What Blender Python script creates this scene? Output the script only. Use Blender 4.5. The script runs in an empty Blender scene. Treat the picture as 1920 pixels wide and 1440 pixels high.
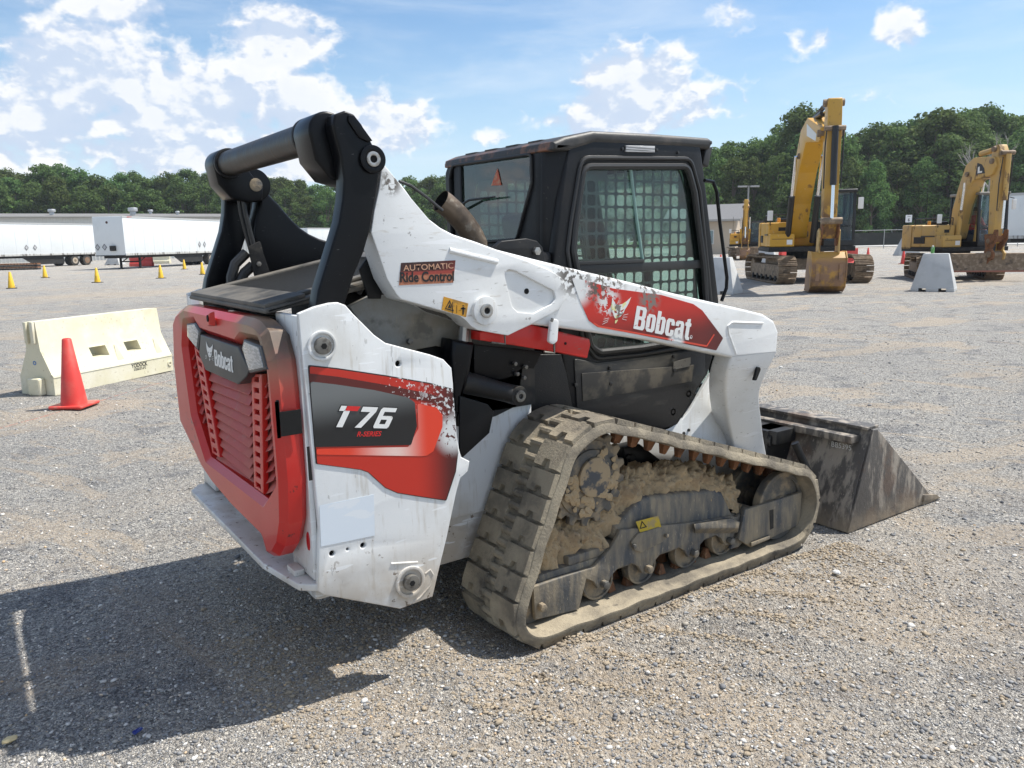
import bpy, bmesh, math, random
import numpy as np
from mathutils import Vector, Matrix, noise
random.seed(7); rng = np.random.default_rng(7)
S = bpy.context.scene
C = S.collection

# ------------------------------------------------------------------ camera
F_PX, PITCH, ROLL, YAW, CAMH = 1480.0, 10.3, -1.16, 55.16, 1.6
_p, _r, _a = math.radians(PITCH), math.radians(ROLL), math.radians(YAW)
_d = Vector((math.cos(_a), math.sin(_a), 0)); _rt = Vector((math.sin(_a), -math.cos(_a), 0)); _u = Vector((0, 0, 1))
FW = _d*math.cos(_p) - _u*math.sin(_p); _up = _d*math.sin(_p) + _u*math.cos(_p)
RT = _rt*math.cos(_r) + _up*math.sin(_r); UP = -_rt*math.sin(_r) + _up*math.cos(_r)
EYE = Vector((0, 0, CAMH))
cd = bpy.data.cameras.new('camera'); cam = bpy.data.objects.new('camera', cd); C.objects.link(cam)
cd.sensor_width = 36; cd.lens = F_PX/1920*36; cd.clip_start = .05; cd.clip_end = 4000
M = Matrix((RT, UP, -FW)).transposed().to_4x4(); M.translation = EYE
cam.matrix_world = M; S.camera = cam
S.render.resolution_x = 1024; S.render.resolution_y = 768

def ray(x, y): return FW + RT*((x-960)/F_PX) - UP*((y-720)/F_PX)
def at(x, y, ax, v):
    """survey: where the sight line through photo point x,y meets the metric plane axis=v"""
    r = ray(x, y); return EYE + r*((v-EYE[ax])/r[ax])
def PY(Y, pts): return [(q.x, q.z) for q in (at(x, y, 1, Y) for x, y in pts)]
def PX(X, pts): return [(q.y, q.z) for q in (at(x, y, 0, X) for x, y in pts)]
def PZ(x, y, Z=0.0): return at(x, y, 2, Z)

# ------------------------------------------------------------------ node helper
class N:
    def __init__(s, nt): s.t = nt; nt.nodes.clear()
    def a(s, typ, ins=None, **pr):
        n = s.t.nodes.new(typ)
        for k, v in pr.items(): setattr(n, k, v)
        for k, v in (ins or {}).items(): s.set(n.inputs[k], v)
        return n
    def set(s, sock, v):
        if isinstance(v, bpy.types.NodeSocket): s.t.links.new(v, sock)
        elif isinstance(v, bpy.types.Node): s.t.links.new(v.outputs[0], sock)
        else:
            if hasattr(sock.default_value, '__len__') and not isinstance(v, str):
                v = tuple(v); n = len(sock.default_value)
                if len(v) < n: v = v + (1.,)*(n-len(v))
            sock.default_value = v
    def m(s, op, a, b=0.0, c=None, clamp=False):
        n = s.t.nodes.new('ShaderNodeMath'); n.operation = op; n.use_clamp = clamp
        s.set(n.inputs[0], a); s.set(n.inputs[1], b)
        if c is not None: s.set(n.inputs[2], c)
        return n.outputs[0]
    def mix(s, f, a, b, blend='MIX'):
        n = s.t.nodes.new('ShaderNodeMix'); n.data_type = 'RGBA'; n.blend_type = blend
        s.set(n.inputs['Factor'], f); s.set(n.inputs[6], a); s.set(n.inputs[7], b); return n.outputs[2]
    def step(s, v, lo, hi):
        n = s.t.nodes.new('ShaderNodeMapRange'); n.interpolation_type = 'SMOOTHSTEP'
        s.set(n.inputs[0], v); n.inputs[1].default_value = lo; n.inputs[2].default_value = hi
        return n.outputs[0]
    def noise(s, vec, sc, det=4, rough=.55, dist=0):
        return s.a('ShaderNodeTexNoise', {'Vector': vec, 'Scale': sc, 'Detail': det, 'Roughness': rough, 'Distortion': dist}).outputs[0]
    def ramp(s, v, stops, interp='LINEAR'):
        n = s.t.nodes.new('ShaderNodeValToRGB'); n.color_ramp.interpolation = interp; e = n.color_ramp.elements
        while len(e) < len(stops): e.new(.5)
        for i, (p, c) in enumerate(stops): e[i].position = p; e[i].color = tuple(c)+(1,)
        s.set(n.inputs[0], v); return n.outputs[0]

# ------------------------------------------------------------------ world: sky and clouds
SUN_EL = 60.0
sunv = Vector((.952*math.cos(math.radians(SUN_EL)), -.307*math.cos(math.radians(SUN_EL)), math.sin(math.radians(SUN_EL)))).normalized()
W = bpy.data.worlds.new('World'); S.world = W; W.use_nodes = True
W.cycles.sampling_method = 'MANUAL'; W.cycles.sample_map_resolution = 256
n = N(W.node_tree)
sky = n.a('ShaderNodeTexSky', sky_type='NISHITA', sun_disc=False, sun_elevation=math.radians(SUN_EL),
          sun_rotation=math.atan2(sunv.x, sunv.y), air_density=1.0, dust_density=.7, ozone_density=1.3)
tc = n.a('ShaderNodeTexCoord').outputs['Generated']
sp = n.a('ShaderNodeSeparateXYZ', {0: tc})
az = n.m('ARCTAN2', sp.outputs[1], sp.outputs[0]); el = n.m('ARCSINE', sp.outputs[2])
def azel(x, y):
    r = ray(x, y).normalized(); return math.atan2(r.y, r.x), math.asin(r.z)
#  cloud banks: photo centre, half width, half height (photo px), weight
BANKS = [(80, 230, 200, 120, .9), (330, 190, 250, 130, .95), (520, 70, 130, 80, 1.0), (430, 70, 90, 70, .5), (250, 20, 190, 45, .7), (720, 230, 110, 70, .95),
         (400, 290, 380, 60, .9), (180, 150, 260, 110, .9), (560, 190, 110, 80, .8), (1180, 170, 105, 75, 1.0), (1120, 225, 150, 45, .9), (1290, 190, 110, 60, .55),
         (1260, 105, 55, 30, .6), (1690, 50, 65, 50, .75), (1540, 75, 100, 40, .62), (1640, 190, 70, 35, .5), (915, 255, 50, 24, .7), (1380, 25, 60, 70, .6),
         (130, 290, 100, 40, .8), (0, 130, 90, 60, .6), (980, 60, 130, 60, .12)]
tot = None
for (x, y, rx, ry, w) in BANKS:
    A0, E0 = azel(x, y); A1, _ = azel(x-rx, y); _, E1 = azel(x, y-ry)
    u = n.m('DIVIDE', n.m('SUBTRACT', az, A0), abs(A1-A0)); v = n.m('DIVIDE', n.m('SUBTRACT', el, E0), abs(E1-E0))
    r2 = n.m('ADD', n.m('MULTIPLY', u, u), n.m('MULTIPLY', v, v))
    g = n.m('MULTIPLY', n.m('EXPONENT', n.m('MULTIPLY', r2, -.75)), w)
    tot = g if tot is None else n.m('MAXIMUM', tot, g)
behind = n.step(n.m('ABSOLUTE', n.m('SUBTRACT', az, math.radians(YAW))), .75, 1.1)   # broken cloud round the rest of the sky
tot = n.m('MAXIMUM', tot, n.m('MULTIPLY', behind, .45))
vs = n.a('ShaderNodeVectorMath', {0: tc, 1: (1, 1, 1.5)}, operation='MULTIPLY').outputs[0]
vo = n.a('ShaderNodeVectorMath', {0: vs, 1: (.012, -.004, .03)}, operation='ADD').outputs[0]
def dens(vec, det=8):
    f1 = n.noise(vec, 6.5, det, .60, .2)
    f2 = n.noise(vec, 21, max(det-4, 2), .5)
    return n.m('ADD', n.m('MULTIPLY', n.m('SUBTRACT', f1, .5), 1.7), n.m('SUBTRACT', .12, n.m('MULTIPLY', n.m('ABSOLUTE', n.m('SUBTRACT', f2, .5)), 1.5)))
d1, d2 = dens(vs), dens(vo)
den = n.m('ADD', n.m('MULTIPLY', tot, .90), n.m('MULTIPLY', d1, .92))
cov = n.step(den, .33, .64)
thin = n.m('MULTIPLY', n.step(n.noise(n.a('ShaderNodeVectorMath', {0: tc, 1: (2.2, 2.2, 11)}, operation='MULTIPLY').outputs[0], 1.6, 7, .6, .4), .42, .8), .42)
lit = n.step(n.m('SUBTRACT', d1, d2), -.10, .13)
core = n.step(den, .5, 1.05)
ccol = n.mix(lit, (5.3, 6.2, 7.7), (8.9, 8.9, 8.95))
ccol = n.mix(n.m('MULTIPLY', core, .35), ccol, (6.3, 7.0, 8.1))
hz = n.step(el, .30, -.02)
skyb = n.mix(1.0, sky.outputs[0], (1.02, 1.22, 1.34), 'MULTIPLY')
skyc = n.mix(n.m('MULTIPLY', hz, .74), skyb, (6.0, 7.5, 8.7))
skyc = n.mix(thin, skyc, (7.6, 8.3, 9.0))
skyc = n.mix(n.m('MULTIPLY', cov, .93), skyc, ccol)
bg = n.a('ShaderNodeBackground', {'Color': skyc, 'Strength': .086})
n.a('ShaderNodeOutputWorld', {0: bg})

sd = bpy.data.lights.new('sun', 'SUN'); sd.energy = 5.0; sd.angle = math.radians(.53); sd.color = (1, .955, .88)
so = bpy.data.objects.new('sun', sd); C.objects.link(so); so.rotation_euler = sunv.to_track_quat('Z', 'Y').to_euler(); so.location = (0, 0, 20)
S.cycles.transparent_max_bounces = 24
S.view_settings.view_transform = 'Standard'; S.view_settings.look = 'None'; S.view_settings.exposure = .47; S.view_settings.gamma = 1

# ------------------------------------------------------------------ materials
def wmat(name, base, rough=.5, metal=0., layers=(), bump=0., bs=60., coat=0., spec=.5):
    """painted or worn surface: base colour, then dirt/wear layers with a shape of their own"""
    m = bpy.data.materials.new(name); m.use_nodes = True; n = N(m.node_tree)
    tc = n.a('ShaderNodeTexCoord').outputs['Object']; sp = n.a('ShaderNodeSeparateXYZ', {0: tc})
    col = n.a('ShaderNodeRGB'); col.outputs[0].default_value = tuple(base)+(1,); col = col.outputs[0]
    r = n.a('ShaderNodeValue'); r.outputs[0].default_value = rough; r = r.outputs[0]
    for L in layers:
        sc = L.get('s', 5.)
        if L.get('pure'): mask = 1.0
        else:
            v = tc
            if 'st' in L: v = n.a('ShaderNodeVectorMath', {0: tc, 1: L['st']}, operation='MULTIPLY').outputs[0]
            off = n.a('ShaderNodeVectorMath', {0: v, 1: (L.get('o', 0)*3.1, L.get('o', 0)*1.7, L.get('o', 0))}, operation='ADD').outputs[0]
            mask = n.step(n.noise(off, sc, L.get('d', 6), L.get('ro', .6), L.get('di', 0)), L.get('t', .5), L.get('t', .5)+L.get('w', .1))
        for (ax, g0, g1) in L.get('g', ()):
            mask = n.m('MULTIPLY', mask, n.step(sp.outputs[ax], g0, g1))
        for (c, rad) in L.get('near', ()):
            dd = n.a('ShaderNodeVectorMath', {0: tc, 1: c}, operation='DISTANCE').outputs['Value']
            mask = n.m('MULTIPLY', mask, n.step(dd, rad, rad*.35))
        mask = n.m('MULTIPLY', mask, L.get('a', 1.))
        col = n.mix(mask, col, L['c'])
        if 'r' in L:
            r = n.m('ADD', n.m('MULTIPLY', n.m('SUBTRACT', 1.0, mask), r), n.m('MULTIPLY', mask, L['r']))
    P = n.a('ShaderNodeBsdfPrincipled', {'Base Color': col, 'Roughness': r, 'Metallic': metal, 'Coat Weight': coat, 'Specular IOR Level': spec})
    if bump:
        h = n.noise(tc, bs, 6, .65)
        b = n.a('ShaderNodeBump', {'Height': h, 'Strength': min(1, bump), 'Distance': .01}); n.set(P.inputs['Normal'], b.outputs[0])
    n.a('ShaderNodeOutputMaterial', {0: P}); return m

DUST = (.34, .28, .20); TAN = (.36, .285, .19)
M_white = wmat('white_paint', (.72, .735, .735), .34, layers=[
    dict(c=(.46, .44, .39), s=3.2, t=.45, w=.3, a=.5, r=.55), dict(c=(.40, .35, .27), s=16, st=(3, 3, .35), t=.52, w=.22, a=.45, r=.6),
    dict(c=(.42, .34, .24), s=5, t=.3, w=.3, a=.75, g=[(2, .62, .30)], r=.8),
    dict(c=(.80, .82, .83), s=14, st=(.35, 1, 2.6), t=.66, w=.02, a=.7, d=2), dict(c=(.42, .42, .41), s=26, st=(2.4, 1, .5), t=.69, w=.015, a=.7, o=2, d=2), dict(c=(.16, .12, .085), s=34, t=.64, w=.03, a=.9, g=[(2, .60, .44)]), dict(c=(.30, .25, .19), s=9, t=.50, w=.2, a=.6, g=[(2, .56, .36)], o=6), dict(c=(.16, .14, .12), s=30, st=(1, 1, 1.6), t=.70, w=.03, a=.7), dict(c=(.12, .10, .09), s=95, st=(.5, 1, 2.2), t=.72, w=.02, a=.6)], bump=.05, bs=40, coat=.15)
M_arm = wmat('white_arm_paint', (.73, .74, .735), .32, layers=[
    dict(c=(.50, .48, .43), s=3.0, t=.48, w=.3, a=.5, r=.5), dict(c=(.40, .33, .24), s=18, st=(.6, 3, 3), t=.6, w=.15, a=.4),
    dict(c=(.10, .085, .07), s=40, t=.47, w=.06, a=.95, r=.8, near=[((1.25, 2.5, 1.80), .055)]),
    dict(c=(.09, .08, .07), s=34, t=.46, w=.07, a=.95, r=.85, near=[(tuple(at(1075, 512, 1, 2.5)), .13)]),
    dict(c=(.11, .09, .07), s=34, t=.48, w=.07, a=.95, r=.85, near=[(tuple(at(1140, 530, 1, 2.5)), .13)]),
    dict(c=(.11, .09, .08), s=34, t=.50, w=.07, a=.9, r=.85, near=[(tuple(at(1215, 545, 1, 2.5)), .10)]),
    dict(c=(.82, .83, .84), s=13, st=(.3, 1, 2.8), t=.66, w=.02, a=.7, d=2), dict(c=(.36, .35, .33), s=30, st=(.5, 1, 3.5), t=.69, w=.015, a=.7, o=2, d=2), dict(c=(.16, .14, .12), s=36, t=.68, w=.03, a=.6), dict(c=(.08, .07, .06), s=120, st=(1, 1, 1), t=.72, w=.02, a=.6)], bump=.05, bs=30, coat=.15)
M_black = wmat('black_paint', (.0045, .005, .0065), .30, layers=[dict(c=(.04, .037, .033), s=6, t=.54, w=.3, a=.22, r=.5),
    dict(c=(.17, .17, .17), s=60, st=(.5, 1, 3), t=.69, w=.02, a=.6)], bump=.04, spec=.22)
M_blackd = wmat('dusty_black_steel', (.013, .013, .014), .5, layers=[dict(c=(.09, .08, .06), s=5, t=.48, w=.3, a=.5, r=.8),
    dict(c=(.22, .20, .17), s=40, st=(1, 1, 2), t=.66, w=.05, a=.4)], bump=.1, spec=.3)
M_tube = wmat('scuffed_black_tube', (.012, .0115, .011), .42, layers=[dict(c=(.12, .09, .06), s=14, st=(1, 6, 1), t=.47, w=.2, a=.55, r=.7),
    dict(c=(.22, .21, .19), s=50, st=(.3, 3, .3), t=.63, w=.05, a=.4)], bump=.15)
M_plastic = wmat('black_cab_paint', (.010, .0105, .012), .40, layers=[dict(c=(.06, .05, .04), s=3, t=.5, w=.3, a=.35, r=.7),
    dict(c=(.20, .12, .07), s=6, t=.42, w=.15, a=.8, r=.8, near=[((2.13, 3.2, 1.99), .42)], g=[(2, 1.955, 1.985)]),
    dict(c=(.2, .18, .15), s=70, t=.68, w=.03, a=.4)], bump=.15, bs=120, spec=.3)
M_roof = wmat('weathered_roof_plastic', (.035, .034, .033), .5, layers=[dict(c=(.15, .13, .11), s=4, t=.46, w=.25, a=.6, r=.8),
    dict(c=(.30, .13, .07), s=8, t=.5, w=.12, a=.8, g=[(0, 2.22, 2.13)]), dict(c=(.03, .03, .03), s=12, t=.58, w=.1, a=.6)], bump=.15)
M_door = wmat('scratched_black_door', (.016, .016, .017), .36, layers=[dict(c=(.12, .11, .09), s=5, st=(.7, 1, 2), t=.5, w=.2, a=.55, r=.75),
    dict(c=(.30, .28, .24), s=30, st=(.5, 1, 6), t=.70, w=.04, a=.5)], bump=.06)
M_red = wmat('red_paint', (.54, .014, .010), .34, layers=[
    dict(c=(.30, .21, .13), s=2.2, t=.28, w=.2, a=.95, r=.6, near=[((.82, 2.60, 1.37), .34)]),
    dict(c=(.06, .045, .035), s=4, t=.36, w=.12, a=.9, r=.6, near=[((.86, 2.47, 1.36), .20)]),
    dict(c=(.36, .24, .14), s=6, t=.38, w=.12, a=.9, r=.7, near=[((.82, 3.62, 1.36), .16)]),
    dict(c=(.52, .07, .05), s=4, t=.45, w=.3, a=.35, r=.5),
    dict(c=(.02, .015, .012), s=38, st=(1, 1, .6), t=.66, w=.03, a=.9, near=[((.82, 2.45, .70), .2)]),
    dict(c=(.02, .015, .012), s=26, t=.55, w=.04, a=.95, near=[((.8, 3.68, .78), .11)])], bump=.03, coat=.2)
M_redlouver = wmat('dusty_red_louvre', (.42, .035, .03), .5, layers=[dict(c=(.46, .15, .12), s=5, t=.35, w=.3, a=.75, r=.8), dict(c=(.3, .22, .17), s=14, t=.55, w=.2, a=.35)], bump=.08)
M_redbar = wmat('red_steel', (.56, .02, .015), .36, layers=[dict(c=(.10, .04, .03), s=8, t=.55, w=.15, a=.5), dict(c=(.2, .17, .13), s=22, st=(.6, 1, 3), t=.62, w=.05, a=.6)], bump=.05)
M_rubber = wmat('dusty_track_rubber', (.15, .13, .10), .85, layers=[dict(c=(.37, .315, .225), s=5, t=.36, w=.28, a=.85), dict(c=(.055, .05, .045), s=9, t=.58, w=.12, a=.7, o=2),
    dict(c=(.4, .34, .25), s=45, t=.62, w=.1, a=.5)], bump=.6, bs=90)
M_frame = wmat('slate_steel_with_mud_streaks', (.060, .068, .078), .5, layers=[dict(c=(.34, .28, .19), s=8, st=(2.0, 1, .45), t=.34, w=.36, a=.85, r=.9, o=3),
    dict(c=(.20, .17, .125), s=4, t=.5, w=.2, a=.7, r=.9), dict(c=(.42, .35, .25), s=60, st=(2, 1, .5), t=.62, w=.05, a=.6)], bump=.3, bs=70)
M_wheel = wmat('muddy_steel_wheel', (.10, .095, .085), .6, layers=[dict(c=(.36, .28, .18), s=10, t=.42, w=.2, a=.8, r=.9)], bump=.35, bs=80)
M_shiny = wmat('worn_steel', (.42, .41, .39), .35, metal=.8, layers=[dict(c=(.12, .10, .08), s=30, t=.5, w=.15, a=.7, r=.7)])
M_rust = wmat('rusty_steel', (.20, .085, .035), .8, layers=[dict(c=(.07, .035, .02), s=12, t=.5, w=.15, a=.8), dict(c=(.42, .24, .12), s=30, t=.58, w=.1, a=.7)], bump=.4)
M_mud = wmat('dried_mud', (.46, .34, .20), .95, layers=[dict(c=(.27, .19, .115), s=9, t=.50, w=.2, a=.8), dict(c=(.48, .38, .255), s=24, t=.55, w=.12, a=.6), dict(c=(.16, .125, .085), s=60, t=.6, w=.08, a=.6)], bump=1, bs=55)
M_bucket = wmat('worn_bucket_steel', (.085, .078, .072), .5, metal=.2, layers=[dict(c=(.34, .30, .25), s=9, st=(1.8, 1.8, .45), t=.46, w=.14, a=.8, r=.7),
    dict(c=(.13, .085, .06), s=3.5, t=.50, w=.12, a=.6, r=.8, o=4), dict(c=(.40, .36, .31), s=40, st=(3, 2, .3), t=.62, w=.05, a=.55), dict(c=(.30, .24, .17), s=7, t=.30, w=.2, a=.8, r=.9, g=[(2, .14, .0)])], bump=.35, bs=45)
M_dark = wmat('dark_machinery', (.012, .012, .012), .7, layers=[dict(c=(.06, .05, .04), s=10, t=.5, w=.2, a=.5)])  # near-black base with brown noise patches
M_grey = wmat('dusty_grey_bulkhead', (.30, .31, .30), .6, layers=[dict(c=(.21, .185, .14), s=4, t=.4, w=.25, a=.85), dict(c=(.42, .36, .26), s=14, st=(3, 3, .4), t=.58, w=.1, a=.5), dict(c=(.07, .07, .065), s=6, t=.55, w=.1, a=.6, o=5)], bump=.15)
M_seal = wmat('rubber_seal', (.022, .022, .022), .45, bump=.1)
M_steelgrey = wmat('grey_mesh_steel', (.10, .105, .10), .5)
M_exh = wmat('burnt_exhaust_steel', (.16, .12, .085), .45, metal=.4, layers=[dict(c=(.34, .30, .24), s=16, t=.52, w=.1, a=.8, r=.7), dict(c=(.06, .045, .035), s=7, t=.46, w=.2, a=.8)], bump=.2)
M_pin = wmat('grey_pin_steel', (.20, .19, .17), .5, metal=.5, layers=[dict(c=(.07, .06, .05), s=50, t=.5, w=.15, a=.7)])
def flat(name, c, rough=.5, **k): return wmat(name, c, rough, **k)
M_letw = flat('white_lettering', (.78, .78, .76), .4, layers=[dict(c=(.5, .45, .38), s=60, t=.6, w=.05, a=.5)])
M_letb = flat('black_lettering', (.012, .012, .013), .4)
M_letr = flat('red_lettering', (.62, .02, .02), .4)
M_hole = flat('bolt_hole', (.004, .004, .004), .9)

def glassmat(name, tint, refl=.10, dust=0.0):
    m = bpy.data.materials.new(name); m.use_nodes = True; n = N(m.node_tree)
    tr = n.a('ShaderNodeBsdfTransparent', {'Color': tint}); gl = n.a('ShaderNodeBsdfGlossy', {'Color': (.95, .97, 1), 'Roughness': .03})
    bf = n.a('ShaderNodeNewGeometry').outputs['Backfacing']; fr = n.m('MULTIPLY', n.m('ADD', n.a('ShaderNodeFresnel', {'IOR': 1.45}).outputs[0], refl-.04), n.m('SUBTRACT', 1.0, bf))
    mx = n.a('ShaderNodeMixShader', {0: fr, 1: tr, 2: gl})
    tc = n.a('ShaderNodeTexCoord').outputs['Object']
    df = n.a('ShaderNodeMixShader', {0: .75, 1: n.a('ShaderNodeBsdfDiffuse', {'Color': (.42, .47, .43)}), 2: n.a('ShaderNodeBsdfTranslucent', {'Color': (.55, .68, .62)})})
    mk = n.m('MULTIPLY', n.step(n.noise(tc, 4, 6, .65), .3, .75), dust)
    n.a('ShaderNodeOutputMaterial', {0: n.a('ShaderNodeMixShader', {0: mk, 1: mx, 2: df})}); return m
M_glass = glassmat('dusty_green_cab_glass', (.74, .82, .80), .06, .03)
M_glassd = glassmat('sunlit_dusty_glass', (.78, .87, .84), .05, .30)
M_glass2 = glassmat('blue_cab_glass', (.72, .79, .81), .05, .05)
M_lens = wmat('smoked_lamp_lens', (.26, .27, .28), .12, layers=[dict(c=(.5, .51, .53), s=70, st=(1, .4, 2), t=.5, w=.03, a=.6)], coat=.6)

# ------------------------------------------------------------------ mesh builders
def link(o, parent=None):
    C.objects.link(o)
    if parent is not None:
        o.parent = parent; o.matrix_parent_inverse = root_inv(parent)
    return o
def root_inv(p):
    m = Matrix.Identity(4); q = p
    while q: m = q.matrix_basis if q.parent is None else m; q = q.parent
    return (m.inverted() if p.parent is None else Matrix.Identity(4))
def thing(name, label, cat, loc, group=None, rz=0., sc=1.):
    o = bpy.data.objects.new(name, None); o.empty_display_size = .3; C.objects.link(o); o.location = loc; o.rotation_euler = (0, 0, rz); o.scale = (sc,)*3
    o['label'] = label; o['category'] = cat
    if group: o['group'] = group
    return o
LOCAL = [False]     # True: the coordinates of new parts are already in their thing's own frame
def obj(name, me, mt, parent=None, label=None, smooth=None):
    me.name = name
    if mt is not None: me.materials.clear(); me.materials.append(mt)
    o = bpy.data.objects.new(name, me); C.objects.link(o)
    if parent is not None:
        o.parent = parent
        if parent.parent is None and not LOCAL[0]:
            L = Matrix.LocRotScale(parent.location, parent.rotation_euler, parent.scale); o.matrix_parent_inverse = L.inverted()
    if label: o['label'] = label
    if smooth is not None:
        me.shade_auto_smooth if False else None
        for p in me.polygons: p.use_smooth = True
        try: me.set_sharp_from_angle(angle=math.radians(smooth))
        except Exception: pass
    return o
def rnd(pts, r, k=4):
    """fillet every corner of a closed outline"""
    out = []; n_ = len(pts)
    for i in range(n_):
        a, b, c = Vector(pts[i-1]), Vector(pts[i]), Vector(pts[(i+1) % n_])
        u, v = (a-b), (c-b); lu, lv = u.length, v.length
        if lu < 1e-6 or lv < 1e-6: continue
        u /= lu; v /= lv; ang = u.angle(v, 3.14)
        if ang > 2.9: out.append(tuple(b)); continue
        t = min(r/max(math.tan(ang/2), .05), lu*.45, lv*.45)
        p, q = b+u*t, b+v*t
        for j in range(k+1):
            s = j/k; w = p*(1-s)**2 + b*2*s*(1-s) + q*s*s; out.append(tuple(w))
    return out
_MAPS = {'y': lambda c: (lambda u, v, w: (u, c-w, v)), 'x': lambda c: (lambda u, v, w: (c+w, u, v)), 'z': lambda c: (lambda u, v, w: (u, v, c+w)),
         '-x': lambda c: (lambda u, v, w: (c-w, -u, v))}
def tomesh(o):
    C.objects.link(o); dg = bpy.context.evaluated_depsgraph_get(); dg.update()
    me = bpy.data.meshes.new_from_object(o.evaluated_get(dg)); d = o.data; bpy.data.objects.remove(o); bpy.data.curves.remove(d); return me
def plate(name, outer, ax, c0, c1, mt, parent=None, holes=(), bev=0., label=None, smooth=None, bres=2):
    cu = bpy.data.curves.new('tmp', 'CURVE'); cu.dimensions = '2D'; cu.fill_mode = 'BOTH'
    bev = min(bev, abs(c1-c0)/2*.98)
    cu.extrude = abs(c1-c0)/2-bev; cu.bevel_depth = bev; cu.bevel_resolution = bres; cu.offset = -bev
    for pts in [outer]+list(holes):
        s = cu.splines.new('POLY'); s.points.add(len(pts)-1); s.use_cyclic_u = True
        for p, (u, v) in zip(s.points, pts): p.co = (u, v, 0, 1)
    me = tomesh(bpy.data.objects.new('tmp', cu))
    f = _MAPS[ax]((c0+c1)/2)
    for v in me.vertices: v.co = f(*v.co)
    bm = bmesh.new(); bm.from_mesh(me); bmesh.ops.remove_doubles(bm, verts=bm.verts, dist=1e-5); bmesh.ops.recalc_face_normals(bm, faces=bm.faces); bm.to_mesh(me); bm.free()
    return obj(name, me, mt, parent, label, 35 if smooth is None and bev > 0 else smooth)
def text(name, s, A, B, h, ax, c, mt, parent, off=0., shear=0., ext=.0006):
    """lettering whose baseline runs from A to B in plane ax=c, capital height h"""
    cu = bpy.data.curves.new('tmp', 'FONT'); cu.body = s; cu.size = 1; cu.extrude = 0; cu.offset = off; cu.shear = shear; cu.resolution_u = 4
    me = tomesh(bpy.data.objects.new('tmp', cu))
    xs = [v.co.x for v in me.vertices]; x0, x1 = min(xs), max(xs); A, B = Vector(A), Vector(B)
    L = (B-A).length; e = (B-A)/L; g = Vector((-e.y, e.x)); kx = L/(x1-x0); ky = h/.70
    f = _MAPS[ax](c)
    for v in me.vertices:
        q = A + e*((v.co.x-x0)*kx) + g*(v.co.y*ky); v.co = f(q.x, q.y, 0)
    return obj(name, me, mt, parent)
class MB:
    def __init__(s): s.v = []; s.f = []
    def add(s, vs, fs):
        k = len(s.v); s.v += [tuple(v) for v in vs]; s.f += [tuple(i+k for i in f) for f in fs]; return s
    def box(s, a, b, rot=None, c=None):
        (x0, y0, z0), (x1, y1, z1) = a, b
        vs = [(x0, y0, z0), (x1, y0, z0), (x1, y1, z0), (x0, y1, z0), (x0, y0, z1), (x1, y0, z1), (x1, y1, z1), (x0, y1, z1)]
        if rot is not None:
            c = Vector(c) if c is not None else Vector(((x0+x1)/2, (y0+y1)/2, (z0+z1)/2)); vs = [rot @ (Vector(v)-c)+c for v in vs]
        return s.add(vs, [(0, 3, 2, 1), (4, 5, 6, 7), (0, 1, 5, 4), (1, 2, 6, 5), (2, 3, 7, 6), (3, 0, 4, 7)])
    def hexa(s, lo, hi):
        """prism between two quads/polygons of equal count"""
        k = len(lo); return s.add(list(lo)+list(hi), [tuple(reversed(range(k))), tuple(range(k, 2*k))]+[(i, (i+1) % k, (i+1) % k+k, i+k) for i in range(k)])
    def tube(s, pts, r, n=12, cap=True):
        pts = [Vector(p) for p in pts]; rs = r if hasattr(r, '__len__') else [r]*len(pts); k0 = len(s.v); up = None
        for i, p in enumerate(pts):
            t = (pts[min(i+1, len(pts)-1)]-pts[max(i-1, 0)]).normalized()
            if up is None: up = t.orthogonal().normalized()
            up = (up - t*up.dot(t)).normalized(); w = t.cross(up)
            for j in range(n):
                a = 2*math.pi*j/n; s.v.append(tuple(p+(up*math.cos(a)+w*math.sin(a))*rs[i]))
        for i in range(len(pts)-1):
            for j in range(n):
                a = k0+i*n+j; b = k0+i*n+(j+1) % n; s.f.append((a, b, b+n, a+n))
        if cap: s.f.append(tuple(k0+j for j in reversed(range(n)))); s.f.append(tuple(k0+(len(pts)-1)*n+j for j in range(n)))
        return s
    def ring(s, c, ax, ro, ri, h0, h1, n=32):
        """flat washer / hollow disc around axis ax between h0 and h1"""
        k0 = len(s.v)
        def P(r, a, h):
            u, v = r*math.cos(a), r*math.sin(a)
            return {'y': (c[0]+u, h, c[1]+v), 'x': (h, c[0]+u, c[1]+v), 'z': (c[0]+u, c[1]+v, h)}[ax]
        for j in range(n):
            a = 2*math.pi*j/n
            s.v += [P(ro, a, h0), P(ro, a, h1), P(ri, a, h1), P(ri, a, h0)]
        for j in range(n):
            a = k0+4*j; b = k0+4*((j+1) % n)
            for q in range(4): s.f.append((a+q, b+q, b+(q+1) % 4, a+(q+1) % 4))
        return s
    def cyl(s, c, ax, r, h0, h1, n=24, r1=None):
        r1 = r if r1 is None else r1
        def P(r, a, h):
            u, v = r*math.cos(a), r*math.sin(a)
            return {'y': (c[0]+u, h, c[1]+v), 'x': (h, c[0]+u, c[1]+v), 'z': (c[0]+u, c[1]+v, h)}[ax]
        return s.hexa([P(r, 2*math.pi*j/n, h0) for j in range(n)], [P(r1, 2*math.pi*j/n, h1) for j in range(n)])
    def build(s, name, mt, parent=None, bev=0., smooth=35, label=None, bseg=2):
        me = bpy.data.meshes.new(name); me.from_pydata(s.v, [], s.f); me.update()
        bm = bmesh.new(); bm.from_mesh(me); bmesh.ops.recalc_face_normals(bm, faces=bm.faces)
        if bev:
            ed = [e for e in bm.edges if len(e.link_faces) == 2 and e.calc_face_angle(0) > .5]
            bmesh.ops.bevel(bm, geom=ed, offset=bev, segments=bseg, profile=.6, affect='EDGES')
        bm.to_mesh(me); bm.free()
        return obj(name, me, mt, parent, label, smooth)
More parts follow.
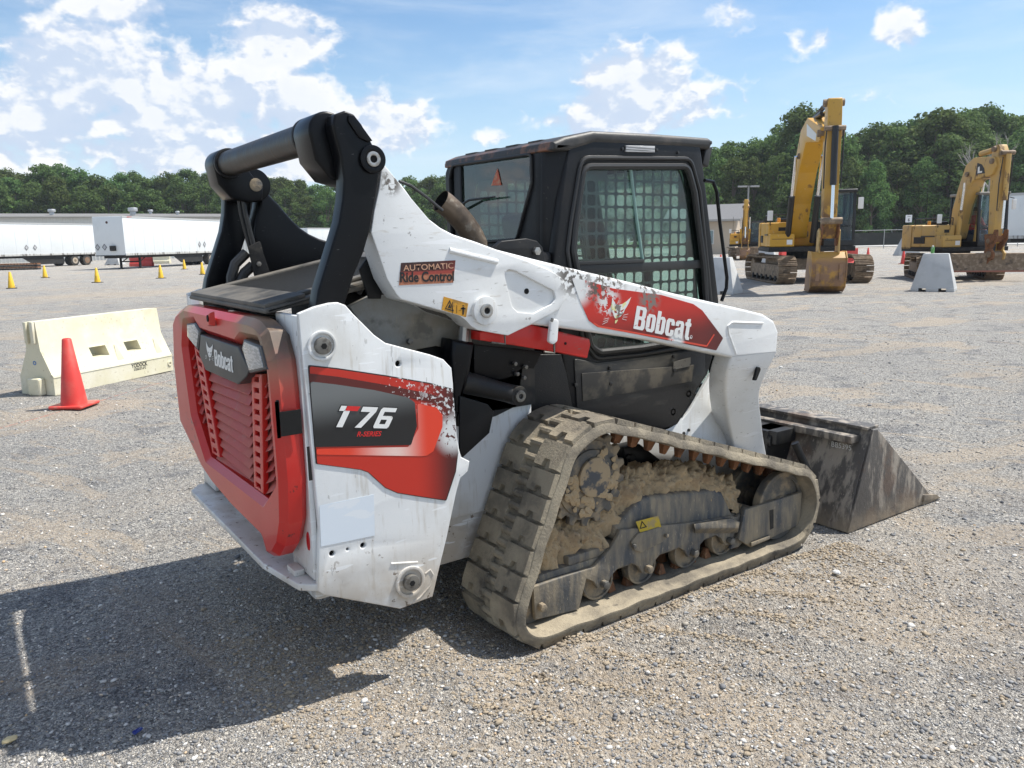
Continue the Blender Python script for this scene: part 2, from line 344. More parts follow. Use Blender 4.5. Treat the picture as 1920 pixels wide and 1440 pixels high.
def rawmesh(name, V, Fc, mt, parent=None, smooth=False, label=None):
    V = np.asarray(V, np.float32); Fc = np.asarray(Fc, np.int32); k = Fc.shape[1]
    me = bpy.data.meshes.new(name); me.vertices.add(len(V)); me.vertices.foreach_set('co', V.ravel())
    me.loops.add(Fc.size); me.loops.foreach_set('vertex_index', Fc.ravel()); me.polygons.add(len(Fc))
    me.polygons.foreach_set('loop_start', np.arange(0, Fc.size, k, dtype=np.int32)); me.polygons.foreach_set('loop_total', np.full(len(Fc), k, np.int32))
    if smooth: me.polygons.foreach_set('use_smooth', np.ones(len(Fc), bool))
    me.update(calc_edges=True); me.validate()
    return obj(name, me, mt, parent, label)
def deco(o, label=None, cat=None, group=None, kind=None):
    if label: o['label'] = label
    if cat: o['category'] = cat
    if group: o['group'] = group
    if kind: o['kind'] = kind
    return o
def bolt(name, c, ax, r, h0, h1, mt, parent, n=6): return MB().cyl(c, ax, r, h0, h1, n).build(name, mt, parent, bev=r*.12, smooth=30)
def bar(mb, pts, Y, r): mb.tube([(x, Y, z) for x, z in PY(Y, pts)], r, 10)
# ================================================================== THE TRACK LOADER
YC = 3.2                                   # its centre line
TL = thing('compact_track_loader', 'white and red compact track loader with black cab and bucket down on the gravel', 'track loader', (2.45, YC, 0))
def mir(o, mt=None, label=None):
    """the same part on the machine's far side"""
    me = o.data.copy(); me.transform(Matrix.Scale(-1, 4, (0, 1, 0))); me.transform(Matrix.Translation((0, 2*YC, 0))); me.flip_normals()
    c = o.copy(); c.data = me; C.objects.link(c)
    if mt: me.materials.clear(); me.materials.append(mt)
    return c
def grad_decal(name, base, layers): return wmat(name, base, .38, layers=layers, coat=.1)

# --- chassis
hull = MB().box((.98, 2.745, .26), (2.98, 3.655, .80)).box((.93, 2.72, .46), (2.0, 3.68, .97)).build('chassis', M_white, TL, bev=.02)
MB().box((2.98, 2.80, .16), (3.22, 3.60, .55)).build('front_crossmember', M_dark, TL, bev=.01)
bh = plate('bulkhead', PY(2.66, [(655, 575), (700, 552), (748, 556), (800, 585), (885, 612), (885, 652), (852, 668), (848, 655), (818, 649), (785, 655), (770, 660), (700, 640)]), 'y', 2.66, 2.70, M_grey, TL, bev=.004)
bolt('bolt', PY(2.66, [(766, 640)])[0], 'y', .012, 2.64, 2.66, M_pin, bh)
MB().box((1.30, 2.70, .90), (2.0, 3.70, 1.40)).build('engine_bay', M_dark, TL)

# --- tail panels
PAN = [(559, 588), (590, 575), (618, 568), (634, 567), (648, 572), (662, 588), (690, 616), (702, 628), (723, 643), (757, 652), (807, 665), (832, 674), (847, 690), (850, 720), (853, 790), (861, 840), (865, 857), (881, 865), (878, 884), (864, 897), (857, 920), (838, 1009), (821, 1079), (812, 1119), (751, 1142), (607, 1116), (595, 1108), (598, 990)]
hp = PY(2.455, [(747, 682)])[0]
def circ(c, r, k=12): return [(c[0]+r*math.cos(2*math.pi*i/k), c[1]+r*math.sin(2*math.pi*i/k)) for i in range(k)]
holes = [circ(PY(2.455, [p])[0], r) for p, r in (((747, 682), .011), ((623, 1038), .010), ((652, 1030), .005), ((681, 1023), .010))]
tp = plate('tail_panel', PY(2.455, PAN), 'y', 2.455, 2.475, M_white, TL, holes=holes, bev=.005, bres=3)
inner = [(x, z) for x, z in PY(2.455, PAN)]
rf = MB().box((.884, 2.4755, .47), (.905, 2.68, 1.375)).build('tail_panel_return', M_white, TL, bev=.004)
ip = plate('tail_panel_inner_wall', [(.905, .47), (.905, 1.36), (1.12, 1.37), (1.5, 1.1), (1.5, .5)], 'y', 2.665, 2.68, M_blackd, TL)
# bent facet on the panel's top corner
a = PY(2.455, [(563, 592), (618, 573), (634, 572), (620, 606)])
def boss(parent, c, Y, ro, ri, hr, mt=M_white):
    k = MB().ring(c, 'y', ro, ri, Y-.010, Y+.001, 40).build('boss_ring', mt, parent, bev=.003)
    MB().cyl(c, 'y', hr, Y-.022, Y, 28).build('pivot_pin', M_pin, parent, bev=.004)
    MB().cyl(c, 'y', hr*.38, Y-.0235, Y-.02, 6).build('pin_socket', M_hole, parent); return k
boss(tp, PY(2.455, [(603, 648)])[0], 2.455, .050, .040, .028)
boss(tp, PY(2.455, [(768, 1090)])[0], 2.455, .060, .047, .030)
for p, r in (((747, 682), .011), ((623, 1038), .010), ((652, 1030), .005), ((681, 1023), .010)):
    MB().cyl(PY(2.455, [p])[0], 'y', r*1.3, 2.474, 2.478, 14).build('hole_backing', M_hole, tp)
wl = MB(); q0_, q1_ = [at(x, y, 1, 2.455) for x, y in ((733, 1057), (783, 1054))]; wl.tube([q0_, q1_], .004, 8); wl.build('weld_rib', M_white, tp)
wl = MB(); wl.tube([at(x, y, 1, 2.457) for x, y in ((797, 1075), (806, 1068), (812, 1078), (806, 1098), (787, 1120), (775, 1128))], .005, 8); wl.build('weld_rib', M_white, tp)
# decal on the tail panel (printed gradients)
DY = 2.4535
dx0 = PY(DY, [(700, 800)])[0][0]; xr = PY(DY, [(860, 800)])[0][0]
worn = [dict(c=(.66, .67, .66), s=42, t=.40, w=.04, a=1, r=.4, d=8, near=[(tuple(at(852, 812, 1, DY)), .10)]),
        dict(c=(.66, .67, .66), s=55, t=.53, w=.03, a=1, r=.4, d=8, near=[(tuple(at(845, 740, 1, DY)), .17)]),
        dict(c=(.66, .67, .66), s=70, t=.60, w=.02, a=1, r=.4, d=8, near=[(tuple(at(770, 722, 1, DY)), .14)])]
M_dec = grad_decal('red_stripe_decal', (.50, .025, .012), [dict(pure=1, c=(.045, .008, .008), g=[(0, xr-.19, xr-.02)], a=.95)] + worn)
DEC = rnd(PY(DY, [(577, 684), (632, 690), (726, 704), (807, 718), (849, 729), (852, 762), (859, 850), (855, 884), (837, 939), (789, 932), (745, 925), (722, 915), (690, 886), (676, 881), (592, 870)]), .006, 2)
M_decb = wmat('black_decal_edge', (.025, .015, .015), .4, layers=worn)
kb = plate('decal_border', DEC, 'y', DY-.0004, DY+.0004, M_decb, tp)
def shrink(pts, k): 
    c = (sum(p[0] for p in pts)/len(pts), sum(p[1] for p in pts)/len(pts)); return [(c[0]+(x-c[0])*k, c[1]+(z-c[1])*k) for x, z in pts]
plate('stripe_decal', shrink(DEC, .982), 'y', DY-.0016, DY-.0008, M_dec, tp)
M_band = grad_decal('dark_red_band', (.10, .012, .010), worn)
plate('dark_band', PY(DY, [(579, 700), (632, 706), (726, 722), (800, 737), (842, 748), (838, 760), (776, 748), (690, 732), (632, 722), (580, 716)]), 'y', DY-.0026, DY-.0020, M_band, tp)
xb0, xb1 = PY(DY, [(730, 855)])[0][0], PY(DY, [(800, 855)])[0][0]
M_bright = grad_decal('bright_red_band', (.72, .05, .02), [dict(pure=1, c=(.78, .62, .55), g=[(0, xb0-.16, xb0+.03), (0, xb1+.01, xb0+.02)], a=.9)])
plate('bright_band', rnd(PY(DY, [(593, 841), (765, 838), (784, 803), (782, 756), (800, 760), (818, 764), (829, 778), (829, 800), (812, 846), (800, 854), (790, 855), (593, 852)]), .008, 3), 'y', DY-.0026, DY-.0020, M_bright, tp)
zb0, zb1 = PY(DY, [(690, 735)])[0][1], PY(DY, [(690, 800)])[0][1]
M_blk = grad_decal('model_plate_black', (.012, .012, .013), [dict(pure=1, c=(.17, .18, .18), g=[(2, zb1, zb0+.02)], a=.9)])
plate('model_plate', rnd(PY(DY, [(581, 715), (632, 721), (700, 731), (764, 745), (777, 754), (781, 799), (770, 834), (590, 838)]), .008, 3), 'y', DY-.0036, DY-.0030, M_blk, tp)
def glyph(name, polys, mt, y, par=None, holes=()):
    MBs = []
    for k, p in enumerate(polys): plate(name, p, 'y', y-.0003, y+.0003, mt, par or tp, holes=holes if k == len(polys)-1 else ())
# model lettering: slanted block numerals built in their own 1x1 grid -> panel
LA, LB = Vector(PY(DY, [(622, 800)])[0]), Vector(PY(DY, [(728, 803)])[0]); LH = (Vector(PY(DY, [(630, 760)])[0])-Vector(PY(DY, [(622, 800)])[0])).length
def gl(pts, x, w, g=0.):
    e = (LB-LA).normalized(); L = (LB-LA).length; up = Vector((-e.y, e.x)); out = []
    for (u, v) in pts: q = LA + e*L*(x+w*u+.13*v) + up*LH*v; out.append((q.x, q.y))
    return out
for gname, mt_, yy, gr in (('numeral_outline', M_letb, DY-.0044, .05), ('numeral', M_letw, DY-.0052, 0)):
    g = gr
    T1 = [(.0-g, 1+g*1.2), (.27, 1+g*1.2), (.40, .72-g), (.02-g, .72-g)] if g else [(.0, 1), (.27, 1), (.22, .76), (.02, .76)]
    glyph(gname, [gl([(-.05-g, 1+g), (.24, 1+g), (.24, .76-g), (-.05-g, .76-g)], 0, .33)], mt_, yy)
    glyph(gname, [gl([(.26-g, .80), (.58+g, .80), (.58+g, -g), (.26-g, -g)], -.02, .33)], mt_, yy)
    glyph(gname, [gl([(-g, 1+g), (1+g, 1+g), (1+g, .78), (.50+g, -g), (.08-g, -g), (.62, .76-g), (-g, .76-g)], .36, .27)], mt_, yy)
    glyph(gname, [gl([(.1, 1+g), (1+g, 1+g), (1+g, .80-g), (.30, .80-g), (.30, .60), (.9, .60), (1+g, .52), (1+g, .08), (.92, -g), (.08, -g), (-g, .08), (-g, .9)], .70, .28)], mt_, yy,
          holes=[gl([(.30+g, .42-g), (.68-g, .42-g), (.68-g, .20+g), (.30+g, .20+g)], .70, .28)] if True else ())
glyph('numeral', [gl([(.26, 1), (.95, 1), (.90, .78), (.26, .78)], 0, .33)], M_letr, DY-.0056)
text('lettering', 'R-SERIES', *PY(DY, [(668, 818), (714, 817)]), .017, 'y', DY-.0046, M_letr, tp, off=.02, shear=.25)
MB().cyl((2.505, 0), 'x', .001, 0, .001, 4)
rfl = MB().hexa([(.8835, 2.505+.014*math.cos(t), .603+.034*math.sin(t)) for t in [i*math.pi/10 for i in range(20)]], [(.880, 2.505+.012*math.cos(t), .603+.031*math.sin(t)) for t in [i*math.pi/10 for i in range(20)]]).build('reflector', flat('red_reflector', (.45, .01, .015), .25), rf)
M_patch = wmat('pale_paper_patch', (.64, .70, .76), .5, layers=[dict(c=(.75, .77, .78), s=6, st=(1, 1, 3), t=.55, w=.04, a=.5)])
plate('paper_patch', PY(DY, [(599, 948), (701, 927), (703, 1004), (602, 1025)]), 'y', DY, DY+.0008, M_patch, tp)
pf_ = MB().box((.906, 2.476, .475), (1.26, 2.664, .495)).build('pocket_light_block', M_dark, TL)  # plate added to stop sunlight leaking through the tail panel pocket
RTAIL = [tp, rf, ip, pf_]
for o in RTAIL: mir(o)

# --- rear door
DXF, DXB = .79, .885
dl = PX(.83, [(353, 790), (341, 680), (339, 600), (345, 583), (361, 571)]); 
dr = PX(.865, [(505, 594), (518, 600), (534, 618), (548, 671), (554, 727), (562, 821), (568, 899), (569, 977), (562, 1018), (551, 1036), (538, 1036)])
db = PX(.80, [(495, 1010), (440, 955), (402, 910), (382, 880)])
HOLE = PX(.80, [(349, 606), (368, 604), (378, 624), (446, 648), (456, 634), (488, 642), (502, 695), (519, 900), (497, 937), (390, 857), (364, 775), (347, 650)])
frame = plate('rear_door', rnd(dl+dr+db, .02, 3), 'x', DXF, DXB, M_red, TL, holes=[rnd(HOLE, .015, 3)], bev=.024, smooth=25, bres=0)
plate('door_gap_dark', shrink(dl+dr+db, .985), 'x', .889, .93, M_seal, TL)  # black slab added behind the door, standing in for the gap's shade
plate('grille_backing', shrink(HOLE, 1.05), 'x', .862, .868, M_dark, frame)
# raised latch boss on the door top and slot
lz = PX(.79, [(402, 596)])[0]
MB().hexa([(.785, lz[0]+.035, lz[1]-.035), (.785, lz[0]-.03, lz[1]-.03), (.785, lz[0]-.035, lz[1]+.03), (.785, lz[0]+.02, lz[1]+.02)], [(.765, lz[0]+.02, lz[1]-.03), (.765, lz[0]-.015, lz[1]-.025), (.765, lz[0]-.03, lz[1]+.022), (.765, lz[0]+.012, lz[1]+.012)]).build('latch_boss', M_red, frame, bev=.006)
MB().cyl((lz[0]-.005, lz[1]), 'x', .013, .7625, .77, 16).build('latch_slot', M_hole, frame)
# louvres: three banks of slanted slats
def slats(name, qa, qb, qc, qd, k, mt, X0=.85, X1=.822, thick=.004):
    """qa,qb top left/right, qc,qd bottom right/left as (y,z); each slat leans outward at its lower edge"""
    mb = MB(); qa, qb, qc, qd = map(Vector, (qa, qb, qc, qd))
    for i in range(k):
        t0, t1 = i/k, (i+1.12)/k; A, B = qa.lerp(qd, t0), qb.lerp(qc, t0); D, Cc = qa.lerp(qd, min(t1, 1.02)), qb.lerp(qc, min(t1, 1.02))
        def v(p, X): return (X, p.x, p.y)
        mb.hexa([v(A, X0), v(B, X0), v(Cc, X1), v(D, X1)], [v(A, X0+thick), v(B, X0+thick), v(Cc, X1+thick), v(D, X1+thick)])
        mb.hexa([v(D, X1), v(Cc, X1), v(Cc+Vector((0, .004)), X1+.02), v(D+Vector((0, .004)), X1+.02)], [v(D-Vector((0, .003)), X1), v(Cc-Vector((0, .003)), X1), v(Cc, X1+.02), v(D, X1+.02)])
    return mb.build(name, mt, frame, smooth=20)
cl = PX(.83, [(384, 690), (471, 716), (473, 912), (409, 856)])
slats('louvre_panel', *cl, 10, M_redlouver)
rr = PX(.83, [(489, 700), (502, 702), (518, 915), (494, 926)]); slats('side_louvre', *rr, 11, M_redlouver)
ll = PX(.83, [(350, 640), (362, 655), (393, 842), (384, 838)]); slats('side_louvre', *ll, 11, M_redlouver)
def perfbar(q, k=11):
    A, B, Cc, D = map(Vector, q); hs = []
    for i in range(k):
        t = (i+.5)/k; a0 = A.lerp(D, t); b0 = B.lerp(Cc, t); h = (A-D).length/k*.21
        hs.append([tuple(a0.lerp(b0, u)+Vector((0, s))) for u, s in ((.22, -h), (.72, -h), (.72, h), (.22, h))])
    o = plate('perforated_bar', q, 'x', .812, .832, M_red, frame, holes=hs, bev=.003); return o
perfbar(PX(.81, [(470, 700), (489, 702), (493, 927), (475, 914)]))
perfbar(PX(.81, [(363, 650), (377, 664), (411, 858), (397, 850)]))
BADGE = PX(.785, [(377, 627), (447, 650), (469, 694), (463, 706), (447, 721), (386, 694), (374, 664)])
bd = plate('name_badge', BADGE, 'x', .782, .83, wmat('badge_grey', (.040, .042, .042), .45, layers=[dict(c=(.10, .09, .075), s=6, t=.5, w=.2, a=.5)]), frame, bev=.006)
def block_word(par, A, B, up, ax, c, mt, shear=0.):
    """condensed heavy lettering drawn as outlines; A->B is the baseline, up the cap-height vector, all in plane coordinates"""
    R = lambda x0, y0, x1, y1: [(x0, y0), (x1, y0), (x1, y1), (x0, y1)]
    LT = dict(B=(.72, [(0, 0), (.62, 0), (.72, .1), (.72, .42), (.63, .5), (.70, .58), (.70, .9), (.60, 1), (0, 1)], [[(.26, .14), (.43, .14), (.46, .18), (.46, .40), (.42, .43), (.26, .43)], [(.26, .58), (.42, .58), (.45, .62), (.45, .82), (.42, .86), (.26, .86)]]),
        o=(.62, [(.12, 0), (.50, 0), (.62, .12), (.62, .66), (.50, .78), (.12, .78), (0, .66), (0, .12)], [R(.25, .14, .37, .64)]),
        b=(.62, [(0, 0), (.50, 0), (.62, .12), (.62, .66), (.50, .78), (.33, .78), (.25, .73), (.25, 1), (0, 1)], [R(.25, .14, .37, .64)]),
        c=(.60, [(0, .12), (.12, 0), (.48, 0), (.60, .12), (.60, .30), (.36, .30), (.36, .14), (.25, .14), (.25, .64), (.36, .64), (.36, .50), (.60, .50), (.60, .66), (.48, .78), (.12, .78), (0, .66)], []),
        a=(.62, [(0, .1), (.1, 0), (.27, 0), (.37, .07), (.37, 0), (.62, 0), (.62, .66), (.50, .78), (.12, .78), (0, .66), (0, .52), (.25, .52), (.25, .64), (.37, .64), (.37, .49), (.1, .43), (0, .34)], [[(.25, .14), (.37, .18), (.37, .37), (.25, .33)]]),
        t=(.44, [(.1, .12), (.2, 0), (.44, 0), (.44, .14), (.35, .14), (.35, .62), (.44, .62), (.44, .78), (.35, .78), (.35, .98), (.1, .92), (.1, .78), (0, .78), (0, .62), (.1, .62)], []))
    A, B, up = Vector(A), Vector(B), Vector(up); gap = .07; W_ = sum(LT[q][0] for q in 'Bobcat')+gap*5; e = (B-A)/W_; x = 0
    f = lambda q: tuple(A+e*(x+q[0]+shear*q[1])+up*q[1])
    for q in 'Bobcat':
        w_, o, hs = LT[q]; plate('lettering', rnd([f(p) for p in o], up.length*.035, 2), ax, c-.0003, c+.0003, mt, par, holes=[[f(p) for p in h] for h in hs]); x += w_+gap
tA, tB, tC = [Vector(q) for q in PX(.78, [(403, 685), (437, 699), (401, 655)])]; block_word(bd, tA, tB, tC-tA, 'x', .7805, M_letw)
def head(par, f, mt, place):
    """bobcat head emblem; f maps unit coords to the surface outline"""
    polys = [[(0, 1), (.12, .86), (.27, .72), (.45, .67), (.62, .69), (.80, .78), (.96, .92), (.93, .70), (.88, .55), (.82, .44), (.80, .30), (.68, .17), (.56, .12), (.44, .14), (.34, .24), (.26, .36), (.14, .50), (.06, .70)]]
    hol = [[(.28, .47), (.47, .39), (.44, .34), (.33, .37)], [(.61, .41), (.78, .47), (.75, .39), (.66, .35)], [(.48, .26), (.64, .27), (.56, .19)]]
    place(par, [f(q) for q in [(.48, .05), (.62, .06), (.57, -.07), (.51, -.07)]], [], mt)
    ws = []
    for s in (0, 1):
        for j in range(3):
            y = .20-.07*j; ws.append([(.12-.14*j*0, y), (-.12, y-.02-.03*j), (-.12, y-.035-.03*j), (.12, y-.02)] if s == 0 else [(.82, y+.02), (1.06, y+.04-.05*j), (1.06, y+.025-.05*j), (.82, y)])
    for p in polys: place(par, [f(q) for q in p], [[f(q) for q in h] for h in hol], mt)
    for p in ws: place(par, [f(q) for q in p], [], mt)
hA, hB, hC = [Vector(p) for p in PX(.78, [(386, 672), (399, 676), (386, 640)])]
def fb(q): v = hA+(hB-hA)*q[0]+(hC-hA)*q[1]; return (v.x, v.y)
head(bd, fb, M_letw, lambda par, o, h, mt: plate('emblem', o, 'x', .7802, .781, mt, par, holes=h))
for q in ([(457, 636), (489, 649), (500, 693), (468, 700), (453, 652)], [(350, 607), (366, 605), (376, 622), (371, 657), (351, 632)]):
    lm = plate('tail_light', PX(.785, q), 'x', .784, .83, flat('lamp_housing', (.045, .045, .047), .4), frame, bev=.006)
    plate('lens', shrink(PX(.785, q), .84), 'x', .7815, .786, M_lens, lm, bev=.001)
qq = PX(.80, [(530, 773), (555, 768), (560, 828), (532, 824)])
qq = [(max(y, 2.458), z) for y, z in qq]
MB().box((.80, 2.4535, qq[3][1]+.005), (.87, 2.4575, qq[0][1]-.005)).build('latch_recess', M_hole, frame)
nt = plate('door_latch', qq, 'x', .788, .80, M_hole, frame)
MB().box((.80, 2.478, 1.0), (.86, 2.50, 1.11)).build('latch_hook', M_blackd, TL, bev=.006)

# --- bumper step
bp = plate('bumper', rnd([(.855, 3.92), (.80, 3.84), (.795, 2.76), (.835, 2.50), (.883, 2.458), (1.0, 2.48), (1.0, 3.92)], .02, 3), 'z', .437, .462, M_white, TL, bev=.004)
MB().box((.845, 2.56, .462), (.883, 2.64, .485)).build('tie_down_loop', M_white, bp, bev=.006)

# --- engine cover
M_cover = wmat('dusty_cover_plastic', (.035, .034, .031), .55, layers=[dict(c=(.20, .18, .15), s=4, t=.36, w=.3, a=.7, r=.8), dict(c=(.10, .07, .045), s=8, t=.58, w=.1, a=.6)], bump=.1)
def cz(x): return 1.392+.205*(x-.85)
cv = MB().hexa([(.835, 2.63, 1.372), (.835, 3.68, 1.372), (.835, 3.68, 1.392), (.835, 2.63, 1.392)], [(1.62, 2.72, 1.50), (1.62, 3.66, 1.50), (1.62, 3.66, 1.548), (1.62, 2.72, 1.548)]).build('engine_cover', M_cover, TL, bev=.012)
g0, g1, ga, gb = .99, 1.5, 2.76, 3.58
MB().hexa([(g0, ga, cz(g0)-.004), (g0, gb, cz(g0)-.004), (g0, gb, cz(g0)+.0012), (g0, ga, cz(g0)+.0012)], [(g1, ga, cz(g1)-.004), (g1, gb, cz(g1)-.004), (g1, gb, cz(g1)+.0012), (g1, ga, cz(g1)+.0012)]).build('grille_dark_plate', M_hole, cv)  # flat black plate under the mesh, its colour stands in for shaded depth
mb = MB()
for i in range(46):
    x = g0+(g1-g0)*i/45; mb.box((x-.0022, ga, cz(x)+.003), (x+.0022, gb, cz(x)+.007))
for i in range(66):
    y = ga+(gb-ga)*i/65; mb.hexa([(g0, y-.0022, cz(g0)+.001), (g0, y+.0022, cz(g0)+.001), (g0, y+.0022, cz(g0)+.006), (g0, y-.0022, cz(g0)+.006)], [(g1, y-.0022, cz(g1)+.001), (g1, y+.0022, cz(g1)+.001), (g1, y+.0022, cz(g1)+.006), (g1, y-.0022, cz(g1)+.006)])
mb.build('mesh_grille', wmat('dusty_mesh', (.035, .033, .03), .6), cv, smooth=None)
mb = MB()
for (x0, x1, y0, y1) in ((.84, .985, 2.65, 3.66), (.985, 1.6, 2.70, 2.755), (.985, 1.6, 3.585, 3.66), (1.505, 1.6, 2.755, 3.585)):
    mb.hexa([(x0, y0, cz(x0)+.001), (x0, y1, cz(x0)+.001), (x0, y1, cz(x0)+.016), (x0, y0, cz(x0)+.016)], [(x1, y0, cz(x1)+.001), (x1, y1, cz(x1)+.001), (x1, y1, cz(x1)+.016), (x1, y0, cz(x1)+.016)])
mb.build('grille_surround', M_cover, cv, bev=.005)

# --- rear links, cross tube, lift arms
LK = PY(2.475, [(628, 214), (647, 207), (664, 214), (679, 233), (701, 274), (714, 294), (717, 306), (711, 332), (706, 368), (695, 430), (682, 474), (664, 517), (646, 575), (640, 640), (612, 668), (590, 655), (588, 600), (597, 545), (617, 480), (636, 417), (643, 374), (645, 336), (639, 292), (629, 255), (624, 233)])
lk = plate('rear_link', rnd(LK, .01, 2), 'y', 2.475, 2.545, M_black, TL, bev=.008, bres=3)
pc = PY(2.475, [(697, 299)])[0]
MB().ring(pc, 'y', .046, .025, 2.462, 2.476, 36).build('pin_collar', M_black, lk, bev=.004)
MB().ring(pc, 'y', .025, .012, 2.458, 2.474, 24).build('pivot_pin', M_shiny, lk, bev=.003); MB().cyl(pc, 'y', .0125, 2.462, 2.474, 6).build('pin_socket', M_hole, lk)
RB = PY(2.475, [(652, 217), (662, 216), (697, 264), (690, 267), (672, 258), (652, 228)])
plate('stop_pad', RB, 'y', 2.468, 2.475, M_black, lk, bev=.002)
mir(lk)
tcx, tcz = at(575, 262, 0, 1.06).x, at(575, 262, 0, 1.06).z-.004
tcz = .5*(tcz+at(450, 297, 0, 1.06).z)
tb = MB().tube([(tcx, 2.70, tcz), (tcx, 3.70, tcz)], .0535, 28).build('cross_tube', M_tube, TL)
cr = MB().ring((tcx, tcz), 'y', .066, .05, 2.70, 2.722, 32).build('tube_collar', M_blackd, TL, bev=.004); mir(cr)
lobe = [(tcx+.066*math.cos(t), tcz+.066*math.sin(t)) for t in [math.radians(200-10*i) for i in range(17)]]+[(tcx+.10, tcz-.04), (tcx+.15, tcz-.10), (tcx+.14, tcz-.16), (tcx+.08, tcz-.17), (tcx+.0, tcz-.15), (tcx-.05, tcz-.09)]
hd = plate('link_head', lobe, 'y', 2.546, 2.70, M_black, TL, bev=.010, smooth=40); mir(hd)
hb = MB().cyl(pc, 'y', .075, 2.622, 2.68, 32).build('arm_boss', M_black, TL, bev=.006); mir(hb); bo_ = MB().cyl(pc, 'y', .030, 2.68, 2.703, 24).build('pivot_pin', M_wheel, TL, bev=.004); mir(bo_)

ARM = [(716, 300), (728, 315), (743, 333), (758, 350), (773, 371), (788, 390), (807, 411), (828, 427), (851, 439), (894, 453), (934, 468), (1000, 485), (1069, 502), (1175, 527), (1269, 551), (1400, 581), (1432, 589), (1452, 602), (1460, 622), (1457, 664), (1373, 671), (1340, 664), (1280, 652), (1215, 638), (1065, 617), (1000, 609), (956, 628), (940, 627), (896, 619), (884, 612), (873, 600), (862, 592), (752, 562), (743, 552), (726, 524), (708, 470), (695, 436), (700, 395), (709, 355)]
ar = plate('lift_arm', rnd(PY(2.50, ARM), .012, 3), 'y', 2.50, 2.62, M_arm, TL, bev=.014, bres=3)
RP = [(717, 304), (743, 336), (773, 374), (807, 414), (828, 430), (851, 442), (894, 456), (936, 471), (985, 488), (1030, 506), (1054, 521), (1062, 540), (1060, 562), (1046, 582), (1000, 606), (953, 629), (940, 627), (896, 619), (884, 612), (873, 600), (862, 592), (752, 561), (743, 551), (726, 523), (708, 470), (696, 436), (702, 395), (711, 355)]
pk = rnd(PY(2.49, [(945, 514), (952, 505), (965, 507), (1038, 545), (1042, 560), (1034, 570), (1000, 588), (970, 585), (960, 575)]), .012, 3)
rp = plate('arm_side_plate', rnd(PY(2.488, RP), .012, 3), 'y', 2.488, 2.4995, M_arm, TL, holes=[pk], bev=.003, bres=3)
MB().cyl(PY(2.50, [(987, 546)])[0], 'y', .011, 2.4975, 2.502, 16).build('arm_hole', M_hole, rp)
ap = PY(2.488, [(906, 582)])[0]
MB().cyl(ap, 'y', .054, 2.468, 2.489, 36).build('pivot_boss', M_white, rp, bev=.004)
MB().ring(ap, 'y', .027, .012, 2.459, 2.470, 24).build('pivot_pin', M_shiny, rp, bev=.003); MB().cyl(ap, 'y', .012, 2.462, 2.47, 6).build('pin_socket', M_hole, rp)
wl = MB()
bar(wl, [(842, 469), (885, 480), (932, 491)], 2.488, .010); wl.build('weld_rib', M_arm, rp)
wl = MB(); bar(wl, [(1430, 606), (1372, 604), (1364, 611), (1366, 625), (1380, 664)], 2.501, .006); wl.build('weld_rib', M_arm, ar)
# forward leg, swept inward between the tracks
secs = [((1373, 669), (1458, 660), 2.50), ((1366, 690), (1447, 682), 2.515), ((1361, 716), (1433, 710), 2.55), ((1361, 750), (1425, 742), 2.60), ((1366, 790), (1429, 785), 2.66), ((1374, 830), (1434, 828), 2.71), ((1384, 900), (1446, 890), 2.755)]
dense = []
for i in range(len(secs)-1):
    for j in range(4):
        t = j/4
        def cr(f):
            P = [f(secs[max(i-1, 0)]), f(secs[i]), f(secs[i+1]), f(secs[min(i+2, len(secs)-1)])]
            return .5*((2*P[1])+(P[2]-P[0])*t+(2*P[0]-5*P[1]+4*P[2]-P[3])*t*t+(3*P[1]-P[0]-3*P[2]+P[3])*t**3)
        dense.append(((cr(lambda s_: s_[0][0]), cr(lambda s_: s_[0][1])), (cr(lambda s_: s_[1][0]), cr(lambda s_: s_[1][1])), cr(lambda s_: s_[2])))
secs = dense+[secs[-1]]
rings = []
for a_, b_, Y in secs:
    A, B = at(*a_, 1, Y), at(*b_, 1, Y); i_ = Vector((.0, .115, 0)); cdir = (B-A)*.16
    rings.append([A, B, B+i_, A+i_])
mb = MB(); k = 4
for i in range(len(rings)-1):
    b0 = len(mb.v); mb.v += [tuple(p) for p in rings[i]+rings[i+1]]
    for j in range(k): mb.f.append((b0+j, b0+(j+1) % k, b0+k+(j+1) % k, b0+k+j))
me_v = mb
lg = mb.build('arm_leg', M_arm, TL, smooth=38)
bm = bmesh.new(); bm.from_mesh(lg.data); bmesh.ops.remove_doubles(bm, verts=bm.verts, dist=1e-4); bmesh.ops.bevel(bm, geom=[e for e in bm.edges if len(e.link_faces) == 2 and e.calc_face_angle(0) > .9], offset=.014, segments=3, profile=.5, affect='EDGES'); bm.to_mesh(lg.data); bm.free()
for p_ in lg.data.polygons: p_.use_smooth = True
lg.data.set_sharp_from_angle(angle=math.radians(38))
plate('leg_slot', rnd(PY(2.515, [(1419, 686), (1424, 691), (1416, 712), (1411, 714)]), .01, 2), 'y', 2.505, 2.52, M_hole, lg)
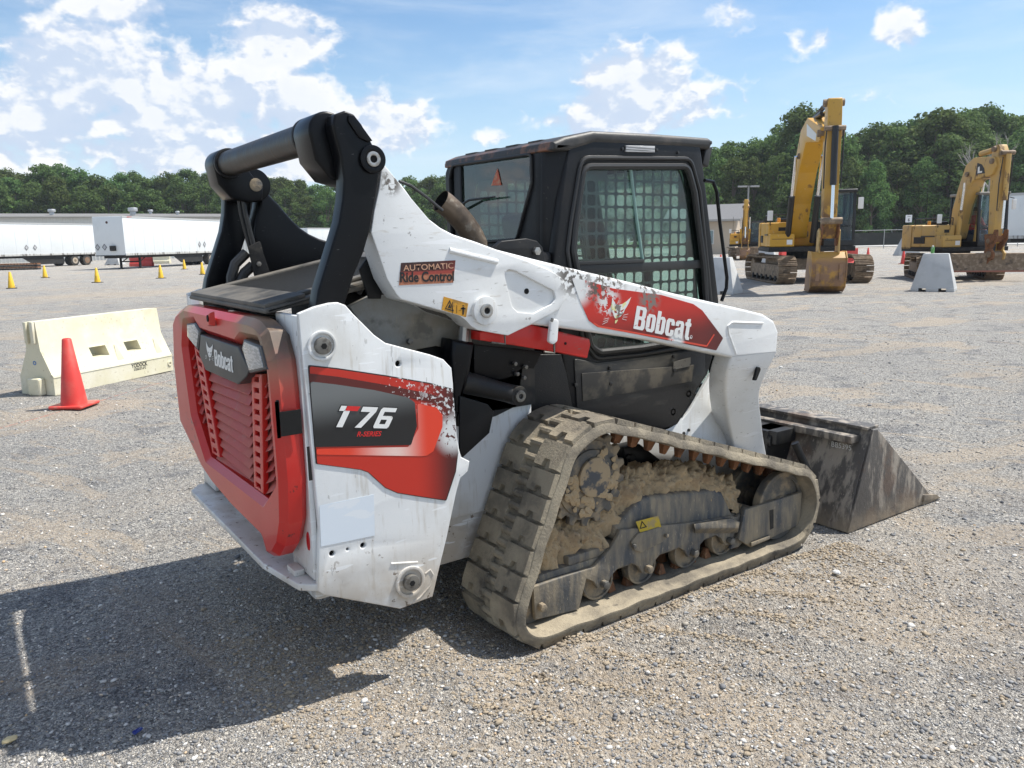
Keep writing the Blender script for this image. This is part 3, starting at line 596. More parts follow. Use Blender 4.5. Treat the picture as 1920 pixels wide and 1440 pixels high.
# decal on the arm
AY = 2.4985
awear = [dict(c=(.70, .71, .70), s=30, t=.38, w=.03, a=1, r=.4, d=9, di=.6, near=[(tuple(at(1085, 540, 1, AY)), .10)]),
         dict(c=(.12, .095, .08), s=44, t=.47, w=.05, a=1, r=.8, d=8, near=[(tuple(at(1120, 540, 1, AY)), .085)]),
         dict(c=(.66, .66, .64), s=34, t=.49, w=.03, a=1, r=.5, d=8, near=[(tuple(at(1140, 565, 1, AY)), .085)]),
         dict(c=(.20, .17, .15), s=50, t=.44, w=.05, a=1, r=.8, d=8, near=[(tuple(at(1218, 560, 1, AY)), .085)]),
         dict(c=(.70, .71, .70), s=26, t=.36, w=.03, a=1, r=.4, d=8, near=[(tuple(at(1268, 640, 1, AY)), .065)])]
zt, zl = PY(AY, [(1200, 570)])[0][1], PY(AY, [(1200, 625)])[0][1]
M_ad = grad_decal('red_arm_decal', (.52, .022, .012), [dict(pure=1, c=(.06, .008, .008), g=[(2, zt+.0, zl-.04)], a=.85), dict(pure=1, c=(.08, .008, .008), g=[(0, PY(AY, [(1310, 600)])[0][0], PY(AY, [(1356, 620)])[0][0])], a=.85)] + awear)
AD = rnd(PY(AY, [(1072, 520), (1110, 529), (1150, 541), (1240, 553), (1300, 570), (1317, 582), (1356, 634), (1343, 657), (1290, 646), (1200, 628), (1120, 613), (1104, 601), (1088, 565)]), .006, 2)
ad = plate('arm_decal', AD, 'y', AY, AY+.001, M_ad, ar)
AL = [(1113, 606), (1123, 612), (1200, 626), (1325, 649), (1339, 627)]
st = MB(); pts = PY(AY-.0006, AL)
for i in range(len(pts)-1):
    p, q = Vector(pts[i]), Vector(pts[i+1]); nn = Vector((-(q-p).y, (q-p).x)).normalized()*.004
    st.add([(v.x, AY-.0008-.0001*i, v.y) for v in (p-nn, q-nn, q+nn, p+nn)], [(0, 1, 2, 3)])
st.build('decal_line', grad_decal('bright_red_line', (.62, .06, .03), awear), ad, smooth=None)
wA, wB, wC = [Vector(q) for q in PY(AY, [(1187, 616), (1291, 638), (1194, 573)])]
block_word(ad, wA, wB, wC-wA, 'y', AY-.0012, wmat('worn_white_letter', (.74, .74, .72), .4, layers=[dict(c=(.3, .1, .09), s=60, t=.64, w=.03, a=.8)]))
text('lettering', 'R', *PY(AY-.0012, [(1294, 634), (1297, 635)]), .008, 'y', AY-.0012, M_letw, ad); MB().ring(PY(AY, [(1295.5, 632)])[0], 'y', .0085, .007, AY-.0016, AY-.0012, 20).build('registered_ring', M_letw, ad)
hA, hB, hC = [Vector(p) for p in PY(AY, [(1134, 606), (1172, 600), (1148, 558)])]
fh = lambda q: tuple((hA+(hB-hA)*q[0]+(hC-hA)*q[1])[:2])
head(ad, fh, wmat('worn_white_emblem', (.72, .72, .70), .4, layers=[dict(c=(.72, .68, .30), s=22, t=.52, w=.03, a=.9), dict(c=(.14, .11, .1), s=36, t=.56, w=.05, a=.9, o=3)]), lambda par, o, h, mt: plate('emblem', o, 'y', AY-.0014, AY-.001, mt, par, holes=h))
# small stickers
def sticker(name, pts, mt, Y, par): return plate(name, PY(Y, pts), 'y', Y-.0003, Y+.0003, mt, par)
sk = sticker('ride_control_sticker', [(752, 493), (854, 488), (850, 530), (748, 535)], wmat('faded_red_sticker', (.30, .045, .03), .5, layers=[dict(c=(.012, .01, .01), s=1, t=-1, w=.1, g=[(2, 1.495, 1.505), (0, 1.55, 1.40)], a=.9), dict(c=(.42, .17, .09), s=1, t=-1, w=.1, a=.9, g=[(2, 1.490, 1.484)]), dict(c=(.25, .07, .04), s=60, t=.56, w=.05, a=.6, g=[(2, 1.49, 1.484)])]), 2.4868, rp)
text('lettering', 'AUTOMATIC', *PY(2.4868, [(756, 508), (850, 503)]), .020, 'y', 2.4855, flat('faded_cream_letter', (.50, .28, .18), .5), sk, off=.01)
text('lettering', 'Ride Control', *PY(2.4868, [(750, 529), (851, 526)]), .034, 'y', 2.4855, M_letb, sk, off=.028)
wk = sticker('warning_sticker', [(832, 556), (878, 569), (874, 595), (828, 581)], wmat('dirty_yellow_sticker', (.55, .27, .02), .5, layers=[dict(c=(.25, .14, .03), s=30, t=.5, w=.1, a=.7)]), 2.4868, rp)
tri = PY(2.4868, [(834, 579), (851, 584), (843, 562)]); trh = shrink(tri, .72)
plate('warning_symbol', tri, 'y', 2.4855, 2.4862, M_letb, wk, holes=[trh]); plate('warning_symbol', shrink(tri, .40), 'y', 2.4855, 2.4862, M_letb, wk)
fg = MB()
for (x0, y0, x1, y1) in ((867, 575, 870, 590), (864, 577, 873, 580), (867, 572, 870, 574), (856, 572, 857, 587), (860, 582, 864, 583), (848, 566, 849, 588)):
    a4 = PY(2.4856, [(x0, y0), (x1, y0+.3), (x1, y1), (x0, y1)]); fg.add([(x, 2.4856, z) for x, z in a4], [(0, 1, 2, 3)])
fg.build('warning_symbol', M_letb, wk, smooth=None)
# far arm: black inner plates face the camera
mir(ar, M_black, ); mir(rp, M_white); mir(lg)
MB().box((1.22, 2.6205, 1.25), (1.225, 2.622, 1.255)).build('spacer', M_dark, TL)

# --- red arm lock, its bracket and pin
lb = plate('arm_support_bar', PY(2.53, [(900, 622), (985, 606), (1104, 635), (1106, 644), (1100, 672), (1041, 660), (960, 647), (900, 638)]), 'y', 2.53, 2.60, M_redbar, TL, bev=.005)
plate('support_bar_front', PY(2.522, [(1043, 624), (1104, 636), (1106, 646), (1100, 671), (1041, 659)]), 'y', 2.518, 2.529, M_redbar, lb, bev=.002)
bolt('bolt', PY(2.517, [(1060, 644)])[0], 'y', .006, 2.514, 2.518, M_hole, lb)
bk = plate('lock_bracket', rnd(PY(2.475, [(1036, 597), (1047, 600), (1044, 640), (1036, 646), (1028, 641), (1032, 605)]), .012, 3), 'y', 2.47, 2.487, M_arm, TL, bev=.003)
for q_, Y_, r_ in (([(1036, 597), (1034, 603)], 2.466, .006), ([(1039, 640), (1039, 662), (1020, 660)], 2.505, .005), ([(946, 620), (947, 645), (922, 642)], 2.505, .004)): mb = MB(); bar(mb, q_, Y_, r_); mb.build('lock_pin', M_pin, TL)

# --- cylinders and black shields below the arm
cy = MB(); p0, p1 = at(868, 640, 1, 2.60), at(850, 770, 1, 2.60)
plate('lift_cylinder', PY(2.56, [(849, 636), (892, 643), (883, 700), (858, 788), (852, 775), (846, 668)]), 'y', 2.56, 2.66, M_black, TL, bev=.02)
mb = MB(); bar(mb, [(872, 600), (868, 650)], 2.60, .022); mb.build('cylinder_rod', M_shiny, TL)
mb = MB(); a0, a1 = at(868, 716, 1, 2.62), at(972, 742, 1, 2.56); mb.tube([a0, a1], [.046, .034], 20); mb.build('control_link', M_blackd, TL)
c2 = PY(2.545, [(972, 742)])[0]; eb = MB().cyl(c2, 'y', .040, 2.535, 2.68, 28).build('link_end', M_blackd, TL, bev=.005)
MB().ring(c2, 'y', .024, .010, 2.526, 2.536, 20).build('pivot_pin', M_pin, eb, bev=.002)
plate('hose_shield', PY(2.55, [(862, 742), (915, 758), (926, 772), (918, 812), (868, 858), (862, 845)]), 'y', 2.55, 2.56, M_black, TL, bev=.003)
plate('upper_shield', PY(2.66, [(884, 645), (1012, 658), (996, 690), (975, 688), (955, 705), (930, 712), (884, 700)]), 'y', 2.64, 2.66, M_black, TL, bev=.003)
plate('tower_upright', PY(2.70, [(840, 640), (985, 655), (970, 760), (930, 780), (860, 800)]), 'y', 2.70, 2.744, M_dark, TL)
for p in ((965, 682), (969, 701), (982, 708), (985, 688)): bolt('bolt', PY(2.63, [p])[0], 'y', .009, 2.62, 2.64, M_pin, TL)
# pocket between link and arm: brackets and hoses
plate('hose_bracket', PY(2.64, [(672, 505), (690, 478), (715, 545), (712, 560), (690, 560)]), 'y', 2.63, 2.642, M_blackd, TL, bev=.002)
for k in range(3):
    MB().tube([(1.20+.05*k, 2.70, 1.42), (1.25+.05*k, 2.69, 1.50), (1.34+.04*k, 2.74, 1.55), (1.5, 2.80, 1.52)], .013, 10).build('hydraulic_hose', M_seal, TL)
for Y_, q_ in ((3.74, [(462, 474), (441, 495), (434, 520), (435, 545)]), (3.73, [(474, 498), (458, 512), (449, 530), (446, 548)]), (3.74, [(470, 470), (462, 440), (452, 400), (448, 372)]), (3.72, [(478, 468), (470, 438), (460, 398), (455, 370)])):
    mb = MB(); bar(mb, q_, Y_, .024 if q_[0][1] > 471 else .010); mb.build('hydraulic_hose', M_seal, TL)
hbk = plate('hose_bracket', rnd(PY(3.70, [(464, 463), (487, 451), (493, 476), (509, 521), (478, 526)]), .01, 2), 'y', 3.69, 3.70, M_blackd, TL, bev=.002)
bolt('bolt', PY(3.69, [(485, 495)])[0], 'y', .012, 3.682, 3.69, M_pin, hbk)
# exhaust
e0, e1, e2 = at(893, 455, 1, 2.86), at(868, 405, 1, 2.86), at(826, 376, 1, 2.86)
ex = MB(); n_ = 14
cpts = [e0+Vector((0, 0, -.10)), e0]+[e0*(1-t)**2+e1*2*t*(1-t)+e2*t*t for t in [i/8 for i in range(1, 9)]]
ex.tube(cpts, .047, 28, cap=False)
xo = ex.build('exhaust_pipe', M_exh, TL, smooth=60)
xi = MB().tube(cpts[2:], .043, 28, cap=False).build('exhaust_bore', M_hole, xo, smooth=60)
# thin wiper hose loops
mb = MB(); bar(mb, [(748, 340), (770, 348), (800, 370), (830, 395)], 2.75, .006); mb.build('washer_hose', M_seal, TL)
# --- cab
CY0, CY1 = 2.745, 2.795
SIDE = PY(2.75, [(1066, 276), (1108, 252), (1312, 272), (1320, 330), (1347, 564), (1343, 640), (1326, 702), (1310, 725), (1290, 765), (1270, 797), (1250, 808), (1235, 811), (1150, 800), (1074, 790), (1053, 666), (1043, 560), (1037, 492), (1050, 380)])
GLS = [(1092, 312), (1287, 312), (1300, 360), (1318, 500), (1324, 590), (1316, 632), (1200, 652), (1122, 660), (1106, 650), (1098, 620), (1080, 505), (1073, 470), (1076, 430)]
GL = rnd(PY(2.75, GLS), .055, 4)
cab = plate('cab', SIDE, 'y', CY0, CY1, M_plastic, TL, holes=[GL], bev=.010)
far_side = mir(cab); 
sl = MB(); sp_ = [(x, 2.743, z) for x, z in GL]; sl.tube(sp_+[sp_[0]], .016, 8, cap=False); seal = sl.build('window_seal', M_seal, cab); mir(seal)
sl = MB(); G2 = rnd(PY(2.75, [(1088, 296), (1293, 298), (1310, 360), (1330, 560), (1330, 640), (1316, 645), (1200, 664), (1116, 672), (1092, 640), (1066, 500), (1062, 470), (1068, 420)]), .06, 4); sp_ = [(x, 2.744, z) for x, z in G2]; sl.tube(sp_+[sp_[0]], .011, 8, cap=False); sl.build('door_edge_moulding', M_seal, cab)
gp = plate('side_window', shrink(GL, 1.01), 'y', 2.764, 2.768, M_glass, cab); mir(gp, M_glassd)
# sliding sash rails
mb = MB(); A, B = PY(2.752, [(1081, 506), (1316, 495)]); mb.hexa([(A[0], 2.748, A[1]-.02), (A[0], 2.77, A[1]-.02), (A[0], 2.77, A[1]+.02), (A[0], 2.748, A[1]+.02)], [(B[0], 2.748, B[1]-.02), (B[0], 2.77, B[1]-.02), (B[0], 2.77, B[1]+.02), (B[0], 2.748, B[1]+.02)])
A, B = PY(2.752, [(1080, 494), (1206, 489)]); mb.hexa([(A[0], 2.742, A[1]-.008), (A[0], 2.76, A[1]-.008), (A[0], 2.76, A[1]+.008), (A[0], 2.742, A[1]+.008)], [(B[0], 2.742, B[1]-.008), (B[0], 2.76, B[1]-.008), (B[0], 2.76, B[1]+.008), (B[0], 2.742, B[1]+.008)])
mb.build('sash_rail', M_seal, cab, bev=.003)
mb = MB(); bar(mb, [(1182, 314), (1192, 400), (1205, 489)], 2.758, .008); mb.build('sash_edge', flat('green_glass_edge', (.18, .30, .27), .2), cab)
# mesh guards on both sides
def inside(p, poly):
    x, y = p; c = False; j = len(poly)-1
    for i in range(len(poly)):
        if (poly[i][1] > y) != (poly[j][1] > y) and x < (poly[j][0]-poly[i][0])*(y-poly[i][1])/(poly[j][1]-poly[i][1])+poly[i][0]: c = not c
        j = i
    return c
def guard(poly, ax, c, pitch=.060, w=.0052):
    """punched guard: plate outline filled with rounded square holes"""
    us = [p[0] for p in poly]; vs_ = [p[1] for p in poly]; hs = []; h = pitch/2-w
    sm = shrink(poly, 1.0); u = min(us)+pitch*.55
    while u < max(us):
        v = min(vs_)+pitch*.6
        while v < max(vs_):
            q = [(u-h, v-h), (u+h, v-h), (u+h, v+h), (u-h, v+h)]
            if all(inside(t, sm) for t in q): hs.append(rnd(q, .012, 2))
            v += pitch
        u += pitch
    return plate('window_guard', poly, ax, c-.002, c+.002, M_steelgrey, cab, holes=hs)
gd = guard(shrink(GL, 1.0), 'y', 2.80); mir(gd)
# rear wall
XR = 2.15
RW = rnd([(2.86, 1.30), (3.66, 1.30), (3.66, 1.95), (3.62, 2.0), (2.90, 2.01), (2.83, 1.97)], .03, 3)
RG = rnd(PX(XR, [(1003, 288), (1001, 340), (970, 449), (900, 454), (843, 455), (842, 340), (850, 310)]), .045, 4)
RG = [(min(max(y, 2.90), 3.61), min(max(z, 1.58), 1.985)) for y, z in RG]
rw = plate('cab_rear_wall', RW, 'x', XR, XR+.035, M_plastic, cab, holes=[RG], bev=.008)
plate('rear_window', shrink(RG, 1.01), 'x', XR+.012, XR+.016, glassmat('dark_green_rear_glass', (.62, .72, .69), .10, .09), cab)
mb = MB(); q_ = [(XR-.004, y, z) for y, z in RG]; mb.tube(q_+[q_[0]], .008, 8, cap=False); mb.build('window_seal', M_seal, cab)
kst = plate('escape_sticker', PX(XR, [(930, 316), (918, 348), (937, 347)]), 'x', XR+.008, XR+.010, wmat('orange_sticker', (.55, .10, .04), .5, layers=[dict(c=(.5, .35, .2), s=60, t=.5, w=.1, a=.6)]), cab)
mb = MB(); mb.tube([at(850, 392, 0, XR-.03), at(880, 375, 0, XR-.03), at(928, 369, 0, XR-.03)], [.008, .006, .004], 8); mb.build('rear_wiper', M_seal, cab)
# rear corner posts
post = MB().hexa([(2.235, 2.748, 1.2), (2.151, 2.82, 1.2), (2.151, 2.90, 1.2), (2.30, 2.80, 1.2)], [(2.245, 2.748, 2.005), (2.151, 2.82, 2.005), (2.151, 2.90, 2.005), (2.30, 2.80, 2.005)]).build('corner_post', M_plastic, cab, bev=.02, bseg=4, smooth=60); mir(post)
# roof with falling rear edge
roof = plate('roof', rnd([(2.140, 1.975), (2.148, 2.010), (2.21, 2.034), (2.37, 2.068), (2.75, 2.076), (3.12, 2.078), (3.155, 2.062), (3.13, 2.024), (2.9, 2.024), (2.38, 2.014), (2.24, 1.975)], .008, 3), 'y', 2.738, 3.662, M_roof, cab, bev=.022, bres=4)
mb = MB()
for k in range(4): y = 2.90+.18*k; mb.hexa([(2.2, y, 2.028), (2.2, y+.10, 2.028), (2.2, y+.10, 2.036), (2.2, y, 2.036)], [(3.0, y, 2.078), (3.0, y+.10, 2.078), (3.0, y+.10, 2.092), (3.0, y, 2.092)])
mb.build('roof_rib', M_roof, roof, bev=.01)
# front frame, windscreen, visor
FX0, FX1 = 3.05, 3.25
fr_ = MB()
def slant(y0, y1, z0, z1, dx=.04):
    x = lambda z: 3.26-.225*(z-1.2)
    fr_.hexa([(x(z0)-dx, y0, z0), (x(z0)+.0, y0, z0), (x(z0)+.0, y1, z0), (x(z0)-dx, y1, z0)], [(x(z1)-dx, y0, z1), (x(z1)+.0, y0, z1), (x(z1)+.0, y1, z1), (x(z1)-dx, y1, z1)])
slant(2.80, 2.86, .75, 2.03); slant(3.54, 3.60, .75, 2.03); slant(2.86, 3.54, 1.95, 2.03); slant(2.86, 3.54, .72, .80)
fr_.build('windscreen_frame', M_plastic, cab, bev=.006)
MB().hexa([(3.335, 2.86, .80), (3.339, 2.86, .80), (3.339, 3.54, .80), (3.335, 3.54, .80)], [(3.078, 2.86, 1.95), (3.082, 2.86, 1.95), (3.082, 3.54, 1.95), (3.078, 3.54, 1.95)]).build('windscreen', M_glassd, cab)
vz = MB().hexa([(3.10, 2.76, 1.955), (3.14, 2.76, 1.94), (3.14, 3.64, 1.94), (3.10, 3.64, 1.955)], [(3.12, 2.76, 2.03), (3.17, 2.76, 2.04), (3.17, 3.64, 2.04), (3.12, 3.64, 2.03)]).build('front_lamp_housing', M_roof, cab, bev=.006)
MB().box((3.141, 2.80, 1.955), (3.165, 2.92, 2.02)).build('front_lamp', M_lens, vz)
sw = plate('side_lamp', PY(2.743, [(1172, 273), (1226, 274), (1226, 286), (1172, 285)]), 'y', 2.735, 2.746, wmat('clear_lamp', (.5, .5, .5), .2, layers=[dict(c=(.10, .10, .10), s=30, st=(.05, 1, 3), t=.5, w=.05, a=.8)]), cab, bev=.002)
for p in ((1167, 279), (1231, 281), (1271, 286)): bolt('bolt', PY(2.743, [p])[0], 'y', .007, 2.738, 2.745, M_seal, cab, 12)
# handle bar at the cab front
mb = MB(); Yh = 2.70; bar(mb, [(1321, 338), (1337, 341), (1344, 360), (1350, 420), (1363, 520), (1362, 540), (1353, 564)], Yh, .009); mb.build('grab_handle', M_black, cab)
# interior: seat, arm rests, joysticks, console
seat = MB().box((2.42, 2.98, 1.02), (2.86, 3.42, 1.13)).build('seat', flat('black_seat_vinyl', (.02, .02, .021), .55), cab, bev=.03, bseg=3)
MB().hexa([(2.40, 3.0, 1.12), (2.50, 3.0, 1.12), (2.50, 3.40, 1.12), (2.40, 3.40, 1.12)], [(2.28, 3.04, 1.72), (2.35, 3.04, 1.74), (2.35, 3.36, 1.74), (2.28, 3.36, 1.72)]).build('backrest', flat('black_seat_vinyl_back', (.022, .022, .023), .55), cab, bev=.03, bseg=3)
mb = MB()
for y in (2.90, 3.50): mb.box((2.50, y-.035, 1.20), (2.86, y+.035, 1.27)); mb.tube([(2.84, y, 1.26), (2.87, y, 1.36), (2.86, y, 1.46)], [.016, .018, .024], 10); mb.box((2.45, y-.05, .85), (2.78, y+.05, 1.20))
mb.build('joystick_consoles', flat('grey_console', (.05, .05, .052), .6), cab, bev=.006)
mb = MB().box((2.16, 2.84, .75), (2.28, 3.56, 1.50)).box((2.2, 2.82, .72), (3.30, 3.58, .78)); mb.build('cab_floor', M_dark, cab)
MB().hexa([(2.55, 3.05, 1.13), (2.58, 3.05, 1.13), (2.58, 3.10, 1.13), (2.55, 3.10, 1.13)], [(2.40, 3.06, 1.62), (2.43, 3.06, 1.62), (2.43, 3.10, 1.62), (2.40, 3.10, 1.62)]).build('seat_belt', flat('orange_belt', (.45, .06, .03), .6), cab)
# lower side door skin and covers
dp = plate('door_lower_panel', rnd(PY(2.742, [(1076, 672), (1118, 680), (1200, 670), (1320, 652), (1322, 700), (1306, 725), (1286, 765), (1266, 796), (1235, 807), (1150, 797), (1082, 788)]), .012, 2), 'y', 2.738, 2.7445, M_door, cab, bev=.003)
plate('door_vent_panel', PY(2.737, [(1090, 700), (1255, 688), (1300, 684), (1296, 715), (1092, 752)]), 'y', 2.733, 2.7375, wmat('dusty_door_recess', (.035, .033, .03), .6, layers=[dict(c=(.14, .12, .09), s=9, t=.45, w=.2, a=.7)]), cab, bev=.001)
plate('name_plate', PY(2.737, [(1261, 678), (1293, 670), (1293, 686), (1261, 693)]), 'y', 2.730, 2.7325, M_pin, cab)
for p in ((1290, 738), (1261, 772)):
    MB().ring(PY(2.743, [p])[0], 'y', .018, .010, 2.738, 2.7455, 20).build('grommet', M_seal, cab); MB().cyl(PY(2.743, [p])[0], 'y', .008, 2.74, 2.7452, 12).build('bolt', M_hole, cab)
for p in ((1262, 668), (1263, 694), (1143, 690), (1144, 719), (1079, 722)): bolt('bolt', PY(2.737, [p])[0], 'y', .010, 2.728, 2.738, M_seal, cab, 8)
plate('rear_side_cover', PY(2.735, [(985, 700), (1010, 664), (1050, 664), (1060, 700), (1076, 788), (1020, 812), (996, 808), (984, 765)]), 'y', 2.725, 2.744, M_plastic, cab, bev=.004)
plate('cab_hinge_bracket', rnd(PY(2.70, [(920, 468), (938, 452), (985, 447), (1005, 452), (1015, 464), (1021, 492), (1010, 500), (960, 486)]), .01, 3), 'y', 2.69, 2.72, M_blackd, cab, bev=.004)
bolt('bolt', PY(2.69, [(1004, 471)])[0], 'y', .018, 2.672, 2.69, M_shiny, cab)
MB().box((1.60, 2.76, 1.36), (2.15, 3.64, 1.55)).build('engine_deck', M_blackd, TL, bev=.02)

# white front fenders beside the door
fd = plate('front_fender', PY(2.76, [(1332, 700), (1341, 700), (1358, 716), (1364, 760), (1372, 834), (1390, 960), (1180, 960), (1180, 840), (1250, 820), (1292, 770)]), 'y', 2.755, 2.775, M_white, TL, bev=.004); mir(fd)
mb = MB(); bar(mb, [(1362, 718), (1366, 760), (1367, 777)], 2.752, .008); mb.build('fender_hinge', M_white, fd)
for p in ((1281, 812), (1290, 806)): bolt('bolt', PY(2.757, [p])[0], 'y', .008, 2.748, 2.756, M_seal, fd, 12)

# ------------------------------------------------------------------ undercarriage
TY0, TY1 = 2.305, 2.705
WH = dict(spr=(2.07, .615, .217), fi=(3.325, .235, .180), ri=(1.755, .165, .108))
def hullpath(cs, add, step=.02):
    pts = []
    for (x, z, r) in cs:
        for i in range(180): t = 2*math.pi*i/180; pts.append((x+(r+add)*math.cos(t), z+(r+add)*math.sin(t)))
    pts = sorted(set(pts)); 
    def half(P):
        h = []
        for p in P:
            while len(h) > 1 and (h[-1][0]-h[-2][0])*(p[1]-h[-2][1])-(h[-1][1]-h[-2][1])*(p[0]-h[-2][0]) <= 0: h.pop()
            h.append(p)
        return h
    h = half(pts)[:-1]+half(pts[::-1])[:-1]
    P = np.array(h+[h[0]]); L = np.r_[0, np.cumsum(np.hypot(*np.diff(P, axis=0).T))]; n_ = int(L[-1]/step)
    s = np.linspace(0, L[-1], n_, endpoint=False); return np.c_[np.interp(s, L, P[:, 0]), np.interp(s, L, P[:, 1])], L[-1]
PTH, PER = hullpath([WH['spr'], WH['fi'], WH['ri']], .0)
def frame_at(s):
    n_ = len(PTH); f = (s % PER)/PER*n_; i = int(f) % n_; j = (i+1) % n_; u = f-int(f)
    p = PTH[i]*(1-u)+PTH[j]*u; t = PTH[(i+2) % n_]-PTH[i-1]; t = t/np.hypot(*t); nn = np.array([t[1], -t[0]]); return p, t, nn
vsm = []; fsm = []; BT = .038
prof = [(TY0, .0), (TY0, -.006+BT*.5), (TY0+.012, BT-.002), (TY0+.03, BT), (TY1-.03, BT), (TY1-.012, BT-.002), (TY1, BT*.5), (TY1, 0), (TY1-.02, -.004), (TY0+.02, -.004)]
n_ = len(PTH); k = len(prof)
for i in range(n_):
    p, t, nn = frame_at(i/n_*PER)
    wob = .0025*math.sin(i*.7)+.002*math.sin(i*.31)
    for (y, h) in prof: vsm.append((p[0]+nn[0]*(h+wob), y, p[1]+nn[1]*(h+wob)))
for i in range(n_):
    for j in range(k): a = i*k+j; b = i*k+(j+1) % k; c_ = ((i+1) % n_)*k; fsm.append((a, b, c_+(j+1) % k, c_+j))
tk = MB(); tk.add(vsm, fsm)
NL = int(round(PER/.104)); PI_ = PER/NL; LH_ = .019
def lug(s0, y0, y1, notch):
    h = PI_*.47; c = (y0+y1)/2
    o = [(-h, y0), (h, y0), (h, c-.026), (h*.42, c-.018), (h*.42, c+.018), (h, c+.026), (h, y1), (h*.4, y1), (-h*.4, y1), (-h, y1), (-h, y0+(y1-y0)*.6), (-h, y0+(y1-y0)*.3)]
    lo, hi = [], []
    for (ds, y) in o:
        p, t, nn = frame_at(s0+ds); lo.append((p[0]+nn[0]*(BT-.004), y, p[1]+nn[1]*(BT-.004)))
        p, t, nn = frame_at(s0+ds*.90); yy = c+(y-c)*.965; lo_h = BT+LH_
        hi.append((p[0]+nn[0]*lo_h, yy, p[1]+nn[1]*lo_h))
    kk = len(o); b0 = len(tk.v); tk.v += lo+hi
    # top face split so the curve of the belt is followed
    tk.f += [tuple(b0+i for i in range(kk, 2*kk))]+[(b0+i, b0+(i+1) % kk, b0+(i+1) % kk+kk, b0+i+kk) for i in range(kk)]
for i in range(NL):
    lug(i*PI_, TY0+.014, TY0+.168, 0); lug((i+.5)*PI_, TY0+.238, TY1-.014, 0)
    p, t, nn = frame_at((i+.25)*PI_); 
    for q in (.25, .75):
        p, t, nn = frame_at((i+q)*PI_); c0 = Vector((p[0]+nn[0]*(BT+.003), 0, p[1]+nn[1]*(BT+.003))); nv = Vector((nn[0], 0, nn[1])); tv = Vector((t[0], 0, t[1]))
        tk.hexa([c0+tv*.016*math.cos(a)+nv*.015*math.sin(a)+Vector((0, TY0+.160, 0)) for a in [j*math.pi/4 for j in range(8)]], [c0+tv*.016*math.cos(a)+nv*.015*math.sin(a)+Vector((0, TY0+.246, 0)) for a in [j*math.pi/4 for j in range(8)]])
track = tk.build('rubber_track', M_rubber, TL, smooth=40); mir(track)
def tooth(mb, i, y):
    p, t, nn = frame_at((i+.1)*PI_); c0 = Vector((p[0], 0, p[1])); nv = Vector((nn[0], 0, nn[1])); tv = Vector((t[0], 0, t[1])); Y_ = Vector((0, y, 0))
    return mb.hexa([c0+tv*a+Y_+Vector((0, b, 0))-nv*.003 for a, b in ((-.022, 0), (.022, 0), (.022, .038), (-.022, .038))], [c0+tv*a*.45+Y_+Vector((0, .019+(b-.019)*.55, 0))-nv*.052 for a, b in ((-.022, 0), (.022, 0), (.022, .038), (-.022, .038))])
allt = MB()
for i in range(NL):
    for y in (TY0+.135, TY0+.225): tooth(MB(), i, y).build('guide_tooth', M_rust, track, bev=.003); tooth(allt, i, y)
ft = allt.build('guide_teeth', M_rust, TL); ft2 = mir(ft); ft2['kind'] = 'stuff'; bpy.data.objects.remove(ft)
# sprocket
sx, sz, sr = WH['spr']
def gear(c, r0, r1, k):
    o = []
    for i in range(k):
        for u, r in ((.0, r0), (.18, r0), (.34, r1), (.66, r1), (.82, r0)): t = 2*math.pi*(i+u)/k; o.append((c[0]+r*math.cos(t), c[1]+r*math.sin(t)))
    return o
sg = plate('sprocket', gear((sx, sz), .180, .208, 17), 'y', TY0+.125, TY0+.155, M_wheel, TL, holes=[circ((sx, sz), .150, 32)], bev=.005)
o2 = MB().ring((sx, sz), 'y', .165, .120, TY0+.115, TY0+.150, 40).build('sprocket_ring', M_wheel, sg, bev=.006)
o3 = MB().cyl((sx, sz), 'y', .128, TY0+.105, 2.745, 40).build('drive_motor', M_wheel, TL, bev=.01)
o4 = MB().cyl((sx+.01, sz+.01), 'y', .085, TY0+.088, TY0+.106, 36).build('motor_cap', wmat('slate_cap', (.06, .066, .075), .5, layers=[dict(c=(.40, .30, .18), s=16, t=.44, w=.12, a=.9, r=.9)]), o3, bev=.008)
mir(sg); mir(o3)
for t in range(8):
    bolt('bolt', (sx+.143*math.cos(t*.785+.2), sz+.143*math.sin(t*.785+.2)), 'y', .010, TY0+.104, TY0+.116, M_wheel, sg)
def wheel(name, c, r, y0, y1, rec=True):
    w_ = MB().ring(c, 'y', r, r*.86, y0, y1, 44).build(name, M_wheel, TL, bev=.005)
    h = MB().cyl(c, 'y', r*.87, y0+.012, y1-.012, 36).build('wheel_disc', M_wheel, w_); h2 = MB().cyl(c, 'y', r*.30, y0-.004, y1+.004, 24).build('hub', M_wheel, w_, bev=.004)
    mir(w_)
    return w_
for y0, y1 in ((TY0+.085, TY0+.13), (TY0+.27, TY0+.315)):
    wheel('front_idler', WH['fi'][:2], WH['fi'][2]-.004, y0, y1)
    wheel('rear_idler', WH['ri'][:2], WH['ri'][2]-.004, y0+.035, y1)
RX = [PY(2.42, [(p, q)])[0][0] for p, q in ((1123, 1110), (1205, 1085), (1290, 1053), (1357, 1030))]
for x in RX:
    for y0, y1 in ((TY0+.118, TY0+.165), (TY0+.275, TY0+.325)): wheel('track_roller', (x, .058+.088), .086, y0, y1)
# track frame with its scalloped skirt
FY = 2.395
FR = PY(FY, [(1000, 1101), (1045, 1085), (1115, 1063), (1145, 1030), (1160, 1003), (1163, 994), (1250, 985), (1300, 980), (1372, 968), (1382, 970), (1400, 952), (1420, 955), (1400, 1010), (1385, 1026), (1370, 1030)] )
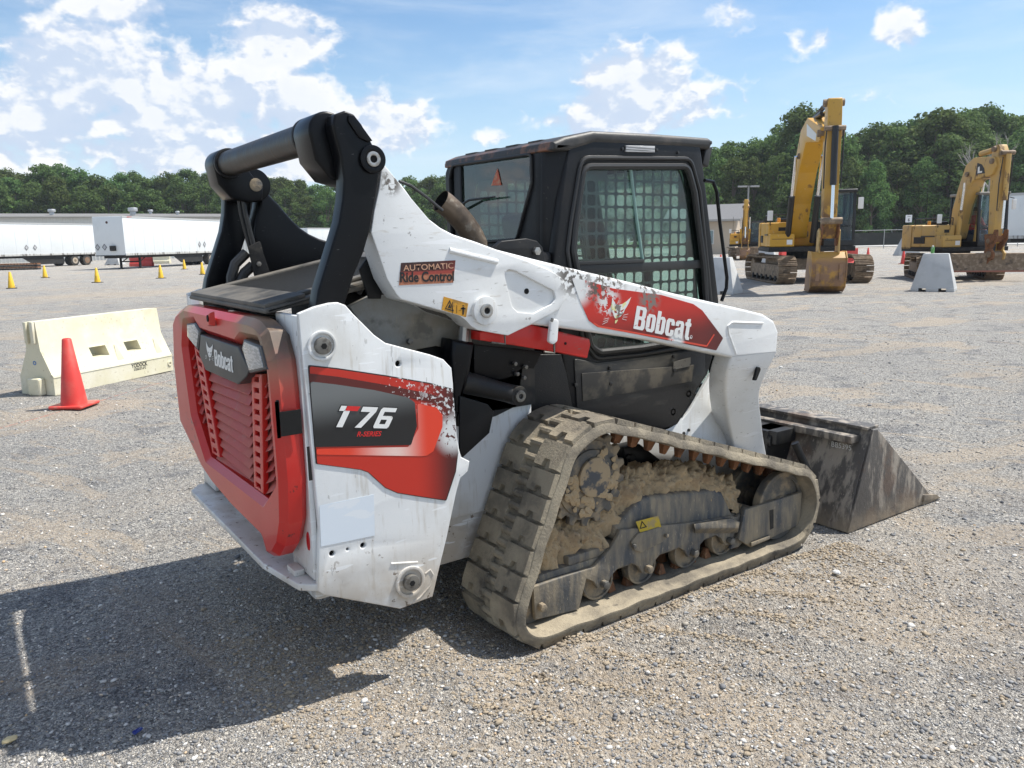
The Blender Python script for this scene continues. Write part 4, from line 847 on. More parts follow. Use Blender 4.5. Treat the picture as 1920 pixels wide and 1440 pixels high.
# skirt bottom: scallops round each roller, computed from the roller axes
def arch(xc, zc, r, n=7): return [(xc+r*math.cos(t), zc+r*math.sin(t)) for t in [math.radians(20+140*i/(n-1)) for i in range(n)]]
bot = []
ZA = .146
for x in reversed(RX): bot += [(x+.09, ZA+.045), (x+.05, ZA+.02), (x+.026, ZA-.018), (x, ZA-.030), (x-.026, ZA-.018), (x-.05, ZA+.02), (x-.09, ZA+.045)]
end = PY(FY, [(1086, 1143), (1004, 1163)])
fr1 = plate('track_frame', FR+bot+end, 'y', FY, FY+.02, M_frame, TL, bev=.004); mir(fr1)
mb = MB().box((1.80, FY+.025, .17), (3.15, TY1-.07, .26)).box((1.95, FY+.021, .26), (2.85, TY1-.07, .30)); fb_ = mb.build('frame_box', M_frame, TL, bev=.01); mir(fb_)
top = plate('frame_top_cover', PY(FY, [(1160, 990), (1190, 960), (1215, 935), (1345, 920), (1362, 925), (1380, 965), (1385, 985), (1300, 1002), (1160, 1015)]), 'y', FY+.0205, FY+.24, M_frame, TL, bev=.02); mir(top)
bm_ = plate('idler_yoke', PY(2.375, [(1396, 956), (1480, 930), (1503, 922), (1500, 983), (1407, 1026), (1385, 1012)]), 'y', 2.372, 2.392, M_frame, TL, bev=.004); mir(bm_)
mb = MB(); mb.hexa([(x, 2.352, z) for x, z in PY(2.352, [(1301, 983), (1370, 972), (1386, 980), (1384, 990), (1303, 992)])], [(x, 2.394, z) for x, z in PY(2.394, [(1301, 981), (1370, 970), (1388, 978), (1384, 1000), (1303, 1000)])])
mb.hexa([(x, 2.350, z) for x, z in PY(2.350, [(1409, 1018), (1443, 1005), (1443, 1011), (1409, 1025)])], [(x, 2.373, z) for x, z in PY(2.373, [(1407, 1017), (1443, 1003), (1443, 1011), (1407, 1026)])])
mb.build('guard_rib', M_frame, TL, bev=.003)
plate('access_cover', rnd(PY(2.385, [(1183, 1017), (1196, 1001), (1236, 988), (1250, 1000), (1244, 1015), (1202, 1036), (1190, 1032)]), .006, 2), 'y', 2.382, 2.394, M_frame, TL, bev=.003)
for p in ((1187, 1023), (1247, 1003)): bolt('bolt', PY(2.382, [p])[0], 'y', .010, 2.366, 2.382, M_wheel, TL)
for p in PY(2.39, [(1014, 1137)])+[(x, ZA) for x in RX]: bolt('bolt', p, 'y', .018, 2.366, 2.394, M_wheel, TL)
ys = sticker('warning_sticker', [(1192, 978), (1234, 967), (1240, 988), (1200, 998)], wmat('muddy_yellow_sticker', (.50, .36, .03), .6, layers=[dict(c=(.3, .24, .15), s=25, t=.5, w=.1, a=.7)]), 2.3885, TL)
tri = PY(2.3885, [(1199, 992), (1213, 988), (1203, 976)]); plate('warning_symbol', tri, 'y', 2.387, 2.3876, M_letb, ys, holes=[shrink(tri, .6)])
plate('maker_tag', PY(2.371, [(1443, 957), (1450, 955), (1450, 990), (1444, 993)]), 'y', 2.3695, 2.3715, M_dark, TL)
# dried mud heaped on the frame
def mudheap(name, cells, ):
    mb = MB(); 
    NU, NV = 280, 44; xs = np.linspace(0, 1, NU)
    prof_ = cells
    V = []; 
    for i, u in enumerate(xs):
        x = prof_[0][0]+(prof_[-1][0]-prof_[0][0])*u
        zt_ = np.interp(x, [p[0] for p in prof_], [p[2] for p in prof_]); zb_ = np.interp(x, [p[0] for p in prof_], [p[1] for p in prof_])
        for j in range(NV):
            t = j/(NV-1)*math.pi
            h = max(zt_-zb_, .01); y = FY+.05 + (1-math.cos(t))/2*(TY1-.13-FY)*.98; z = zb_+h*(math.sin(t)**.45)
            d = noise.fractal(Vector((x, y, z))*13, .8, 2.1, 6)*.042+noise.noise(Vector((x, y, z))*50)*.016+noise.noise(Vector((x, y, z))*110)*.008 + abs(noise.noise(Vector((x*1.3, y, z))*28))*.03
            V.append((x+d*.4, y-d*.9*math.cos(t), z+d*max(.25, math.sin(t))))
    F = [(i*NV+j, (i+1)*NV+j, (i+1)*NV+j+1, i*NV+j+1) for i in range(NU-1) for j in range(NV-1)]
    return rawmesh(name, V, F, M_mud, TL, smooth=True)
mt_ = PY(FY, [(990, 1108), (1020, 1030), (1040, 985), (1090, 985), (1140, 960), (1175, 915), (1200, 895), (1290, 885), (1370, 888), (1398, 915), (1402, 960)])
mb_ = PY(FY, [(1000, 1108), (1045, 1088), (1110, 1063), (1160, 1000), (1188, 965), (1215, 938), (1290, 930), (1350, 925), (1375, 960), (1402, 985)])
xsb, zsb = [p[0] for p in mb_], [p[1] for p in mb_]
heap = mudheap('mud_heap', [(x, float(np.interp(x, xsb, zsb))-.01, z) for x, z in mt_]); mir(heap)
# motor mud ring
mb = MB()
for i in range(85):
    t = 2.9+random.random()*4.6; r = .075+random.random()*.07; s = .010+random.random()*.014
    c = Vector((sx+r*math.cos(t), TY0+.098+random.random()*.012, sz+r*math.sin(t)))
    vs_ = [c+Vector((math.cos(a)*s*random.uniform(.7, 1.2), -s*.2*random.random(), math.sin(a)*s*random.uniform(.7, 1.2))) for a in [j*math.pi/3 for j in range(6)]]
    b0 = len(mb.v); mb.v += [tuple(v) for v in vs_]+[tuple(c+Vector((0, -s*.7, 0))), tuple(c+Vector((0, s, 0)))]
    for j in range(6): mb.f += [(b0+j, b0+(j+1) % 6, b0+6), (b0+(j+1) % 6, b0+j, b0+7)]
mb.build('mud_crust', M_mud, o3, smooth=60)
# axle brackets seen through the track
mb = MB(); mb.hexa([tuple(at(x, y, 1, 2.66)) for x, y in [(1170, 840), (1200, 832), (1262, 880), (1330, 915), (1330, 960), (1180, 960)]], [tuple(at(x, y, 1, 2.66)+Vector((0, .08, 0))) for x, y in [(1170, 840), (1200, 832), (1262, 880), (1330, 915), (1330, 960), (1180, 960)]]); ax_ = mb.build('frame_mount', M_black, TL, bev=.01); mir(ax_)
bolt('bolt', PY(2.65, [(1181, 858)])[0], 'y', .018, 2.63, 2.66, M_blackd, ax_)

# ------------------------------------------------------------------ bucket
BY0, BY1 = 2.30, 4.10
bk_ = MB()
back = [(3.99, .545), (3.845, .13), (3.80, .012)]; T_ = .014
bp_ = [(4.005, .548), (3.855, .135), (3.825, .03), (4.05, .015), (4.62, .004)]
outer = [(3.985, .552), (3.83, .135), (3.80, .004), (4.05, -.001), (4.62, -.006)]
poly = outer+bp_[::-1]
shell = plate('bucket', [(x, max(z, -.004)) for x, z in poly], 'y', BY0+.012, BY1-.012, M_bucket, TL, bev=.002)
for Y in (BY0, BY1-.014):
    plate('bucket_side', [(3.985, .548), (3.80, .002), (4.60, .002), (4.69, .012), (4.60, .085), (4.40, .25), (4.15, .45), (4.03, .545)], 'y', Y, Y+.0125, M_bucket, shell, bev=.003)
MB().box((4.56, BY0-.008, .0), (4.74, BY1+.008, .022)).build('cutting_edge', M_bucket, shell, bev=.006)
MB().box((3.96, BY0+.02, .545), (4.07, BY1-.02, .562)).build('bucket_lip', M_bucket, shell, bev=.004)
MB().hexa([(4.56, BY0-.012, .022), (4.76, BY0-.012, .006), (4.76, BY0+.012, .006), (4.56, BY0+.012, .022)], [(4.56, BY0-.012, .065), (4.70, BY0-.012, .04), (4.70, BY0+.012, .04), (4.56, BY0+.012, .065)]).build('side_cutter', M_bucket, shell, bev=.003)
tA, tB = Vector((3.972, 2.66, .455)), Vector((3.972, 2.49, .455))
qa, qb = at(1558, 834, 0, 3.93), at(1595, 842, 0, 3.93)
text('lettering', 'BB5395', (-qa.y, qa.z-.01), (-qb.y, qb.z-.01), .03, '-x', 3.935, flat('chalk_marking', (.6, .6, .58), .8), shell, off=-.002)
# rear mounting plate and quick coupler on the bucket back
mb = MB()
for y in (2.83, 3.57): mb.box((3.70, y-.06, .10), (3.93, y+.06, .50)); mb.tube([(3.74, y-.08, .44), (3.74, y+.08, .44)], .04, 16); mb.tube([(3.74, y-.10, .18), (3.74, y+.10, .18)], .035, 16)
mb.box((3.72, 2.72, .42), (3.90, 3.68, .50)).box((3.75, 2.72, .08), (3.86, 3.68, .16))
cp = mb.build('quick_coupler', M_blackd, TL, bev=.008)
MB().box((3.88, 2.36, .475), (3.965, 4.04, .515)).build('bucket_rib', M_bucket, shell, bev=.006)
mb = MB(); mb.tube([(3.55, 2.86, .62), (3.70, 2.86, .30)], .035, 16).tube([(3.55, 3.54, .62), (3.70, 3.54, .30)], .035, 16).tube([(3.72, 2.60, .46), (3.80, 2.52, .22)], .022, 12); mb.build('tilt_cylinders', M_blackd, TL)
# ================================================================== GROUND
def gh(x, y):
    h = .010*math.sin(x*1.7+y*.6+1)*math.sin(y*1.3-x*.4)+.006*math.sin(x*4.1-y*2.2)*math.sin(y*3.7)
    d = max(0, abs(x-2.6)-1.9)+max(0, abs(y-3.2)-1.1); return h*min(1, .1+d*1.2) - .004
def axis(c, near, far, d0, g):
    xs = [0.]; d = d0
    while xs[-1] < far: 
        xs.append(xs[-1]+d)
        if xs[-1] > near: d *= g
    return np.array(sorted(set([-x for x in xs]+xs)))+c
gx = axis(2.4, 3.4, 1500, .035, 1.06); gy = axis(2.6, 3.4, 1500, .035, 1.06)
X_, Y_ = np.meshgrid(gx, gy, indexing='ij'); R_ = np.hypot(X_-3, Y_-5)
fade = np.clip(1-(R_-8)/12, 0, 1)
D_ = np.maximum(0, np.abs(X_-2.6)-1.9)+np.maximum(0, np.abs(Y_-3.2)-1.1)
Hh = (.012*np.sin(X_*1.7+Y_*.6+1)*np.sin(Y_*1.3-X_*.4)+.007*np.sin(X_*4.1-Y_*2.2)*np.sin(Y_*3.7)+.005*np.sin(X_*11+3*np.sin(Y_*2.1))*np.sin(Y_*5.3-X_*2)*np.clip(np.sin(X_*1.1+Y_*.7)+.3, 0, 1)+.006*np.sin(X_*17+Y_*4.5+1.2*np.sin(Y_*7))*np.exp(-((X_-3.1-.25*Y_)/.8)**2)*np.clip((2.1-Y_)/.5, 0, 1))*np.minimum(1, .1+D_*1.2)-.004
# churned ruts and a pushed-up rim of soil beside the track
rim = np.exp(-((Y_-2.235)/.055)**2)*np.clip((3.5-X_)/.4, 0, 1)*np.clip((X_-1.45)/.15, 0, 1)*(.6+.4*np.sin(X_*13)*np.sin(X_*5.3+1))
rear_ = np.exp(-((X_-1.45)/.14)**2)*np.clip((Y_-2.2)/.1, 0, 1)*np.clip((2.85-Y_)/.1, 0, 1)
rut = np.exp(-((Y_-2.02)/.35)**2)*np.clip((3.6-X_)/1.0, 0, 1)*np.clip((X_-.9)/.5, 0, 1)
Hh += .045*rim+.03*rear_
Hh += rut*(.020*np.sin(X_*21+Y_*9+np.sin(Y_*6)*1.5)*np.clip((2.30-Y_)/.2, 0, 1))
Zg = Hh*fade
nx, ny = len(gx), len(gy); V = np.c_[X_.ravel(), Y_.ravel(), Zg.ravel()]
ii = np.arange(nx*ny).reshape(nx, ny); Fq = np.c_[ii[:-1, :-1].ravel(), ii[1:, :-1].ravel(), ii[1:, 1:].ravel(), ii[:-1, 1:].ravel()]
m = bpy.data.materials.new('crushed_gravel'); m.use_nodes = True; n = N(m.node_tree)
tc = n.a('ShaderNodeTexCoord').outputs['Object']
wr = n.a('ShaderNodeTexNoise', {'Vector': tc, 'Scale': 30., 'Detail': 2.}).outputs['Color']
tw = n.a('ShaderNodeVectorMath', {0: n.a('ShaderNodeVectorMath', {0: wr, 1: (.02, .02, .02)}, operation='MULTIPLY').outputs[0], 1: tc}, operation='ADD').outputs[0]
v1 = n.a('ShaderNodeTexVoronoi', {'Vector': tw, 'Scale': 85., 'Randomness': 1.}); v2 = n.a('ShaderNodeTexVoronoi', {'Vector': tw, 'Scale': 190.})
sx1 = n.a('ShaderNodeSeparateXYZ', {0: v1.outputs['Color']}).outputs; sx2 = n.a('ShaderNodeSeparateXYZ', {0: v2.outputs['Color']}).outputs
ST = [(0, (.045, .047, .052)), (.2, (.12, .123, .13)), (.45, (.25, .252, .255)), (.72, (.44, .43, .415)), (.9, (.66, .64, .59)), (1, (.80, .78, .74))]
c1 = n.ramp(sx1[0], ST); c2 = n.ramp(sx2[1], ST)
big = n.step(n.noise(tc, 22, 3), .42, .58)
st_ = n.mix(big, c2, c1)
fine = n.ramp(n.noise(tc, 330, 2, .6), [(.32, (.07, .07, .075)), (.5, (.26, .255, .245)), (.66, (.62, .60, .56))])
st_ = n.mix(.30, st_, fine); st_ = n.mix(1., st_, (1.14, 1.11, 1.06), 'MULTIPLY')
# tan dirt: broad drifts, streaked by wheels
t1 = n.noise(n.a('ShaderNodeVectorMath', {0: tc, 1: (.55, 1., 1.)}, operation='MULTIPLY').outputs[0], .9, 8, .62, .5)
far1 = n.noise(n.a('ShaderNodeVectorMath', {0: tc, 1: (.03, .17, 1.)}, operation='MULTIPLY').outputs[0], 1.5, 7, .62, .6)
t3 = n.noise(n.a('ShaderNodeVectorMath', {0: n.a('ShaderNodeVectorRotate', {'Vector': tc, 'Angle': -.35}, rotation_type='Z_AXIS').outputs[0], 1: (2.6, .42, 1.)}, operation='MULTIPLY').outputs[0], 1.3, 7, .65, .8)
dm = n.m('MAXIMUM', n.m('MULTIPLY', n.step(t1, .535, .60), .82), n.m('MULTIPLY', n.step(t3, .555, .63), .8))
dm = n.m('MAXIMUM', dm, n.m('MULTIPLY', n.step(far1, .52, .64), .75))
for (c_, r0, r1, w_) in (((1.9, 2.0, 0), 1.15, .3, .95), ((1.35, 2.75, 0), 1.1, .3, .95), ((2.9, 1.85, 0), 1.1, .3, .85), ((3.7, 1.9, 0), .9, .2, .6), ((5.2, 2.6, 0), 1.0, .2, .5), ((4.9, 3.2, 0), 1.2, .2, .4), ((2.3, 1.2, 0), .5, .1, .5), ((1.2, 3.6, 0), 1.0, .3, .8)):
    dd = n.a('ShaderNodeVectorMath', {0: tc, 1: c_}, operation='DISTANCE').outputs['Value']
    dm = n.m('MAXIMUM', dm, n.m('MULTIPLY', n.m('MULTIPLY', n.step(n.m('ADD', dd, n.m('MULTIPLY', n.m('SUBTRACT', t1, .5), 1.6)), r0, r1), w_), n.m('ADD', .35, n.m('MULTIPLY', n.step(t3, .36, .56), .65))))
brk = n.step(n.noise(tc, 45, 4, .7), .36, .60)
dcol = n.ramp(n.noise(tc, 60, 6, .7), [(.28, (.17, .135, .10)), (.5, (.36, .295, .22)), (.72, (.58, .49, .38))])
gcol = n.mix(n.m('MULTIPLY', dm, n.m('ADD', n.m('MULTIPLY', brk, .5), .5)), n.mix(n.m('MULTIPLY', n.step(n.noise(tc, 1.9, 6, .65), .53, .62), .75), st_, n.mix(1., st_, (.60, .62, .67), 'MULTIPLY')), dcol)
gcol = n.mix(n.m('MULTIPLY', n.step(n.noise(tc, .23, 5, .6), .45, .62), .30), gcol, n.mix(.5, gcol, (.17, .175, .18)))
# faint red marking string on the gravel
pA, pB = PZ(0, 802), PZ(400, 690); dr_ = (pB-pA).normalized(); nr_ = Vector((-dr_.y, dr_.x, 0))
ds = n.m('ADD', n.a('ShaderNodeVectorMath', {0: n.a('ShaderNodeVectorMath', {0: tc, 1: pA}, operation='SUBTRACT').outputs[0], 1: nr_}, operation='DOT_PRODUCT').outputs['Value'], n.m('MULTIPLY', n.m('SUBTRACT', n.noise(tc, 6, 3), .5), .03))
al_ = n.a('ShaderNodeVectorMath', {0: n.a('ShaderNodeVectorMath', {0: tc, 1: pA}, operation='SUBTRACT').outputs[0], 1: dr_}, operation='DOT_PRODUCT').outputs['Value']
ln = n.m('MULTIPLY', n.m('MULTIPLY', n.step(n.m('ABSOLUTE', ds), .016, .006), n.step(n.m('ABSOLUTE', n.m('SUBTRACT', al_, 1.0)), 2.6, 2.3)), n.step(n.noise(tc, 55, 4), .42, .55))
gcol = n.mix(n.m('MULTIPLY', ln, .6), gcol, (.55, .12, .08))
hgt = n.m('ADD', n.m('ADD', n.m('MULTIPLY', n.m('SUBTRACT', 1.0, v1.outputs['Distance']), n.m('MULTIPLY', big, .9)), n.m('MULTIPLY', n.m('SUBTRACT', 1.0, v2.outputs['Distance']), .5)), n.m('MULTIPLY', n.noise(tc, 110, 4, .7), .8))
hgt = n.m('ADD', n.m('MULTIPLY', hgt, n.m('SUBTRACT', 1.0, n.m('MULTIPLY', dm, .45))), n.m('MULTIPLY', n.noise(tc, 9, 5, .6), 1.2))
bp2 = n.a('ShaderNodeBump', {'Height': hgt, 'Strength': 1., 'Distance': .018})
P = n.a('ShaderNodeBsdfPrincipled', {'Base Color': gcol, 'Roughness': .88, 'Normal': bp2.outputs[0], 'Specular IOR Level': .3}); n.a('ShaderNodeOutputMaterial', {0: P})
M_ground = m
g = rawmesh('ground', V, Fq, M_ground, None, True); g['kind'] = 'structure'
# loose stones
m = bpy.data.materials.new('loose_stone'); m.use_nodes = True; n = N(m.node_tree)
ri = n.a('ShaderNodeNewGeometry').outputs['Random Per Island']
cc = n.ramp(ri, [(0, (.14, .142, .148)), (.2, (.22, .222, .228)), (.5, (.30, .30, .30)), (.68, (.36, .32, .26)), (.84, (.48, .46, .43)), (.97, (.68, .66, .62)), (1, (.55, .38, .22))])
P = n.a('ShaderNodeBsdfPrincipled', {'Base Color': cc, 'Roughness': .8, 'Specular IOR Level': .3}); n.a('ShaderNodeOutputMaterial', {0: P}); M_stone = m
ph = (1+5**.5)/2
ICO = np.array([(-1, ph, 0), (1, ph, 0), (-1, -ph, 0), (1, -ph, 0), (0, -1, ph), (0, 1, ph), (0, -1, -ph), (0, 1, -ph), (ph, 0, -1), (ph, 0, 1), (-ph, 0, -1), (-ph, 0, 1)])/1.902
ICF = np.array([(0, 11, 5), (0, 5, 1), (0, 1, 7), (0, 7, 10), (0, 10, 11), (1, 5, 9), (5, 11, 4), (11, 10, 2), (10, 7, 6), (7, 1, 8), (3, 9, 4), (3, 4, 2), (3, 2, 6), (3, 6, 8), (3, 8, 9), (4, 9, 5), (2, 4, 11), (6, 2, 10), (8, 6, 7), (9, 8, 1)])
NS = 150000
rr_ = np.exp(rng.uniform(math.log(1.5), math.log(15), NS)); aa = math.radians(YAW)+rng.uniform(-.85, .85, NS)
px_, py_ = rr_*np.cos(aa), rr_*np.sin(aa)
sz_ = np.minimum(.0020+rng.exponential(.0015, NS), .011)*(1+rr_*.03)
big_ = rng.random(NS) < .0015; sz_[big_] *= 2.4
keep = ~((px_ > 1.62) & (px_ < 3.5) & (py_ > 2.30) & (py_ < 2.72) & (sz_ > .004)); px_, py_, sz_, rr_ = px_[keep], py_[keep], sz_[keep], rr_[keep]; NS = len(px_)
i0 = np.clip(np.searchsorted(gx, px_)-1, 0, nx-2); j0 = np.clip(np.searchsorted(gy, py_)-1, 0, ny-2)
u_ = (px_-gx[i0])/(gx[i0+1]-gx[i0]); w_ = (py_-gy[j0])/(gy[j0+1]-gy[j0])
pz_ = (Zg[i0, j0]*(1-u_)*(1-w_)+Zg[i0+1, j0]*u_*(1-w_)+Zg[i0, j0+1]*(1-u_)*w_+Zg[i0+1, j0+1]*u_*w_)
ang = rng.uniform(0, 6.28, NS); ca, sa = np.cos(ang), np.sin(ang)
VV = ICO[None]*rng.uniform(.65, 1.25, (NS, 12, 1)); sc3 = np.stack([rng.uniform(.8, 1.5, NS), rng.uniform(.7, 1.1, NS), rng.uniform(.45, .85, NS)], 1)*sz_[:, None]
VV = VV*sc3[:, None, :]; xr_ = VV[..., 0]*ca[:, None]-VV[..., 1]*sa[:, None]; yr_ = VV[..., 0]*sa[:, None]+VV[..., 1]*ca[:, None]
VV = np.stack([xr_+px_[:, None], yr_+py_[:, None], VV[..., 2]+pz_[:, None]+sz_[:, None]*.25], -1).reshape(-1, 3)
FF = (ICF[None]+(np.arange(NS)*12)[:, None, None]).reshape(-1, 3)
stn = rawmesh('loose_gravel', VV, FF, M_stone); deco(stn, 'loose grey and tan gravel stones scattered over the yard', 'gravel', kind='stuff')

# loose clods of churned soil by the track and under the tail
NC = 15000; M_clod = wmat('churned_soil', (.35, .285, .205), .95, layers=[dict(c=(.46, .39, .29), s=14, t=.5, w=.2, a=.7), dict(c=(.22, .18, .135), s=9, t=.55, w=.1, a=.7)], bump=.6, bs=120)
cx = np.concatenate([rng.uniform(1.3, 3.7, NC//2), rng.uniform(.7, 1.9, NC//4), rng.normal(2.4, .8, NC-NC//2-NC//4)])
cyy = np.concatenate([2.27-rng.exponential(.13, NC//2), rng.normal(2.7, .35, NC//4), 2.0-rng.exponential(.35, NC-NC//2-NC//4)])
cz_ = .0018+rng.exponential(.0021, NC); cz_ = np.minimum(cz_, .011)
kp = ~((cx > 1.6) & (cx < 3.52) & (cyy > 2.29) & (cyy < 2.73)); cx, cyy, cz_ = cx[kp], cyy[kp], cz_[kp]; NC = len(cx)
i0 = np.clip(np.searchsorted(gx, cx)-1, 0, nx-2); j0 = np.clip(np.searchsorted(gy, cyy)-1, 0, ny-2); zb0 = Zg[i0, j0]
VC = ICO[None]*rng.uniform(.55, 1.3, (NC, 12, 1)); VC = VC*(np.stack([rng.uniform(.8, 1.6, NC), rng.uniform(.7, 1.3, NC), rng.uniform(.4, .8, NC)], 1)*cz_[:, None])[:, None, :]
VC = (VC+np.stack([cx, cyy, zb0+cz_*.3], 1)[:, None, :]).reshape(-1, 3)
cl_ = rawmesh('soil_clods', VC, (ICF[None]+(np.arange(NC)*12)[:, None, None]).reshape(-1, 3), M_clod); deco(cl_, 'crumbs of brown churned soil strewn along the track of the loader', 'soil', kind='stuff')
# ================================================================== YARD OBJECTS
def sheet(name, pts, z, mt, kind='structure'):
    o = rawmesh(name, [(p[0], p[1], z) for p in pts], [tuple(range(len(pts)))], mt); o['kind'] = kind; return o
def far(x, y, D):
    """ground spot in the direction of photo column x at depth D metres"""
    r = ray(x, y); q = EYE + r*D; return Vector((q.x, q.y, 0))
def zat(x, y, P):
    """height over ground spot P that the photo row y meets"""
    r = ray(x, y); k = ((P.x-EYE.x)*r.x+(P.y-EYE.y)*r.y)/(r.x*r.x+r.y*r.y); return EYE.z+r.z*k
# concrete road and grass verge beyond the yard
n0 = [far(x, 460, D) for x, D in ((560, 120), (2300, 82))]; n1 = [far(x, 460, D) for x, D in ((2300, 96), (560, 135))]
sheet('road', n0+n1, .06, wmat('pale_concrete_road', (.42, .42, .41), .8, layers=[dict(c=(.30, .29, .27), s=.4, t=.5, w=.2, a=.5)], bump=.1))
n2 = [far(x, 460, D) for x, D in ((560, 135), (2300, 96))]; n3 = [far(x, 460, D) for x, D in ((2300, 260), (560, 330), (-400, 330), (-400, 128))]
sheet('grass', n2+n3, .11, wmat('rough_grass', (.10, .15, .045), .9, layers=[dict(c=(.22, .21, .09), s=.8, t=.48, w=.2, a=.6), dict(c=(.05, .08, .03), s=8, t=.5, w=.2, a=.6)], bump=.5, bs=20))

# ---- traffic cones
def cone_proto(h, mt, bs, base_mt=None, name='traffic_cone'):
    LOCAL[0] = True
    t = thing(name, '', 'traffic cone', (0, 0, 0))
    mb = MB(); k = 28; prof_ = [(bs*.36, .028), (bs*.345, .05), (h*.045+.012, h-.01), (h*.045, h), (h*.03, h), (h*.03, h-.06)]
    for i, (r, z) in enumerate(prof_):
        for j in range(k): a = 2*math.pi*j/k; mb.v.append((r*math.cos(a), r*math.sin(a), z))
    for i in range(len(prof_)-1):
        for j in range(k): a = i*k+j; b = i*k+(j+1) % k; mb.f.append((a, b, b+k, a+k))
    mb.build('body', mt, t, smooth=50)
    b = plate('base', rnd([(-bs/2, -bs/2), (bs/2, -bs/2), (bs/2, bs/2), (-bs/2, bs/2)], .04, 4), 'z', .006, .032, base_mt or mt, t, bev=.008)
    MB().box((-bs*.46, -bs*.46, 0), (-bs*.3, -bs*.3, .008)).build('foot', base_mt or mt, t); MB().box((bs*.3, bs*.3, 0), (bs*.46, bs*.46, .008)).build('foot', base_mt or mt, t)
    MB().box((-bs*.46, bs*.3, 0), (-bs*.3, bs*.46, .008)).build('foot', base_mt or mt, t); MB().box((bs*.3, -bs*.46, 0), (bs*.46, -bs*.3, .008)).build('foot', base_mt or mt, t)
    LOCAL[0] = False; return t
def dup(root, loc, rz, label, group=None, sc=None):
    r = root.copy(); C.objects.link(r); r.location = loc; r.rotation_euler = (0, 0, rz); r['label'] = label
    if group: r['group'] = group
    if sc is not None: r.scale = sc if hasattr(sc, '__len__') else (sc,)*3
    def rec(src, dst):
        for ch in list(src.children):
            c = ch.copy(); C.objects.link(c); c.parent = dst; c.matrix_parent_inverse = ch.matrix_parent_inverse.copy(); rec(ch, c)
    rec(root, r); return r
def drop(o):
    for c in list(o.children): drop(c)
    bpy.data.objects.remove(o)
M_cred = wmat('faded_red_cone', (.62, .045, .035), .5, layers=[dict(c=(.55, .16, .12), s=4, t=.4, w=.3, a=.45), dict(c=(.08, .04, .03), s=40, t=.70, w=.02, a=.7), dict(c=(.4, .3, .22), s=8, t=.5, w=.2, a=.5, g=[(2, .12, .0)])], bump=.05)
cr = cone_proto(.71, M_cred, .36); cr.location = PZ(140, 762); cr.rotation_euler = (0, 0, .9); cr['label'] = 'tall red cone standing in front of the cream plastic barrier'; cr['group'] = 'red traffic cones'
for (x, y, lab, s_) in ((1627, 486, 'small red cone on the far gravel between the two large excavators, nearer the left one', 1.), (1693, 495, 'red cone just left of the right-hand excavator, before the far concrete block', 1.),
                       (1447, 491, 'tiny orange cone seen under the tail of the big yellow excavator', .8), (1351, 500, 'red cone seen just right of the black cab of the track loader', .9)):
    dup(cr, PZ(x, y), .4+x, lab, 'red traffic cones', s_)
M_cyel = wmat('yellow_cone', (.72, .44, .02), .5, layers=[dict(c=(.30, .20, .05), s=7, t=.56, w=.05, a=.8)], bump=.05)
M_cbase = flat('black_cone_base', (.03, .028, .025), .8)
cy_ = cone_proto(.71, M_cyel, .40, M_cbase); first = True
for (x, y, lab) in ((22, 541, 'yellow cone at the far left edge, nearest of the yellow cones'), (85, 521, 'yellow cone in front of the tandem wheels of the left trailer'), (183, 530, 'yellow cone before the joint of the two white trailers'),
                    (302, 522, 'yellow cone in front of the landing legs of the second white trailer'), (346, 505, 'farthest and smallest yellow cone, beneath the second trailer skirt'), (380, 515, 'yellow cone closest to the black lift link of the track loader')):
    if first: cy_.location = PZ(x, y); cy_['label'] = lab; cy_['group'] = 'yellow traffic cones'; first = False
    else: dup(cy_, PZ(x, y), x, lab, 'yellow traffic cones')

# ---- cream plastic jersey barrier
A0, A1 = PZ(104, 742), PZ(325, 694)
dirL = (A1-A0); Lb = dirL.length; rzb = math.atan2(dirL.y, dirL.x)
M_cream = wmat('cream_plastic', (.66, .62, .45), .45, layers=[dict(c=(.74, .72, .62), s=3, t=.42, w=.3, a=.7), dict(c=(.50, .43, .27), s=5, t=.52, w=.25, a=.4), dict(c=(.35, .28, .16), s=30, t=.62, w=.06, a=.6), dict(c=(.10, .10, .09), s=18, st=(1, 4, 4), t=.70, w=.02, a=.6)], bump=.1)
LOCAL[0] = True
bz = thing('plastic_barrier', 'cream plastic jersey barrier with two fork slots lying behind the red cone', 'barrier', A0+Vector((-math.sin(rzb), math.cos(rzb), 0))*.25, rz=rzb)
HB = .82
# cross profile in local y (front = -y) and z
pf = [(-.25, .0), (-.25, .215), (-.232, .235), (-.105, .50), (-.075, HB), (.075, HB), (.105, .50), (.232, .235), (.25, .215), (.25, .0)]
slots = [(.62, .86), (1.14, 1.36)]; zs0, zs1 = .335, .455
def yfront(z): return float(np.interp(z, [0, .215, .235, .50, HB], [-.25, -.25, -.232, -.105, -.075]))
mb = MB(); nodes = sorted([0, .035, Lb-.035, Lb]+[v for s_ in slots for v in s_])
for i in range(len(nodes)-1):
    x0, x1 = nodes[i], nodes[i+1]; xm = (x0+x1)/2; ins = any(a < xm < b for a, b in slots)
    def sect(z0, z1, pinch=0):
        zz = sorted(set([z0, z1]+[z for z in (.215, .235, .50) if z0 < z < z1])); return [(yfront(z)+pinch, z) for z in zz], [(-yfront(z)-pinch, z) for z in reversed(zz)]
    pin = 0
    for (z0, z1) in (((0, zs0), (zs1, HB)) if ins else ((0, HB),)):
        a_, b_ = sect(z0, z1, pin if z0 < .1 or True else 0); p_ = a_+b_
        if pin: p_ = [(y+(0 if z < .5 else 0), z) for y, z in p_]
        mb.hexa([(x0, y, z) for y, z in p_], [(x1, y, z) for y, z in p_])
bb = mb.build('body', M_cream, bz, smooth=30)
mdf = bb.modifiers.new('weld', 'WELD'); mdf.merge_threshold = .0005
